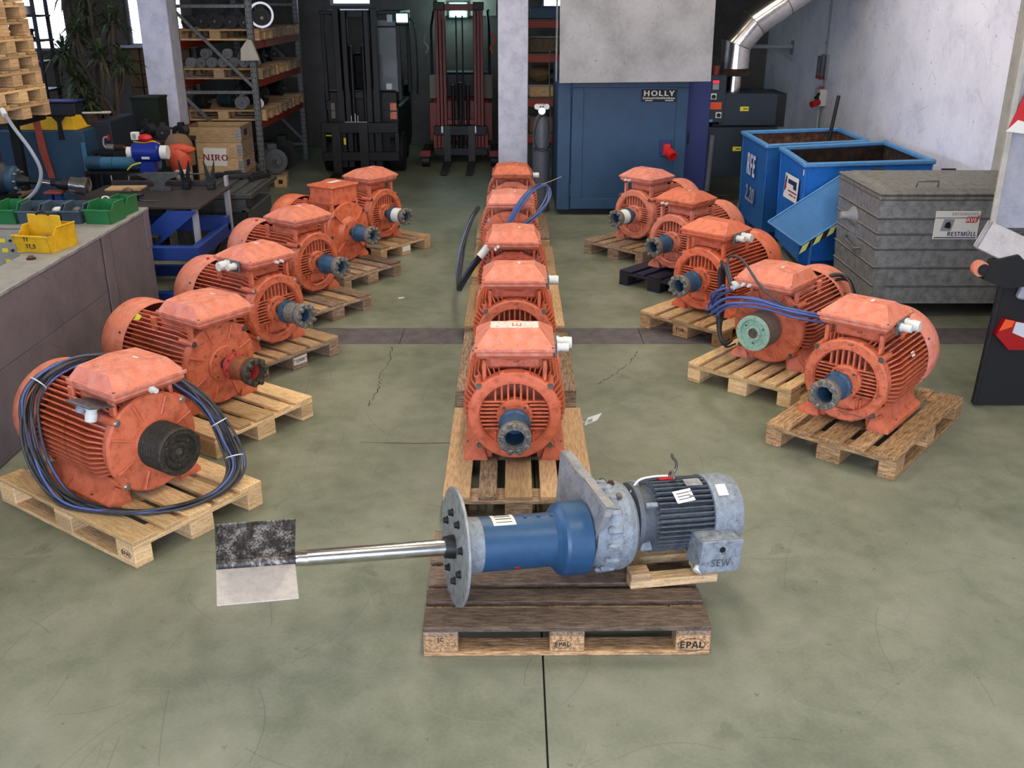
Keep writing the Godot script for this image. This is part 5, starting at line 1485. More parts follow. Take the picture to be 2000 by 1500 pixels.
	lpart(gb, "cylinder", [Vector2(0, 0), Vector2(0, 0.10), Vector2(0.02, 0.107), Vector2(1.02, 0.107), Vector2(1.10, 0.10), Vector2(1.17, 0.07), Vector2(1.21, 0.045), Vector2(1.23, 0)], "gas_grey", Transform3D(Basis(Vector3(1, 0, 0), Vector3(0, 0, -1), Vector3(0, 1, 0)), Vector3.ZERO), 28, true)
	var v := cpart(gb, "valve", Vector3(0, 1.21, 0), Vector3(0, 1.31, 0), 0.028, "bolt", 12)
	cpart(v, "hand_wheel", Vector3(0, 1.31, 0), Vector3(0, 1.335, 0), 0.045, "plastic_white", 14)
	cpart(v, "regulator", Vector3(0, 1.26, 0.02), Vector3(0, 1.26, 0.10), 0.045, "bolt_bright", 16)
	for k in [-0.06, 0.06]:
		cpart(v, "gauge", Vector3(k, 1.31, 0.06), Vector3(k, 1.31, 0.09), 0.034, "plastic_white", 16)
	tpart(gb, "hose", curve([Vector3(0.02, 1.24, 0.08), Vector3(-0.06, 1.12, 0.12), Vector3(-0.09, 0.92, 0.12), Vector3(-0.03, 0.78, 0.13), Vector3(0.06, 0.82, 0.13), Vector3(0.11, 1.0, 0.10), Vector3(0.10, 1.4, 0.04), Vector3(0.09, 1.9, 0.0), Vector3(0.14, 2.05, -0.05)], 7), 0.009, "cable_black", 8)
	bpart(gb, "holding_strap", Vector3(0, 0.80, 0), Vector3(0.222, 0.02, 0.222), "dark_parts", 0.003)
	# orange-beamed shelf behind the pillar with parcels
	var sh := thing("storage_shelf", "orange-beamed shelf behind the gas bottle", "shelf", Vector3(0.75, 0, -15.6))
	for q in [[-0.62, 0.3], [-0.62, -0.5], [0.9, 0.3], [0.9, -0.5]]:
		bpart(sh, "post", Vector3(q[0], 1.25, q[1]), Vector3(0.07, 2.5, 0.07), "zinc_post", 0.004)
	for y in [0.55, 1.08, 1.72, 2.2]:
		bpart(sh, "beam", Vector3(0.14, y, 0.32), Vector3(1.6, 0.10, 0.05), "beam_orange", 0.004)
		bpart(sh, "beam", Vector3(0.14, y, -0.52), Vector3(1.6, 0.10, 0.05), "beam_orange", 0.004)
		bpart(sh, "deck", Vector3(0.14, y + 0.06, -0.1), Vector3(1.6, 0.02, 0.86), "wood_dark_x0", 0.002)
	var gr := "goods on the shelf behind the gas bottle"
	var cr := thing("storage_crate", "flat blue crate on the top shelf behind the gas bottle", "crate", Vector3(0.58, 2.272, -15.55), 0.0, gr)
	bpart(cr, "tub", Vector3(0, 0.08, 0), Vector3(0.6, 0.16, 0.4), "blue_machine", 0.01)
	bpart(cr, "rim", Vector3(0, 0.165, 0), Vector3(0.64, 0.03, 0.44), "blue_machine", 0.008)
	var ps := [[0.50, 1.792, 0.5, 0.22, "dark brown wrapped parcel under the blue crate", "parcel"], [0.50, 1.152, 0.5, 0.16, "yellowish wrapped parcel beneath the dark film bundle", "wood_mid_x0"], [0.55, 0.622, 0.6, 0.24, "brown carton on the lowest orange beam behind the gas bottle", "cardboard"]]
	for k in ps.size():
		var pc := thing("parcel", ps[k][4], "parcel", Vector3(ps[k][0], ps[k][1], -15.62), 3.0 * k, gr)
		bpart(pc, "carton", Vector3(0, ps[k][3] / 2, 0), Vector3(ps[k][2], ps[k][3], 0.4), ps[k][5], 0.02)
		bpart(pc, "tape", Vector3(0, ps[k][3] + 0.001, 0), Vector3(ps[k][2], 0.002, 0.05), "plastic_grey", 0.0)
	var fb := thing("film_bundle", "crumpled bundle of dark film on the shelf behind the gas bottle", "bundle", Vector3(0.48, 1.32, -15.6), 0.0, gr)
	blob(fb, "wrapped_roll", Vector3(-0.06, 0.165, 0), Vector3(0.2, 0.125, 0.16), "parcel", 4)
	blob(fb, "wrapped_roll", Vector3(0.16, 0.13, 0.03), Vector3(0.14, 0.095, 0.13), "dark_parts", 5)

# one segment of a mitred pipe
func mitre(s: SurfaceTool, pts: Array, i: int, r: float) -> void:
	var a: Vector3 = pts[i]
	var b: Vector3 = pts[i + 1]
	var d := (b - a).normalized()
	var na: Vector3 = d if i == 0 else (d + (a - pts[i - 1]).normalized()).normalized()
	var nb: Vector3 = d if i == pts.size() - 2 else (d + (pts[i + 2] - b).normalized()).normalized()
	var side := Vector3(0, 0, 1)
	var up := d.cross(side).normalized()
	s.set_smooth_group(next_group())
	var n := 32
	for k in n:
		var q := []
		for e in [[k, a, na], [k + 1, a, na], [k + 1, b, nb], [k, b, nb]]:
			var an: float = TAU * e[0] / n
			var o: Vector3 = (side * cos(an) + up * sin(an)) * r
			var p: Vector3 = e[1] + o
			p -= d * ((p - e[1]).dot(e[2]) / d.dot(e[2]))
			q.append(p)
		quad(s, q[0], q[1], q[2], q[3], q[0] + q[1] - 2.0 * a - d * (q[0] + q[1] - 2.0 * a).dot(d))
	s.set_smooth_group(-1)

# lumpy rounded shape
func blob(parent: Node3D, called: String, at: Vector3, size: Vector3, m, seed_: int) -> MeshInstance3D:
	var f := FastNoiseLite.new()
	f.seed = seed_
	f.frequency = 1.1
	var s := fresh()
	s.set_smooth_group(next_group())
	var n := 16
	var k := 10
	var pt := func(i: int, j: int) -> Vector3:
		var th := PI * j / k
		var ph := TAU * (i % n) / n
		var v := Vector3(sin(th) * cos(ph), cos(th), sin(th) * sin(ph))
		return v * size * (1.0 + 0.28 * f.get_noise_3dv(v * 1.6)) + at
	for j in k:
		for i in n:
			var a: Vector3 = pt.call(i, j)
			var b: Vector3 = pt.call(i + 1, j)
			var c: Vector3 = pt.call(i + 1, j + 1)
			var d: Vector3 = pt.call(i, j + 1)
			var out := (a + c) / 2.0 - at
			if j > 0:
				tri(s, a, b, c, out)
			if j < k - 1:
				tri(s, a, c, d, out)
	s.set_smooth_group(-1)
	return part(parent, called, done(s), m)

# ------------------------------------------------------------ back middle: the two trucks
func channel(parent: Node3D, called: String, x: float, z: float, y0: float, y1: float, w: float, m: String, open: float) -> void:
	# U-shaped mast rail, open towards the middle
	var s := fresh()
	var h := y1 - y0
	box(s, Vector3(-open * w * 0.4, (y0 + y1) / 2, 0), Vector3(w * 0.2, h, 0.12), 0.003)
	box(s, Vector3(0, (y0 + y1) / 2, 0.05), Vector3(w, h, 0.02), 0.003)
	box(s, Vector3(0, (y0 + y1) / 2, -0.05), Vector3(w, h, 0.02), 0.003)
	part(parent, called, done(s), m, Vector3(x, 0, z))

func fork(parent: Node3D, x: float, z: float, y_top: float, length: float, w: float) -> void:
	var s := fresh()
	prism(s, [Vector2(0, y_top), Vector2(0.04, y_top), Vector2(0.045, 0.055), Vector2(length, 0.03), Vector2(length, 0.018), Vector2(0.02, 0.018), Vector2(0, 0.04)], -w / 2, w / 2, Transform3D(Basis(Vector3(0, 0, 1), UP, Vector3(-1, 0, 0)), Vector3(x, 0, z)))
	part(parent, "fork", done(s), "fork_steel")

func build_back_middle() -> void:
	var t := thing("forklift_truck", "black forklift truck with cab and glowing work lamp", "forklift", Vector3(-2.32, 0, -15.4))
	bpart(t, "chassis", Vector3(0.02, 0.62, -1.0), Vector3(1.14, 0.80, 1.6), "black_metal", 0.03)
	bpart(t, "dashboard", Vector3(0.0, 1.08, -0.32), Vector3(1.12, 0.30, 0.25), "black_metal", 0.02)
	bpart(t, "counterweight", Vector3(0.02, 0.75, -2.0), Vector3(1.10, 1.05, 0.5), "black_metal", 0.08)
	var g := bpart(t, "roof_guard", Vector3(0.06, 2.36, -0.85), Vector3(1.20, 0.06, 1.5), "black_metal", 0.01)
	for k in 5:
		bpart(g, "roof_bar", Vector3(-0.44 + 0.22 * k, -0.02, 0.0), Vector3(0.04, 0.05, 1.45), "black_metal", 0.006)
	for q in [[-0.50, -0.12], [0.62, -0.12], [-0.50, -1.6], [0.62, -1.6]]:
		bpart(t, "cab_post", Vector3(q[0], 1.72, q[1]), Vector3(0.06, 1.24, 0.07), "black_metal", 0.008)
	var se := bpart(t, "seat_back", Vector3(-0.02, 1.42, -1.30), Vector3(0.48, 0.62, 0.12), "dark_parts", 0.04)
	bpart(se, "seat_base", Vector3(0, -0.32, 0.26), Vector3(0.48, 0.12, 0.5), "dark_parts", 0.03)
	bpart(t, "side_window", Vector3(0.40, 1.75, -0.14), Vector3(0.40, 1.0, 0.006), "glass", 0.0)
	tpart(t, "window_trim", [Vector3(0.22, 1.32, -0.13), Vector3(0.22, 2.12, -0.13), Vector3(0.30, 2.16, -0.13), Vector3(0.58, 2.16, -0.13)], 0.012, "dark_parts", 6)
	tpart(t, "steering_wheel", ring_points(Vector3(-0.05, 1.36, -0.62), 0.17, Vector3(0, 0.8, 0.6)), 0.014, "black_dark", 8)
	bpart(t, "cup", Vector3(0.44, 1.30, -0.20), Vector3(0.09, 0.09, 0.06), "plastic_white", 0.01)
	for q in [[-0.44, 1.0], [-0.44, 0.88], [0.49, 1.0], [0.49, 0.87]]:
		bpart(t, "warning_sticker", Vector3(q[0], q[1], -0.192 if q[1] > 0.95 else -0.19), Vector3(0.10 if q[0] > 0 else 0.06, 0.11, 0.012), "orange_dusty" if q[0] > 0 else "truck_cream", 0.0)
	for sgn in [-1.0, 1.0]:
		channel(t, "mast_rail", 0.0 + sgn * 0.27, 0.0, 0.12, 2.42, 0.10, "black_metal", sgn)
		channel(t, "mast_rail", 0.0 + sgn * 0.16, 0.0, 0.12, 2.38, 0.08, "black_metal", sgn)
		cpart(t, "front_wheel", Vector3(sgn * 0.52 - 0.1, 0.3, -0.38), Vector3(sgn * 0.52 + 0.1, 0.3, -0.38), 0.3, "rubber", 24)
		cpart(t, "rear_wheel", Vector3(sgn * 0.45 - 0.08, 0.24, -1.75), Vector3(sgn * 0.45 + 0.08, 0.24, -1.75), 0.24, "rubber", 24)
		cpart(t, "lift_cylinder", Vector3(sgn * 0.09, 0.2, -0.02), Vector3(sgn * 0.09, 1.9, -0.02), 0.03, "dark_parts", 12)
	for y in [0.30, 1.18, 2.34]:
		bpart(t, "mast_tie", Vector3(0, y, -0.07), Vector3(0.66, 0.10, 0.03), "black_metal", 0.006)
	var c := bpart(t, "carriage", Vector3(0, 0.72, 0.10), Vector3(1.18, 0.16, 0.05), "black_metal", 0.008)
	bpart(c, "lower_bar", Vector3(0, -0.43, 0), Vector3(1.18, 0.14, 0.05), "black_metal", 0.008)
	for x in [-0.56, -0.31, 0.09, 0.56]:
		bpart(c, "carriage_upright", Vector3(x, -0.2, -0.01), Vector3(0.07, 0.46, 0.04), "black_metal", 0.006)
	bpart(c, "worn_edge", Vector3(-0.05, 0.085, 0.0), Vector3(0.34, 0.012, 0.05), "bolt_bright", 0.002)
	for q in [[-0.12, 0.1], [-0.06, 0.13], [-0.02, 0.1]]:
		cpart(c, "hydraulic_fitting", Vector3(q[0], 0.08, 0.01), Vector3(q[0], 0.08 + q[1], 0.01), 0.013, "bolt_bright", 8)
	for x in [-0.235, 0.035]:
		bpart(c, "yellow_mark", Vector3(x, -0.2, 0.028), Vector3(0.035, 0.10, 0.006), "yellow_label", 0.0)
	bpart(c, "yellow_rod", Vector3(-0.42, -0.12, -0.02), Vector3(0.22, 0.02, 0.02), "yellow_label", 0.003)
	fork(t, -0.36, 0.13, 0.78, 0.55, 0.13)
	fork(t, 0.06, 0.13, 0.78, 0.55, 0.13)
	var wl := bpart(t, "work_lamp", Vector3(0.70, 2.27, -0.02), Vector3(0.20, 0.18, 0.10), "black_metal", 0.02)
	bpart(wl, "lamp_lens", Vector3(0, 0.015, 0.052), Vector3(0.17, 0.12, 0.01), "glow_cyan", 0.004)
	var ol := OmniLight3D.new()
	ol.name = "work_lamp_light"
	ol.light_color = Color(0.75, 1.0, 0.97)
	ol.light_energy = 0.05
	ol.light_size = 0.06
	ol.omni_range = 25.0
	ol.shadow_enabled = true
	ol.position = Vector3(0.70, 2.285, 0.06)
	t.add_child(ol)
	bpart(t, "beacon_sign", Vector3(0.51, 2.28, 0.0), Vector3(0.08, 0.11, 0.02), "plastic_grey", 0.004)
	tpart(t, "mirror_arm", curve([Vector3(0.66, 2.30, -0.1), Vector3(0.86, 2.2, 0.0), Vector3(0.90, 1.6, 0.0), Vector3(0.88, 1.2, -0.1)], 6), 0.014, "black_metal", 8)
	# red reach truck
	var r := thing("reach_truck", "red reach truck with three-rail mast and two long forks", "forklift", Vector3(-0.84, 0, -16.5))
	bpart(r, "body", Vector3(0.0, 0.66, -0.75), Vector3(0.98, 0.72, 1.1), "truck_red", 0.04)
	for sgn in [-1.0, 1.0]:
		bpart(r, "cream_panel", Vector3(sgn * 0.42, 1.20, -0.30), Vector3(0.20, 0.38, 0.1), "truck_cream", 0.01)
		bpart(r, "body_side", Vector3(sgn * 0.45, 0.66, -0.16), Vector3(0.14, 0.62, 0.12), "truck_red", 0.01)
		for k in 3:
			channel(r, "mast_rail", sgn * (0.355 - 0.055 * k), -0.03 * k, 0.12, 2.46, 0.05, "truck_red", sgn)
		bpart(r, "mast_head", Vector3(sgn * 0.31, 2.44, 0.0), Vector3(0.17, 0.12, 0.16), "black_metal", 0.008)
		var leg := bpart(r, "straddle_leg", Vector3(sgn * 0.56, 0.20, 0.0), Vector3(0.16, 0.10, 0.9), "dark_parts", 0.01)
		bpart(leg, "red_bracket", Vector3(0, 0.02, 0.42), Vector3(0.18, 0.10, 0.10), "truck_red", 0.008)
		cpart(leg, "leg_wheel", Vector3(-0.06, -0.105, 0.36), Vector3(0.06, -0.105, 0.36), 0.095, "dark_parts", 20)
		cpart(r, "lift_cylinder", Vector3(sgn * 0.12, 0.2, -0.05), Vector3(sgn * 0.12, 1.25, -0.05), 0.03, "black_metal", 12)
		cpart(r, "hose", Vector3(sgn * 0.05, 0.25, -0.03), Vector3(sgn * 0.05, 2.3, -0.03), 0.012, "black_dark", 8)
		tpart(r, "roof_post", [Vector3(sgn * 0.47, 1.0, -0.3), Vector3(sgn * 0.47, 2.1, -0.3), Vector3(sgn * 0.44, 2.35, -0.5), Vector3(sgn * 0.44, 2.36, -1.2)], 0.022, "dark_parts", 8)
	cpart(r, "centre_cylinder", Vector3(0, 0.2, -0.06), Vector3(0, 1.28, -0.06), 0.04, "dark_parts", 14)
	bpart(r, "mast_tie", Vector3(0, 2.42, -0.02), Vector3(0.56, 0.10, 0.05), "truck_red", 0.006)
	bpart(r, "mast_tie", Vector3(0, 0.66, -0.06), Vector3(0.5, 0.08, 0.05), "truck_red", 0.006)
	bpart(r, "battery", Vector3(0, 0.95, -0.9), Vector3(0.9, 0.9, 0.6), "black_metal", 0.03)
	var ca := bpart(r, "carriage", Vector3(0, 0.54, 0.08), Vector3(0.86, 0.15, 0.05), "dark_parts", 0.008)
	bpart(ca, "lower_bar", Vector3(0, -0.34, 0), Vector3(0.88, 0.12, 0.05), "dark_parts", 0.008)
	for x in [-0.42, 0.42]:
		bpart(ca, "red_upright", Vector3(x, -0.18, -0.02), Vector3(0.06, 0.30, 0.04), "truck_red", 0.006)
	for x in [-0.30, 0.24]:
		bpart(ca, "stop_edge", Vector3(x, 0.02, 0.03), Vector3(0.03, 0.11, 0.02), "bolt_bright", 0.002)
	fork(r, -0.22, 0.11, 0.62, 1.15, 0.11)
	fork(r, 0.18, 0.11, 0.62, 1.15, 0.11)
	for sgn in [-1.0, 1.0]:
		tpart(r, "hanging_hook", curve([Vector3(sgn * 0.52, 2.05, 0.0), Vector3(sgn * 0.56, 1.92, 0.02), Vector3(sgn * 0.50, 1.82, 0.02), Vector3(sgn * 0.54, 1.74, 0.02)], 5), 0.016, "orange_label" if sgn > 0 else "plastic_grey", 8)
	# pale panel and lamp on the wall behind it
	structure(bpart(self, "wall_panel_back", Vector3(-0.80, 2.62, -18.57), Vector3(1.05, 0.72, 0.04), "cream", 0.004), "pale panel high on the dark back wall")
	var lm := thing("wall_lamp", "bright square lamp on the pale panel behind the red mast", "lamp", Vector3(-0.95, 2.36, -18.50))
	bpart(lm, "case", Vector3(0, 0, 0), Vector3(0.34, 0.26, 0.08), "frame_white", 0.01)
	bpart(lm, "lens", Vector3(0, 0, 0.045), Vector3(0.28, 0.20, 0.012), "glow_cyan", 0.004)
	var al := OmniLight3D.new()
	al.name = "wall_lamp_light"
	al.light_color = Color(0.78, 1.0, 0.97)
	al.light_energy = 0.35
	al.light_size = 0.12
	al.omni_range = 25.0
	al.shadow_enabled = true
	al.position = Vector3(0, 0, 0.20)
	lm.add_child(al)

func ring_points(c: Vector3, r: float, n: Vector3) -> Array:
	var f := along(Vector3.ZERO, n)
	var out := []
	for k in 25:
		out.append(c + f.basis * Vector3(cos(TAU * k / 24) * r, sin(TAU * k / 24) * r, 0))
	return out

# ------------------------------------------------------------ pallet rack with machine parts
func small_motor(at: Vector3, turn: float, size: float, m: String, label: String, group: String, boxed := true) -> Node3D:
	if not S.has("sm_body"):
		var s := fresh()
		var pr := [Vector2(-0.6, 0), Vector2(-0.6, 0.40), Vector2(-0.55, 0.48), Vector2(-0.35, 0.5)]
		for k in 6:
			var z := -0.33 + k * 0.12
			pr.append_array([Vector2(z, 0.5), Vector2(z + 0.03, 0.42), Vector2(z + 0.09, 0.42), Vector2(z + 0.115, 0.5)])
		pr.append_array([Vector2(0.42, 0.5), Vector2(0.46, 0.46), Vector2(0.46, 0)])
		lathe(s, pr, 20)
		S.sm_body = done(s)
		s = fresh()
		lathe(s, [Vector2(0.46, 0.44), Vector2(0.52, 0.52), Vector2(0.58, 0.52), Vector2(0.58, 0.30), Vector2(0.54, 0.28), Vector2(0.54, 0.14), Vector2(0.62, 0.13), Vector2(0.62, 0)], 20)
		S.sm_face = done(s)
		s = fresh()
		cyl(s, Vector3(0, 0, 0.6), Vector3(0, 0, 0.85), 0.09, 12)
		S.sm_shaft = done(s)
		s = fresh()
		box(s, Vector3(0, 0.56, -0.05), Vector3(0.42, 0.26, 0.5), 0.03)
		S.sm_box = done(s)
	var t := thing("small_motor", label, "motor", at, turn, group)
	var b := part(t, "body", S.sm_body, m)
	part(b, "end_face", S.sm_face, m)
	part(b, "shaft", S.sm_shaft, "bolt")
	if boxed:
		part(b, "connection_box", S.sm_box, m)
	b.scale = Vector3.ONE * size
	b.position.y = size * 0.53
	return t

func build_rack() -> void:
	var r := thing("pallet_rack", "grey steel pallet rack with orange beams", "rack", Vector3(-4.0, 0, -13.9))
	for z in [0.0, -3.0]:
		for x in [-0.5, 0.5]:
			var p := bpart(r, "post", Vector3(x, 1.48, z), Vector3(0.085, 2.96, 0.07), "zinc_post", 0.006)
			var s := fresh()
			for k in 40:
				for dx in [-0.02, 0.02]:
					box(s, Vector3(dx, -1.4 + k * 0.07, 0.0352), Vector3(0.011, 0.022, 0.001))
				box(s, Vector3(0.0428, -1.4 + k * 0.07, 0.0), Vector3(0.001, 0.022, 0.014))
			tag(part(p, "punched_holes", done(s), "black_dark"), "rows of punched slots", "", "", "stuff")
		for q in [[-0.5, 2.46, 0.5, 2.46], [-0.5, 1.36, 0.5, 1.36], [-0.5, 2.42, 0.5, 1.40], [-0.5, 1.32, 0.5, 0.30], [-0.5, 0.26, 0.5, 0.26]]:
			var a := Vector3(q[0], q[1], z + 0.0)
			var b := Vector3(q[2], q[3], z + 0.0)
			var s := fresh()
			box(s, Vector3(0, 0, (b - a).length() / 2), Vector3(0.02, 0.045, (b - a).length()), 0.003, along(a, b))
			part(r, "brace", done(s), "zinc_post")
	for y in [0.92, 1.47, 1.97]:
		for x in [-0.5, 0.5]:
			bpart(r, "beam", Vector3(x, y, -1.5), Vector3(0.05, 0.11, 2.95), "beam_orange", 0.004)
	var lv := [0.977, 1.527, 2.027]
	var nm := ["lowest", "middle", "top"]
	for k in 3:
		for i in 3:
			pallet(Vector3(-4.0, lv[k], -14.36 - i * 0.92), 90.0, "mid" if (k + i) % 2 == 0 else "old", "wooden pallet on the %s beams of the pallet rack" % nm[k], "pallets in the rack", 5, "worn")
	# goods: dark motors on top, pale gear motors in the middle, mixed parts below
	var g := "dark motors on the top rack pallet"
	for i in 5:
		small_motor(Vector3(-4.37 + i * 0.192, 2.173, -14.12 - (i % 2) * 0.04), 0.0, [0.165, 0.18, 0.18, 0.165, 0.15][i], "dark_parts", "dark round motor lying on the top rack pallet, its face outward", g, false)
	small_motor(Vector3(-3.50, 2.173, -14.50), 20.0, 0.25, "dark_parts", "larger dark motor with bright ring at the outer edge of top rack pallet", g)
	var rg := thing("steel_ring", "bright steel ring around the large dark motor on the rack", "ring", Vector3(-3.445, 2.345, -14.345))
	lpart(rg, "ring_body", [Vector2(0, 0.14), Vector2(0, 0.17), Vector2(0.012, 0.17), Vector2(0.012, 0.14), Vector2(0, 0.14)], "steel_bright", Transform3D(Basis.IDENTITY.rotated(UP, 0.35), Vector3.ZERO), 32)
	for i in 6:
		small_motor(Vector3(-4.25 + (i % 3) * 0.27, 2.173, -15.15 - floorf(i / 3.0) * 0.8), 12.0 * (i % 3), 0.2, "dark_parts", "dark motor standing deep on the top rack pallets", g)
	g = "pale gear motors on the middle rack pallet"
	for i in 7:
		small_motor(Vector3(-4.38 + i * 0.145, 1.673, -14.05 - (i % 2) * 0.03), [4.0, -3.0, 2.0, 4.0, -2.0, 3.0, -2.0][i], 0.128, "grey_parts", "pale grey gear motor in bottom row on the middle rack pallet", g, false)
	for i in 2:
		small_motor(Vector3(-4.165 + i * 0.29, 1.79, -14.065), -4.0 + 8.0 * i, 0.125, "grey_parts", "pale grey gear motor lying on top of the row on middle rack pallet", g, false)
	for i in 3:
		small_motor(Vector3(-3.72, 1.673, -14.5 - i * 0.5), 90.0, 0.195, "grey_parts" if i == 0 else "dark_parts", "grey finned motor lying sideways along the middle rack edge" if i == 0 else "dark finned motor lying sideways along the middle rack edge", "motors along the rack edge")
	g = "machine parts on the lowest rack pallet"
	small_motor(Vector3(-4.33, 1.123, -14.12), 75.0, 0.18, "dark_parts", "dark motor lying crosswise on the lowest rack pallet", g)
	small_motor(Vector3(-4.03, 1.123, -14.3), 80.0, 0.19, "blue_dark", "dark blue motor lying crosswise on the lowest rack pallet", g)
	small_motor(Vector3(-3.74, 1.123, -14.08), 0.0, 0.17, "grey_parts", "grey motor with ring face on the lowest rack pallet", g)
	small_motor(Vector3(-3.55, 1.123, -14.2), 15.0, 0.13, "steel", "shiny small motor beside the rack post on the lowest pallet", g)
	small_motor(Vector3(-3.68, 1.123, -14.62), 70.0, 0.23, "dark_parts", "large black finned motor at the edge of the lowest rack pallet", g)
	for i in 4:
		small_motor(Vector3(-3.75 - (i % 2) * 0.35, 1.123, -15.15 - i * 0.45), 40.0 * i, 0.22, "dark_parts", "black motor standing deep on the lowest rack pallets", g)
	# on the floor under the rack
	var wb := thing("wood_block", "small pale timber block with a mark beside the rack post", "wood block", Vector3(-3.37, 0, -14.35), 10.0)
	bpart(wb, "block", Vector3(0, 0.075, 0), Vector3(0.18, 0.15, 0.18), "wood_mid_x0", 0.005)
	bpart(wb, "mark", Vector3(0, 0.08, 0.0905), Vector3(0.06, 0.06, 0.001), "brand", 0.0)
	var w2 := thing("wood_block", "long timber block under the grey motor in the rack", "wood block", Vector3(-3.60, 0, -14.75), 10.0)
	bpart(w2, "block", Vector3(0, 0.075, 0), Vector3(0.5, 0.15, 0.2), "wood_old_x0", 0.005)
	small_motor(Vector3(-3.56, 0.152, -14.7), 30.0, 0.34, "grey_drive_dark", "grey blue motor with lifting eye under the lowest rack beam", "motors under the rack")
	small_motor(Vector3(-3.75, 0.001, -15.5), 40.0, 0.40, "dark_parts", "dark motor standing on the floor deep under the rack", "motors under the rack")
	small_motor(Vector3(-3.75, 0.001, -16.3), 10.0, 0.40, "dark_parts", "dark motor on the floor at the far rack post", "motors under the rack")
	# folded cloth hung on the post
	var cl := thing("dust_cloth", "whitish cloth hanging on the grey rack post", "cloth", Vector3(-3.52, 1.78, -13.82))
	var s := fresh()
	prism(s, [Vector2(-0.11, 0.0), Vector2(0.13, 0.0), Vector2(0.12, 0.07), Vector2(0.05, 0.26), Vector2(0.0, 0.27), Vector2(-0.10, 0.15)], 0.0, 0.05)
	part(cl, "front_fold", done(s), "cloth")
	ppart(cl, "back_fold", [Vector2(-0.02, 0.02), Vector2(0.14, 0.01), Vector2(0.06, 0.25), Vector2(0.01, 0.26)], 0.05, 0.075, "cloth")
	# timber crate of stacked collars with its paper sign
	var n := thing("timber_crate", "yellowish timber collar crate with white NIRO sign", "crate", Vector3(-3.91, 0, -13.35))
	for k in 5:
		for q in [[0.0, 0.30, 0.74, 0.022, "x"], [0.0, -0.30, 0.74, 0.022, "x"]]:
			bpart(n, "collar_board", Vector3(q[0], 0.10 + k * 0.2, q[1]), Vector3(q[2], 0.197, q[3]), "wood_mid_x%d" % (k % 3), 0.003)
		for q in [-0.36, 0.36]:
			bpart(n, "collar_board", Vector3(q, 0.10 + k * 0.2, 0), Vector3(0.022, 0.197, 0.575), "wood_old_z%d" % (k % 3), 0.003)
		for q in [[-0.355, 0.313], [0.345, 0.313]]:
			var hg := bpart(n, "hinge_plate", Vector3(q[0], 0.10 + k * 0.2, q[1]), Vector3(0.07, 0.15, 0.006), "zinc_plate", 0.002)
			for j in 4:
				bpart(hg, "hinge_rib", Vector3(0, -0.055 + j * 0.036, 0.004), Vector3(0.05, 0.01, 0.004), "zinc_post", 0.001)
		if k % 2 == 0:
			bpart(n, "blue_stamp", Vector3(0.3715, 0.11 + k * 0.2, 0.05), Vector3(0.001, 0.08, 0.16), "navy_print", 0.0)
	bpart(n, "base_board", Vector3(0, 0.02, 0), Vector3(0.69, 0.03, 0.57), "wood_old_x1", 0.002)
	bpart(n, "cover_board", Vector3(0, 0.93, 0), Vector3(0.69, 0.02, 0.57), "wood_mid_x1", 0.002)
	var sg := bpart(n, "paper_sign", Vector3(0.015, 0.62, 0.3125), Vector3(0.30, 0.23, 0.002), "paper", 0.0, Vector3(0, 0, -1.5))
	lettering(sg, "sign_word", "NIRO", 0.078, "purple_print", Vector3(0, -0.01, 0.0015), Vector3.ZERO, false, 0.001).scale = Vector3(1.25, 1, 1)

# ------------------------------------------------------------ left: long cabinet, bins, tables
func bin_box(called: String, label: String, at: Vector3, turn: float, size: Vector3, m: String, group: String) -> Node3D:
	var t := thing(called, label, "storage bin", at, turn, group)
	var w := size.x / 2
	var h := size.y
	var d := size.z / 2
	var e := 0.006
	# sides slope down to an open front; the front looks along +z
	for sgn in [-1.0, 1.0]:
		ppart(t, "side_wall", [Vector2(-d, 0), Vector2(d * 0.82, 0), Vector2(d, h * 0.72), Vector2(d * 0.55, h * 0.72), Vector2(d * 0.25, h), Vector2(-d, h)], -e / 2, e / 2, m, Transform3D(Basis(Vector3(0, 0, 1), UP, Vector3(-1, 0, 0)), Vector3(sgn * (w - e / 2), 0, 0)))
	bpart(t, "floor", Vector3(0, e / 2, -d * 0.09), Vector3(size.x - e, e, size.z * 0.9), m, 0.0)
	bpart(t, "back_wall", Vector3(0, h / 2, -d + e / 2), Vector3(size.x, h, e), m, 0.001)
	var s := fresh()
	quad(s, Vector3(-w, 0, d * 0.82), Vector3(w, 0, d * 0.82), Vector3(w, h * 0.72, d), Vector3(-w, h * 0.72, d), Vector3(0, 0, 1))
	quad(s, Vector3(-w, 0, d * 0.82 - e), Vector3(w, 0, d * 0.82 - e), Vector3(w, h * 0.72, d - e), Vector3(-w, h * 0.72, d - e), Vector3(0, 0, -1))
	part(t, "front_wall", done(s), m)
	bpart(t, "front_lip", Vector3(0, h * 0.72, d + 0.003), Vector3(size.x + 0.012, 0.014, 0.016), m, 0.003)
	for sgn in [-1.0, 1.0]:
		bpart(t, "side_lip", Vector3(sgn * w, h, -d * 0.38), Vector3(0.014, 0.012, size.z * 0.62), m, 0.003)
	return t

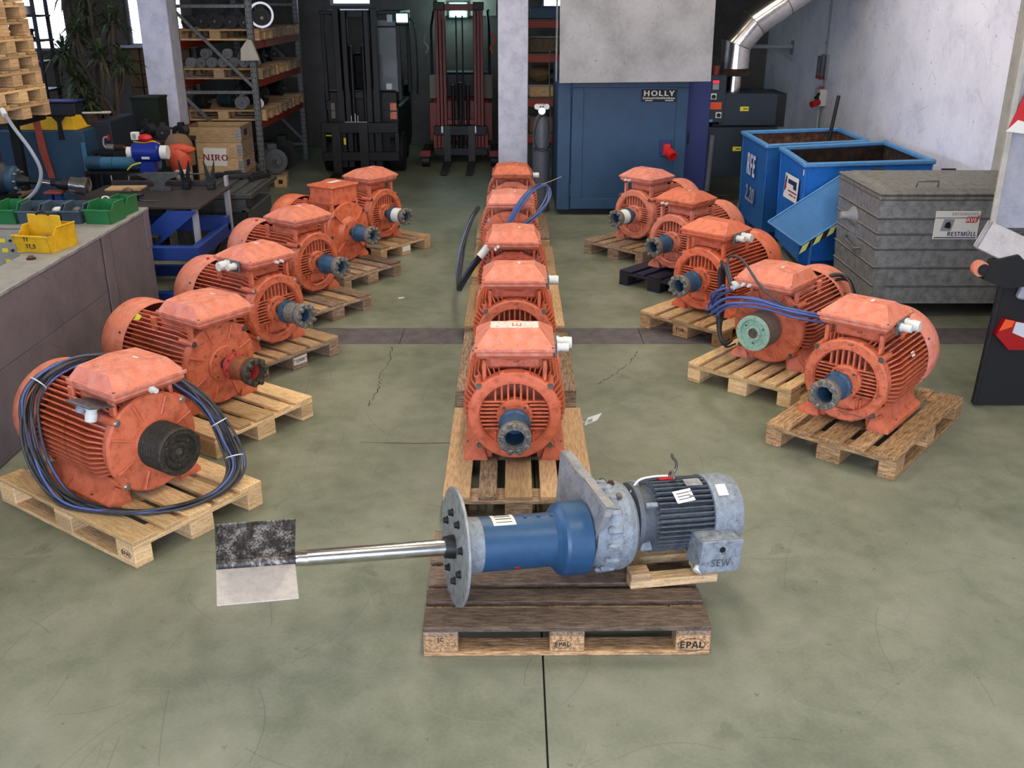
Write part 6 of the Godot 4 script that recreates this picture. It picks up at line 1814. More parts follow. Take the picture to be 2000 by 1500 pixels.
func build_left_bench() -> void:
	var c := thing("steel_cabinet", "long mauve grey steel cabinet with bins on its top", "cabinet", Vector3(-3.0, 0, -8.0))
	# local x to the left is negative, z grows towards the camera
	bpart(c, "core", Vector3(-0.142, 0.475, 2.3), Vector3(0.27, 0.94, 4.58), "panel_mauve", 0.0)
	bpart(c, "deep_part", Vector3(-1.10, 0.475, 0.36), Vector3(2.19, 0.94, 0.70), "panel_mauve", 0.0)
	for q in [[1.0, 4.6, 0.006, 0.53], [1.0, 4.6, 0.537, 0.945], [0.0, 0.80, 0.006, 0.945]]:
		bpart(c, "side_panel", Vector3(-0.004, (q[2] + q[3]) / 2, (q[0] + q[1]) / 2), Vector3(0.008, q[3] - q[2], q[1] - q[0] - 0.004), "panel_mauve", 0.002)
	bpart(c, "cover_strip", Vector3(0.002, 0.475, 0.90), Vector3(0.012, 0.94, 0.15), "panel_mauve", 0.003)
	bpart(c, "corner_bracket", Vector3(0.004, 0.80, 0.055), Vector3(0.012, 0.31, 0.11), "panel_mauve", 0.003)
	bpart(c, "ledge", Vector3(-0.14, 0.955, 2.65), Vector3(0.30, 0.022, 3.92), "panel_top", 0.004)
	bpart(c, "edge_trim", Vector3(0.006, 0.957, 2.3), Vector3(0.018, 0.026, 4.6), "zinc_plate", 0.004)
	bpart(c, "deck", Vector3(-1.10, 0.955, 0.34), Vector3(2.20, 0.022, 0.72), "panel_top", 0.004)
	for q in [[0.93, 0.30], [0.86, 0.55], [0.86, 0.38], [0.86, 0.15], [0.10, 0.66], [0.03, 0.72], [1.2, 0.50], [1.75, 0.50], [2.3, 0.50], [2.9, 0.50]]:
		part(c, "screw", S.bolt_small, "bolt_bright", Vector3(0.006, q[1], q[0]), Vector3(0, 90, 0)).scale = Vector3.ONE * 0.7
	var pp := bpart(c, "switch_plate", Vector3(-1.28, 0.64, 0.714), Vector3(1.98, 0.60, 0.008), "panel_top", 0.002)
	for q in [[0.42, 0.22, 0.045, 0.03], [0.53, 0.21, 0.05, 0.03], [0.55, 0.17, 0.06, 0.028], [0.43, 0.145, 0.045, 0.03], [0.545, 0.145, 0.05, 0.03], [0.57, 0.10, 0.06, 0.03], [0.44, 0.06, 0.035, 0.03], [0.55, 0.055, 0.06, 0.03], [0.445, 0.015, 0.04, 0.014], [0.52, 0.015, 0.035, 0.014], [0.47, -0.03, 0.09, 0.02], [0.66, 0.20, 0.05, 0.03], [0.66, 0.13, 0.05, 0.03]]:
		bpart(pp, "yellow_label", Vector3(q[0], q[1], 0.005), Vector3(q[2], q[3], 0.002), "yellow_label", 0.0)
	for q in [[0.485, 0.22], [0.60, 0.21], [0.49, 0.145], [0.61, 0.14], [0.495, 0.06], [0.61, 0.055], [0.48, 0.005]]:
		cpart(pp, "knob", Vector3(q[0], q[1], 0.004), Vector3(q[0], q[1], 0.02), 0.010, "ink", 10)
	var g := "storage bins on the steel cabinet"
	var d := 0.967
	bin_box("storage_bin", "green bin at the end of the row, next to grey bin", Vector3(-3.84, d, -7.47), 0, Vector3(0.150, 0.15, 0.26), "green_bin", g)
	for k in 3:
		bin_box("storage_bin", ["blue grey bin touching the outer green bin", "blue grey bin standing between two other grey bins", "blue grey bin beside the turned green bin"][k], Vector3(-3.675 + k * 0.166, d, -7.475), 0, Vector3(0.148, 0.135, 0.26), "blue_bin", g)
	bin_box("storage_bin", "bright green bin standing at the cabinet edge", Vector3(-3.13, d, -7.47), -6, Vector3(0.20, 0.15, 0.26), "green_bin", g)
	bin_box("storage_bin", "smaller green bin behind the bright green one", Vector3(-3.11, d, -7.77), -6, Vector3(0.15, 0.13, 0.24), "green_bin", g)
	var gp := ["grey metal part lying in the first blue grey bin", "pale paper piece lying in the middle blue grey bin", "tangle of light parts in the third blue grey bin"]
	for k in 3:
		var o := thing("loose_part", gp[k], "machine part", Vector3(-3.675 + k * 0.166, d + 0.011, -7.47), 30.0 * k, "loose parts in the bins")
		blob(o, "piece", Vector3(0, 0.03, 0), Vector3(0.05, 0.028, 0.06), ["grey_parts", "paper", "cardboard"][k], 20 + k)
		blob(o, "piece", Vector3(0.02, 0.07, -0.02), Vector3(0.04, 0.025, 0.035), ["dark_parts", "paper", "grey_parts"][k], 30 + k)
	# yellow tool bin with a handle and handwriting
	var y := bin_box("tool_bin", "yellow tool bin with handle and handwritten number", Vector3(-3.20, d, -6.60), -14, Vector3(0.27, 0.16, 0.30), "yellow", g)
	bpart(y, "handle_wall", Vector3(0, 0.115, -0.02), Vector3(0.26, 0.23, 0.012), "yellow", 0.005)
	var hp := []
	for k in 9:
		hp.append(Vector3(-0.05 + k * 0.0125, 0.23 + 0.022 * sin(PI * k / 8.0), -0.012))
	tpart(y, "grip", hp, 0.008, "ink", 8)
	lettering(y, "handwriting", "11", 0.03, "ink", Vector3(-0.03, 0.095, 0.1535), Vector3(-9, 0, 0), false, 0.001)
	lettering(y, "handwriting", "11,5", 0.03, "ink", Vector3(-0.01, 0.045, 0.141), Vector3(-9, 0, 0), false, 0.001)
	var sc := thing("screw_assortment", "small brown carton pieces inside the yellow tool bin", "carton", Vector3(-3.15, d + 0.012, -6.55), -14)
	for k in 3:
		bpart(sc, "carton_piece", Vector3(0.03, 0.05, 0.03 + k * 0.022), Vector3(0.05, 0.10, 0.016), "cardboard", 0.003)
	var rb := thing("rubber_foot", "small red brown rubber foot on the cabinet ledge", "rubber foot", Vector3(-3.17, d, -6.30))
	cpart(rb, "pad", Vector3(0, 0, 0), Vector3(0, 0.008, 0), 0.03, "rust_dark", 16)
	cpart(rb, "cap", Vector3(0, 0.008, 0), Vector3(0, 0.022, 0), 0.018, "rust", 14)
	# welding table on a blue lifting frame
	var w := thing("welding_table", "dark steel welding table with white legs", "table", Vector3(-3.38, 0, -9.14))
	bpart(w, "table_top", Vector3(0, 0.84, 0), Vector3(1.25, 0.022, 1.08), "table_dark", 0.003)
	for q in [[0.53, 0.40], [0.58, -0.48], [-0.56, 0.40], [-0.56, -0.48]]:
		bpart(w, "leg", Vector3(q[0], 0.414, q[1]), Vector3(0.05, 0.828, 0.05), "frame_white", 0.004)
	bpart(w, "rear_rail", Vector3(0.58, 0.90, -0.50), Vector3(0.03, 0.10, 0.06), "frame_white", 0.003)
	bpart(w, "side_stop", Vector3(-0.05, 0.876, -0.51), Vector3(1.0, 0.05, 0.04), "table_dark", 0.004)
	var f := thing("lift_table", "blue steel lift table frame under the welding table", "lift table", Vector3(-3.19, 0, -8.76))
	bpart(f, "front_beam", Vector3(0.02, 0.50, 0.42), Vector3(0.92, 0.12, 0.08), "blue_frame", 0.006)
	bpart(f, "side_beam", Vector3(0.44, 0.50, -0.10), Vector3(0.08, 0.12, 0.95), "blue_frame", 0.006)
	bpart(f, "rear_beam", Vector3(0.02, 0.56, -0.52), Vector3(0.92, 0.14, 0.08), "blue_frame", 0.006)
	bpart(f, "side_beam", Vector3(-0.40, 0.50, -0.05), Vector3(0.08, 0.12, 0.85), "blue_frame", 0.006)
	ppart(f, "gusset_plate", [Vector2(-0.05, 0.50), Vector2(0.02, 0.50), Vector2(0.40, 0.80), Vector2(0.40, 0.82), Vector2(0.15, 0.82), Vector2(-0.05, 0.66)], 0.18, 0.20, "blue_frame")
	bpart(f, "cylinder_head", Vector3(0.02, 0.60, 0.30), Vector3(0.14, 0.06, 0.10), "dark_parts", 0.01)
	for x in [-0.36, 0.44]:
		for q in [1.0, -1.0]:
			var s := fresh()
			box(s, Vector3(0, 0, 0.45), Vector3(0.03, 0.07, 0.9), 0.004, along(Vector3(x, 0.16 if q > 0 else 0.44, 0.36), Vector3(x, 0.44 if q > 0 else 0.16, -0.48)))
			part(f, "scissor_arm", done(s), "black_metal")
		bpart(f, "base_rail", Vector3(x, 0.10, -0.05), Vector3(0.09, 0.10, 1.0), "blue_frame", 0.006)
	for z in [0.42, -0.5]:
		bpart(f, "base_cross", Vector3(0.04, 0.10, z), Vector3(0.72, 0.10, 0.08), "blue_frame", 0.006)
		for x in [-0.36, 0.44]:
			cpart(f, "caster", Vector3(x - 0.02, 0.045, z), Vector3(x + 0.02, 0.045, z), 0.045, "rubber", 14)
	# things on the welding table
	var a := thing("anvil", "dark double-horned anvil on the welding table", "anvil", Vector3(-3.36, 0.852, -9.40), 4)
	ppart(a, "anvil_body", [Vector2(-0.09, 0), Vector2(0.10, 0), Vector2(0.10, 0.025), Vector2(0.05, 0.045), Vector2(0.05, 0.075), Vector2(0.10, 0.11), Vector2(0.19, 0.145), Vector2(0.19, 0.165), Vector2(-0.17, 0.165), Vector2(-0.20, 0.155), Vector2(-0.08, 0.10), Vector2(-0.05, 0.075), Vector2(-0.05, 0.045), Vector2(-0.09, 0.025)], -0.045, 0.045, "machine_grey")
	lpart(a, "horn", [Vector2(0, 0.0), Vector2(0, 0.03), Vector2(0.10, 0.018), Vector2(0.15, 0.004), Vector2(0.152, 0)], "dark_parts", Transform3D(Basis(Vector3(0, 0, 1), UP, Vector3(-1, 0, 0)), Vector3(-0.15, 0.145, 0)), 14)
	for k in 2:
		var cl := thing("steel_tongs", ["dark steel tongs standing open beside the anvil", "dark steel tongs standing open in front of the NIRO sign"][k], "tongs", Vector3(-3.14 + k * 0.24, 0.852, -9.47), -5 + 8 * k)
		for sgn in [-1.0, 1.0]:
			ppart(cl, "jaw", [Vector2(sgn * 0.0, 0.06), Vector2(sgn * 0.035, 0.06), Vector2(sgn * 0.045, 0.14), Vector2(sgn * 0.05, 0.27), Vector2(sgn * 0.012, 0.15)], -0.012, 0.012, "black_metal")
		bpart(cl, "base", Vector3(0, 0.03, 0), Vector3(0.07, 0.06, 0.08), "black_metal", 0.006)
		cpart(cl, "pivot", Vector3(0.02, 0.07, -0.03), Vector3(0.02, 0.07, 0.03), 0.028, "black_metal", 14)
	var rd := thing("steel_rod", "bright steel rod with black grip lying across the table edge", "rod", Vector3(-2.98, 0.968, -9.645))
	cpart(rd, "rod", Vector3(-0.22, -0.01, 0), Vector3(0.17, 0.015, 0), 0.009, "steel_bright", 10)
	cpart(rd, "grip", Vector3(0.17, 0.015, 0), Vector3(0.33, 0.025, 0), 0.013, "ink", 10)
	var bd := thing("plywood_board", "pale brown board lying behind the anvil", "board", Vector3(-3.72, 0.852, -9.46), 3)
	bpart(bd, "board", Vector3(0, 0.008, 0), Vector3(0.34, 0.016, 0.22), "wood_mid_x0", 0.002)
	var ks := thing("cable_scrap", "short white cable loop lying on the welding table", "cable", Vector3(-3.66, 0.852, -8.86))
	tpart(ks, "loop", curve([Vector3(-0.05, 0.012, 0.03), Vector3(-0.06, 0.03, -0.03), Vector3(-0.02, 0.03, -0.04), Vector3(0.02, 0.01, 0.02), Vector3(0.06, 0.01, 0.04)], 6), 0.008, "paper", 8)
	var dr := thing("oily_rag", "dark crumpled rag on the welding table", "rag", Vector3(-3.50, 0.852, -8.95))
	blob(dr, "crumple", Vector3(0, 0.04, 0), Vector3(0.13, 0.03, 0.08), "dark_parts", 41)
	blob(dr, "crumple", Vector3(-0.02, 0.07, -0.03), Vector3(0.05, 0.03, 0.04), "parcel", 42)
	var kn := thing("flat_blade", "thin curved steel blade lying beside the dark rag", "blade", Vector3(-3.32, 0.852, -8.87), -4)
	tpart(kn, "blade", curve([Vector3(-0.09, 0.014, -0.04), Vector3(-0.04, 0.007, 0.01), Vector3(0.04, 0.006, 0.02), Vector3(0.12, 0.008, 0.02)], 5), 0.005, "steel", 6)
	# grey machine table behind
	var m := thing("machine_table", "grey slotted machine table behind the welding table", "machine table", Vector3(-3.0, 0, -10.45))
	bpart(m, "slotted_plate", Vector3(0, 0.70, 0), Vector3(0.74, 0.05, 1.15), "machine_grey", 0.004)
	for k in 5:
		bpart(m, "plate_rib", Vector3(-0.28 + k * 0.14, 0.732, 0), Vector3(0.09, 0.015, 1.12), "machine_grey", 0.003)
	bpart(m, "apron", Vector3(0.0, 0.60, 0.50), Vector3(0.66, 0.14, 0.10), "machine_grey", 0.006)
	bpart(m, "base", Vector3(0, 0.27, 0), Vector3(0.62, 0.53, 0.95), "machine_grey", 0.01)
	bpart(m, "dark_latch", Vector3(0.27, 0.50, 0.53), Vector3(0.05, 0.12, 0.04), "ink", 0.006)
	bpart(m, "end_stop", Vector3(0.33, 0.63, 0.50), Vector3(0.05, 0.10, 0.12), "ink", 0.006)
	for k in 4:
		bpart(m, "clamp_bar", Vector3(-0.1 + 0.12 * k, 0.765, -0.35 + 0.1 * (k % 2)), Vector3(0.30, 0.045, 0.06), "dark_parts", 0.005, Vector3(0, 20 * k, 0))

# ------------------------------------------------------------ left back: machines, plant, shelf, pallet stack
func build_left_back() -> void:
	var b := thing("blue_housing", "big blue steel machine housing with orange strap over it", "machine", Vector3(-4.95, 0, -10.85))
	bpart(b, "front_box", Vector3(0, 0.68, 0), Vector3(0.90, 1.18, 0.70), "blue_machine", 0.012)
	bpart(b, "rear_panel", Vector3(0.53, 0.74, -0.35), Vector3(0.18, 1.18, 0.75), "blue_machine_dark", 0.01)
	bpart(b, "edge_strip", Vector3(0.435, 0.84, 0.353), Vector3(0.045, 0.62, 0.008), "blue_pipe", 0.002)
	bpart(b, "red_mark", Vector3(0.58, 1.16, 0.027), Vector3(0.035, 0.06, 0.004), "red_paint", 0.0)
	for q in [[-0.4, 0.28], [0.4, 0.28], [-0.4, -0.28], [0.4, -0.28]]:
		bpart(b, "foot", Vector3(q[0], 0.045, q[1]), Vector3(0.09, 0.09, 0.09), "black_metal", 0.004)
	var st := thing("lashing_strap", "orange lashing strap hanging over the blue machine housing", "strap", Vector3(-4.96, 0.78, -10.485))
	ppart(st, "hanging_web", [Vector2(-0.04, 0.72), Vector2(0.03, 0.72), Vector2(0.06, 0.30), Vector2(0.10, 0.0), Vector2(0.035, 0.0), Vector2(-0.02, 0.30)], 0.0, 0.006, "strap")
	bpart(st, "top_web", Vector3(-0.02, 0.72, -0.12), Vector3(0.07, 0.006, 0.25), "strap", 0.001, Vector3(0, 25, 0))
	var yt := thing("yellow_tray", "yellow plastic tray upside down on the blue machine housing", "tray", Vector3(-4.92, 1.272, -10.72))
	var s := fresh()
	frustum(s, Rect2(-0.33, -0.16, 0.66, 0.32), 0.0, Rect2(-0.28, -0.13, 0.56, 0.26), 0.125)
	part(yt, "shell", done(s), "yellow")
	bpart(yt, "flange", Vector3(0, 0.006, 0), Vector3(0.70, 0.012, 0.36), "yellow", 0.003)
	var tt := thing("black_tool", "black T-shaped tool hooked over the yellow tray", "tool", Vector3(-4.72, 1.18, -10.497))
	ppart(tt, "shank", [Vector2(-0.03, 0.0), Vector2(0.03, 0.0), Vector2(0.02, 0.05), Vector2(0.016, 0.18), Vector2(0.07, 0.235), Vector2(-0.07, 0.235), Vector2(-0.02, 0.18)], 0.0, 0.02, "black_metal")
	bpart(tt, "cross_bar", Vector3(0, 0.248, -0.02), Vector3(0.30, 0.025, 0.08), "black_metal", 0.005)
	var cw := thing("caster_wheel", "grey caster wheel lying on the blue machine housing", "wheel", Vector3(-5.34, 1.272, -10.60))
	cpart(cw, "tyre", Vector3(0, 0.07, -0.02), Vector3(0, 0.07, 0.02), 0.07, "plastic_grey", 20)
	cpart(cw, "hub", Vector3(0, 0.07, 0.02), Vector3(0, 0.07, 0.03), 0.02, "bolt_bright", 12)
	bpart(cw, "bracket", Vector3(0.01, 0.12, -0.045), Vector3(0.10, 0.05, 0.04), "dark_parts", 0.006)
	var bt := thing("blue_trough", "dark blue steel trough behind the yellow tray", "trough", Vector3(-4.99, 1.272, -11.07))
	bpart(bt, "trough_body", Vector3(0, 0.16, 0), Vector3(0.50, 0.16, 0.24), "blue_machine_dark", 0.01)
	bpart(bt, "top_edge", Vector3(0, 0.247, 0), Vector3(0.54, 0.014, 0.28), "blue_deep", 0.004)
	bpart(bt, "skid", Vector3(0, 0.04, 0), Vector3(0.42, 0.08, 0.12), "black_metal", 0.004)
	var dm := thing("brake_drum", "rusty dark round drum on the blue machine housing", "drum", Vector3(-4.61, 1.272, -11.03))
	cpart(dm, "drum", Vector3(0, 0, 0), Vector3(0, 0.10, 0), 0.085, "rust_dark", 24)
	cpart(dm, "rim", Vector3(0, 0.10, 0), Vector3(0, 0.115, 0), 0.09, "dark_parts", 24)
	var sp := thing("spanner", "pale adjustable spanner lying on the rusty drum", "spanner", Vector3(-4.57, 1.388, -11.0), 8)
	bpart(sp, "shaft", Vector3(0, 0.012, 0), Vector3(0.22, 0.02, 0.03), "cloth", 0.005)
	bpart(sp, "head", Vector3(0.14, 0.014, 0), Vector3(0.10, 0.024, 0.06), "cloth", 0.008)
	var pp := thing("blue_cylinder", "pale blue hydraulic cylinder lying on a dark trestle", "cylinder", Vector3(-4.06, 0.951, -10.41))
	cpart(pp, "barrel", Vector3(-0.25, 0, 0), Vector3(0.36, 0, 0), 0.064, "blue_pipe", 24)
	cpart(pp, "end_cap", Vector3(-0.40, 0, 0), Vector3(-0.25, 0, 0), 0.072, "blue_machine", 24)
	cpart(pp, "band", Vector3(-0.13, 0, 0), Vector3(-0.12, 0, 0), 0.067, "blue_machine", 24)
	var tr := thing("trestle", "dark steel trestle under the pale blue cylinder", "trestle", Vector3(-4.17, 0, -10.44))
	bpart(tr, "top_plate", Vector3(0, 0.86, 0), Vector3(0.60, 0.03, 0.26), "black_metal", 0.004)
	bpart(tr, "rear_ledge", Vector3(0, 1.04, -0.16), Vector3(0.60, 0.02, 0.10), "dark_parts", 0.003)
	for x in [-0.27, 0.27]:
		for z in [-0.10, 0.10]:
			bpart(tr, "leg", Vector3(x, 0.42, z), Vector3(0.05, 0.84, 0.05), "black_metal", 0.004)
	bpart(tr, "rear_post", Vector3(0.27, 0.95, -0.16), Vector3(0.04, 0.17, 0.04), "black_metal", 0.003)
	bpart(tr, "rear_post", Vector3(-0.27, 0.95, -0.16), Vector3(0.04, 0.17, 0.04), "black_metal", 0.003)
	tpart(tr, "wire_handle", [Vector3(-0.02, 0.84, 0.14), Vector3(-0.01, 0.76, 0.16), Vector3(0.16, 0.76, 0.16), Vector3(0.17, 0.84, 0.14)], 0.008, "plastic_grey", 6)
	var hk := thing("clamp_fitting", "bright clamp with red hose end on the ledge behind the cylinder", "clamp", Vector3(-4.25, 1.052, -10.60))
	cpart(hk, "nut", Vector3(-0.06, 0.035, 0), Vector3(0.02, 0.035, 0), 0.035, "bolt_bright", 12)
	cpart(hk, "hose_end", Vector3(0.02, 0.035, 0), Vector3(0.12, 0.035, 0), 0.028, "rust_dark", 12)
	tpart(hk, "red_hose", curve([Vector3(0.12, 0.035, 0), Vector3(0.18, 0.03, 0.02), Vector3(0.26, 0.018, 0.03), Vector3(0.34, 0.014, 0.03)], 5), 0.012, "strap", 8)
	tpart(hk, "hook", curve([Vector3(-0.04, 0.14, 0), Vector3(-0.08, 0.13, 0), Vector3(-0.09, 0.06, 0), Vector3(-0.06, 0.02, 0)], 5), 0.010, "plastic_grey", 8)
	# bench grinder on a black stand
	var g := thing("bench_grinder", "bright blue bench grinder with white wheel guards on a black stand", "grinder", Vector3(-3.76, 0, -10.25))
	bpart(g, "stand", Vector3(0.03, 0.44, 0), Vector3(0.14, 0.88, 0.10), "black_metal", 0.006)
	bpart(g, "foot_plate", Vector3(0.05, 0.01, 0), Vector3(0.24, 0.02, 0.24), "black_metal", 0.003)
	bpart(g, "base", Vector3(0, 0.94, 0), Vector3(0.15, 0.12, 0.14), "blue_bright", 0.01)
	lpart(g, "motor_body", [Vector2(-0.14, 0), Vector2(-0.14, 0.08), Vector2(-0.12, 0.10), Vector2(0.12, 0.10), Vector2(0.14, 0.08), Vector2(0.14, 0)], "blue_bright", Transform3D(Basis(Vector3(0, 0, -1), UP, Vector3(1, 0, 0)), Vector3(0, 1.09, 0)), 24)
	bpart(g, "rating_plate", Vector3(0.01, 1.04, 0.092), Vector3(0.08, 0.025, 0.006), "paper", 0.0, Vector3(25, 0, 0))
	for x in [-0.155, 0.19]:
		cpart(g, "wheel_guard", Vector3(x - 0.035, 1.09, 0.03), Vector3(x + 0.035, 1.09, 0.03), 0.07 if x > 0 else 0.055, "plastic_white", 18)
	var sw := bpart(g, "switch_box", Vector3(-0.10, 1.25, 0), Vector3(0.08, 0.08, 0.06), "plastic_white", 0.008)
	bpart(sw, "switch", Vector3(0, 0, 0.032), Vector3(0.035, 0.045, 0.006), "plastic_grey", 0.002)
	bpart(sw, "mount", Vector3(0.06, -0.05, -0.01), Vector3(0.10, 0.03, 0.05), "black_metal", 0.003)
	blob(g, "red_plug", Vector3(0.0, 1.23, 0.01), Vector3(0.07, 0.04, 0.05), "red", 51)
	tpart(g, "yellow_lead", curve([Vector3(-0.12, 1.195, 0.02), Vector3(0.0, 1.185, 0.03), Vector3(0.08, 1.20, 0.02), Vector3(0.14, 1.17, 0.0)], 6), 0.007, "yellow", 6)
	tpart(g, "earth_lead", curve([Vector3(-0.05, 0.99, 0.08), Vector3(-0.13, 0.97, 0.10), Vector3(-0.19, 0.92, 0.10)], 6), 0.008, "yellow_label", 6)
	var wd := thing("brown_dome", "pale brown rounded hood behind the grinder", "hood", Vector3(-3.66, 0, -10.95))
	lpart(wd, "dome", [Vector2(0.85, 0.16), Vector2(1.0, 0.16), Vector2(1.10, 0.14), Vector2(1.17, 0.09), Vector2(1.19, 0)], "cardboard", Transform3D(Basis(Vector3(1, 0, 0), Vector3(0, 0, -1), Vector3(0, 1, 0)), Vector3.ZERO), 24, true)
	cpart(wd, "column", Vector3(0, 0, 0), Vector3(0, 0.86, 0), 0.09, "machine_grey", 16)
	var og := thing("orange_bag", "crumpled orange plastic bag hanging beside the grinder", "bag", Vector3(-3.56, 0.70, -10.62))
	blob(og, "bag", Vector3(0, 0.25, 0), Vector3(0.12, 0.17, 0.09), "bag_orange", 63)
	blob(og, "paper_filling", Vector3(0.02, 0.10, 0.03), Vector3(0.10, 0.07, 0.08), "cloth", 62)
	blob(og, "gathered_top", Vector3(0.02, 0.36, -0.01), Vector3(0.15, 0.06, 0.07), "bag_orange", 67)
	var od := thing("oil_stand", "grey oil drum carrying the orange bag behind the welding table", "drum", Vector3(-3.56, 0, -10.62))
	cpart(od, "drum", Vector3(0, 0, 0), Vector3(0, 0.70, 0), 0.12, "machine_grey", 20)
	cpart(od, "rim", Vector3(0, 0.68, 0), Vector3(0, 0.70, 0), 0.128, "dark_parts", 20)
	# cardan shaft on blue stands with a chrome cup
	var cs := thing("cardan_shaft", "black cardan shaft with bright steel cup at its end", "drive shaft", Vector3(-4.15, 1.0, -8.92))
	var K := Transform3D(Basis(Vector3(0, 0, -1), UP, Vector3(1, 0, 0)).rotated(Vector3(0, 0, 1), -0.10), Vector3.ZERO)
	lpart(cs, "steel_cup", [Vector2(0.14, 0), Vector2(0.14, 0.06), Vector2(0.15, 0.075), Vector2(0.25, 0.075), Vector2(0.255, 0.083), Vector2(0.30, 0.083), Vector2(0.30, 0.07), Vector2(0.24, 0.066), Vector2(0.24, 0)], "steel_bright", K, 28)
	lpart(cs, "yoke", [Vector2(0.02, 0), Vector2(0.02, 0.04), Vector2(0.08, 0.055), Vector2(0.14, 0.045), Vector2(0.14, 0)], "black_metal", K, 16)
	lpart(cs, "tube", [Vector2(-0.22, 0), Vector2(-0.22, 0.026), Vector2(-0.10, 0.026), Vector2(-0.09, 0.022), Vector2(0.02, 0.024), Vector2(0.02, 0)], "black_metal", K, 16)
	lpart(cs, "bright_sleeve", [Vector2(-0.13, 0.0265), Vector2(-0.03, 0.0265)], "steel_bright", K, 16)
	lpart(cs, "rear_yoke", [Vector2(-0.32, 0), Vector2(-0.32, 0.06), Vector2(-0.28, 0.05), Vector2(-0.22, 0.03), Vector2(-0.22, 0)], "black_metal", K, 16)
	var fl := lpart(cs, "bolt_flange", [Vector2(-0.40, 0), Vector2(-0.40, 0.12), Vector2(-0.36, 0.125), Vector2(-0.34, 0.11), Vector2(-0.32, 0.07), Vector2(-0.32, 0)], "blue_machine", K, 28)
	for k in 8:
		var an := TAU * k / 8
		cpart(fl, "flange_bolt", K * Vector3(cos(an) * 0.09, sin(an) * 0.09, -0.345), K * Vector3(cos(an) * 0.09, sin(an) * 0.09, -0.31), 0.012, "bolt_bright", 8)
	lpart(cs, "gear_head", [Vector2(-0.75, 0), Vector2(-0.75, 0.14), Vector2(-0.45, 0.15), Vector2(-0.40, 0.11), Vector2(-0.40, 0)], "blue_dark", K, 24)
	var bs := thing("shaft_stand", "blue angle steel stand under the bright steel cup", "stand", Vector3(-4.16, 0, -8.92))
	for sgn in [-1.0, 1.0]:
		ppart(bs, "leg", [Vector2(sgn * 0.12, 0.0), Vector2(sgn * 0.16, 0.0), Vector2(sgn * 0.06, 0.913), Vector2(sgn * 0.02, 0.913)], -0.03, 0.03, "blue_frame")
	bpart(bs, "saddle", Vector3(0, 0.922, 0), Vector3(0.16, 0.018, 0.12), "strap", 0.003)
	bpart(bs, "cross_tie", Vector3(0, 0.35, 0), Vector3(0.26, 0.05, 0.03), "blue_frame", 0.003)
	var gs := thing("gear_stand", "dark box stand under the gear head at the hall edge", "stand", Vector3(-4.75, 0, -8.92))
	bpart(gs, "box", Vector3(0, 0.43, 0), Vector3(0.34, 0.86, 0.34), "black_metal", 0.01)
	bpart(gs, "cap", Vector3(0, 0.87, 0), Vector3(0.38, 0.02, 0.38), "dark_parts", 0.003)
	var hs := thing("air_hose", "thick pale grey hose curving down beside the cardan shaft", "hose", Vector3(-4.25, 0, -8.55))
	tpart(hs, "hose", curve([Vector3(-0.20, 1.62, -0.3), Vector3(-0.04, 1.52, -0.1), Vector3(0.12, 1.34, 0), Vector3(0.17, 1.16, 0), Vector3(0.10, 1.0, 0.02), Vector3(-0.05, 0.9, 0.05), Vector3(-0.3, 0.82, 0.1)], 8), 0.016, "plastic_grey", 10)
	cpart(hs, "end_fitting", Vector3(-0.24, 1.65, -0.35), Vector3(-0.19, 1.61, -0.28), 0.022, "paper", 12)
	# pallet stack on a dark stand
	var ds := thing("steel_stand", "dark steel stand carrying the pallet stack", "stand", Vector3(-5.25, 0, -9.55))
	bpart(ds, "top", Vector3(0.05, 1.48, 0), Vector3(1.2, 0.06, 0.8), "black_metal", 0.005)
	for q in [[-0.5, 0.33], [0.35, 0.33], [-0.5, -0.33], [0.35, -0.33]]:
		bpart(ds, "leg", Vector3(q[0], 0.725, q[1]), Vector3(0.08, 1.45, 0.08), "black_metal", 0.005)
	bpart(ds, "shelf", Vector3(-0.08, 0.75, 0), Vector3(1.0, 0.03, 0.75), "wood_dark_x0", 0.003)
	for k in 9:
		var j := [0.0, 0.02, -0.015, 0.01, 0.03, -0.02, 0.0, 0.015, 0.0]
		pallet(Vector3(-5.13 + j[k] * 0.6 - 0.013 * k, 1.511 + k * 0.1455, -9.5 + j[k]), 84.0 + 60.0 * j[k], "mid" if k % 3 != 1 else "fresh", "wooden pallet in the tall stack beside the window, %s" % ["lowest of all", "second from below", "third from below", "fourth from below", "fifth from below", "sixth from below", "seventh from below", "eighth from below", "topmost"][k], "stacked spare pallets", 5, "worn")
	# dark shelf before the window with small parts
	var sf := thing("parts_shelf", "dark open shelf of parts in front of the bright window", "shelf", Vector3(-6.05, 0, -12.7))
	for q in [[-0.32, 0.18], [0.32, 0.18], [-0.32, -0.18], [0.32, -0.18]]:
		bpart(sf, "post", Vector3(q[0], 1.4, q[1]), Vector3(0.04, 2.8, 0.04), "black_metal", 0.003)
	for y in [1.15, 1.5, 1.83, 2.08, 2.36]:
		bpart(sf, "shelf_board", Vector3(0, y, 0), Vector3(0.70, 0.025, 0.42), "black_metal", 0.003)
	var pk := "parts on the dark window shelf"
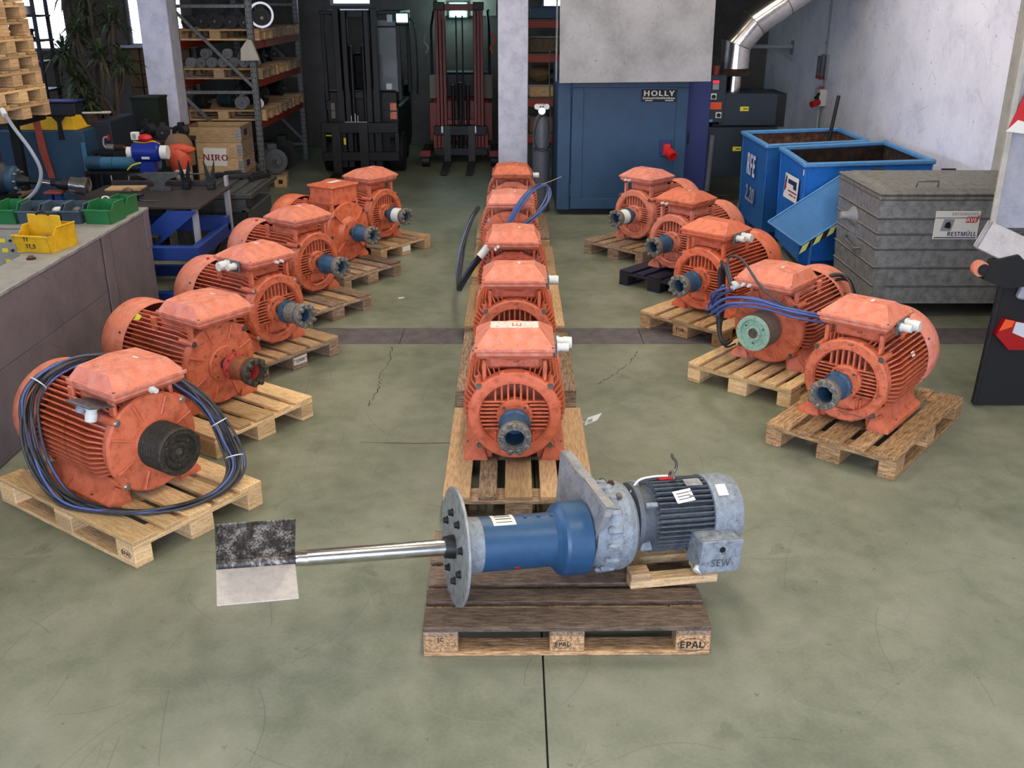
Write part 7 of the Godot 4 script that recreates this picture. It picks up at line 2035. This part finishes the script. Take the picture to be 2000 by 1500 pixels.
	for r in 4:
		var yy: float = [1.163, 1.513, 1.843, 2.093][r]
		for k in (1 if r == 2 else 4):
			var o := thing("spindle_part", "dark stepped spindle standing on the %s board of the window shelf" % ["lowest", "second", "third", "fourth"][r], "machine part", Vector3(-6.27 + k * 0.145, yy, -12.62), 0.0, pk)
			var sc := 0.75 + 0.25 * ((k + r) % 3) / 2.0
			lpart(o, "spindle", [Vector2(0, 0), Vector2(0, 0.045), Vector2(0.02, 0.045), Vector2(0.05, 0.02), Vector2(0.11, 0.018), Vector2(0.13, 0.035), Vector2(0.16, 0.03), Vector2(0.17, 0)], "dark_parts", Transform3D(Basis(Vector3(1, 0, 0), Vector3(0, 0, -1), Vector3(0, 1, 0)), Vector3.ZERO), 12).scale = Vector3(1, sc, 1)
			lpart(o, "collar", [Vector2(0.06, 0.0), Vector2(0.06, 0.03), Vector2(0.075, 0.03), Vector2(0.075, 0)], "bolt", Transform3D(Basis(Vector3(1, 0, 0), Vector3(0, 0, -1), Vector3(0, 1, 0)), Vector3.ZERO), 12).scale = Vector3(1, sc, 1)
	for k in 2:
		var wb := thing("white_box", ["pale box on the third board of the window shelf", "pale box on the fourth board of the window shelf"][k], "box", Vector3(-5.98 + 0.03 * k, [1.843, 2.373][k], -12.56), 0.0, pk)
		bpart(wb, "carton", Vector3(0, 0.045, 0), Vector3(0.34, 0.09, 0.14), "frame_white", 0.006)
		bpart(wb, "lid", Vector3(0, 0.095, 0), Vector3(0.35, 0.012, 0.15), "plastic_grey", 0.003)
	# plant
	var pt := thing("yucca_plant", "tall multi-stemmed yucca plant with hanging dry leaves before the window", "plant", Vector3(-4.98, 0, -12.35))
	lpart(pt, "pot", [Vector2(0, 0), Vector2(0, 0.20), Vector2(0.38, 0.27), Vector2(0.40, 0.27), Vector2(0.40, 0.24), Vector2(0.36, 0.23), Vector2(0.36, 0)], "black_metal", Transform3D(Basis(Vector3(1, 0, 0), Vector3(0, 0, -1), Vector3(0, 1, 0)), Vector3.ZERO), 24)
	var heads := [Vector3(-0.36, 1.98, 0.05), Vector3(-0.22, 1.68, 0.15), Vector3(-0.02, 2.42, 0.0), Vector3(0.27, 2.36, 0.05), Vector3(0.10, 1.96, 0.12), Vector3(0.28, 1.86, -0.05), Vector3(-0.12, 1.46, 0.2), Vector3(-0.28, 2.75, -0.05), Vector3(0.05, 2.72, 0.1), Vector3(-0.15, 2.2, 0.1)]
	for i in heads.size():
		var h: Vector3 = heads[i]
		var base := Vector3(cos(i * 2.1) * 0.12, 0.35, sin(i * 2.1) * 0.10)
		tpart(pt, "stem", curve([base, Vector3(base.x * 1.3, 0.35 + (h.y - 0.35) * 0.4, base.z), Vector3(h.x * 0.85, 0.35 + (h.y - 0.35) * 0.8, h.z), h], 5), 0.022 + 0.006 * (i % 2), "trunk", 8)
		for dry in [false, true]:
			var q := fresh()
			q.set_smooth_group(-1)
			for k in (64 if not dry else 9):
				var az := rng.randf() * TAU
				var el := rng.randf_range(-0.5, 1.2) if not dry else rng.randf_range(-1.35, -0.7)
				var ln := rng.randf_range(0.22, 0.40)
				var d0 := Vector3(cos(az) * cos(el), sin(el), sin(az) * cos(el))
				var sd := d0.cross(UP).normalized() * 0.017
				var p0 := h - UP * rng.randf() * 0.10
				var p1 := p0 + d0 * ln * 0.55
				var p2 := p1 + (d0 + Vector3(0, -0.75, 0)).normalized() * ln * 0.5
				quad(q, p0 - sd * 0.5, p0 + sd * 0.5, p1 + sd, p1 - sd, UP)
				tri(q, p1 - sd, p1 + sd, p2, UP)
			tag(part(pt, "dry_leaves" if dry else "leaf_crown", done(q), "leaf_dry" if dry else "leaf"), "", "", "", "stuff")
	var gc := thing("green_bin", "dark green plastic bin beside the white pillar", "bin", Vector3(-4.62, 0, -12.9))
	s = fresh()
	frustum(s, Rect2(-0.14, -0.14, 0.28, 0.28), 0.0, Rect2(-0.17, -0.17, 0.34, 0.34), 1.38)
	part(gc, "tub", done(s), "dark_green")
	bpart(gc, "rim", Vector3(0, 1.39, 0), Vector3(0.36, 0.03, 0.36), "dark_green", 0.006)
	# dark bench with black parts behind the housing
	var db := thing("dark_bench", "dark workbench with rusty edge behind the grinder", "workbench", Vector3(-4.26, 0, -11.98))
	bpart(db, "top", Vector3(0, 0.98, 0), Vector3(0.80, 0.04, 0.5), "rust_dark", 0.004)
	for q in [[-0.36, 0.2], [0.36, 0.2], [-0.36, -0.2], [0.36, -0.2]]:
		bpart(db, "leg", Vector3(q[0], 0.48, q[1]), Vector3(0.06, 0.96, 0.06), "black_metal", 0.003)
	bpart(db, "lower_shelf", Vector3(0, 0.45, 0), Vector3(0.76, 0.03, 0.45), "black_metal", 0.003)
	for k in 4:
		small_motor(Vector3(-4.55 + k * 0.2, 1.003, -11.93 - 0.04 * (k % 2)), [5.0, -8.0, 12.0, -5.0][k], [0.16, 0.18, 0.15, 0.15][k], "dark_parts", "black motor part on the dark workbench, %s" % ["at the end near the plant", "largest of them", "next to the largest", "at the end near the pillar"][k], "parts on the dark workbench")

# ------------------------------------------------------------ small things on the floor
func build_small_things() -> void:
	var t := thing("paper_tag", "creased paper tag hanging off the pallet behind the agitator", "paper tag", Vector3(0.47, 0.10, -5.55))
	ppart(t, "tag", [Vector2(-0.02, 0.0), Vector2(0.06, 0.035), Vector2(0.09, 0.08), Vector2(0.0, 0.05)], 0.0, 0.002, "paper", Transform3D(Basis.IDENTITY.rotated(Vector3.RIGHT, -0.6), Vector3.ZERO))
	ppart(t, "grey_print", [Vector2(-0.005, 0.012), Vector2(0.03, 0.027), Vector2(0.03, 0.045), Vector2(0.0, 0.035)], 0.002, 0.003, "plastic_grey", Transform3D(Basis.IDENTITY.rotated(Vector3.RIGHT, -0.6), Vector3.ZERO))
	tpart(t, "string", [Vector3(-0.045, 0.03, -0.01), Vector3(-0.02, 0.02, 0.0), Vector3(0.0, 0.03, 0.0)], 0.002, "paper", 5)
	var w := thing("paper_scrap", "tiny white paper scrap on the bare floor", "paper scrap", Vector3(-1.02, 0.001, -8.65), 20)
	ppart(w, "scrap", [Vector2(-0.03, -0.012), Vector2(0.02, -0.015), Vector2(0.035, 0.01), Vector2(-0.02, 0.015)], 0.0, 0.002, "paper", Transform3D(Basis(Vector3(1, 0, 0), Vector3(0, 0, -1), Vector3(0, 1, 0)), Vector3.ZERO))
	var y := thing("yellow_leaf", "small yellow leaf on the brown pallet beside the channel", "leaf", Vector3(1.36, 0.1455, -7.75), 30)
	ppart(y, "blade", [Vector2(-0.03, 0), Vector2(0, 0.018), Vector2(0.035, 0.004), Vector2(0.0, -0.016)], 0.0, 0.002, "yellow_label", Transform3D(Basis(Vector3(1, 0, 0), Vector3(0, 0, -1), Vector3(0, 1, 0)), Vector3.ZERO))
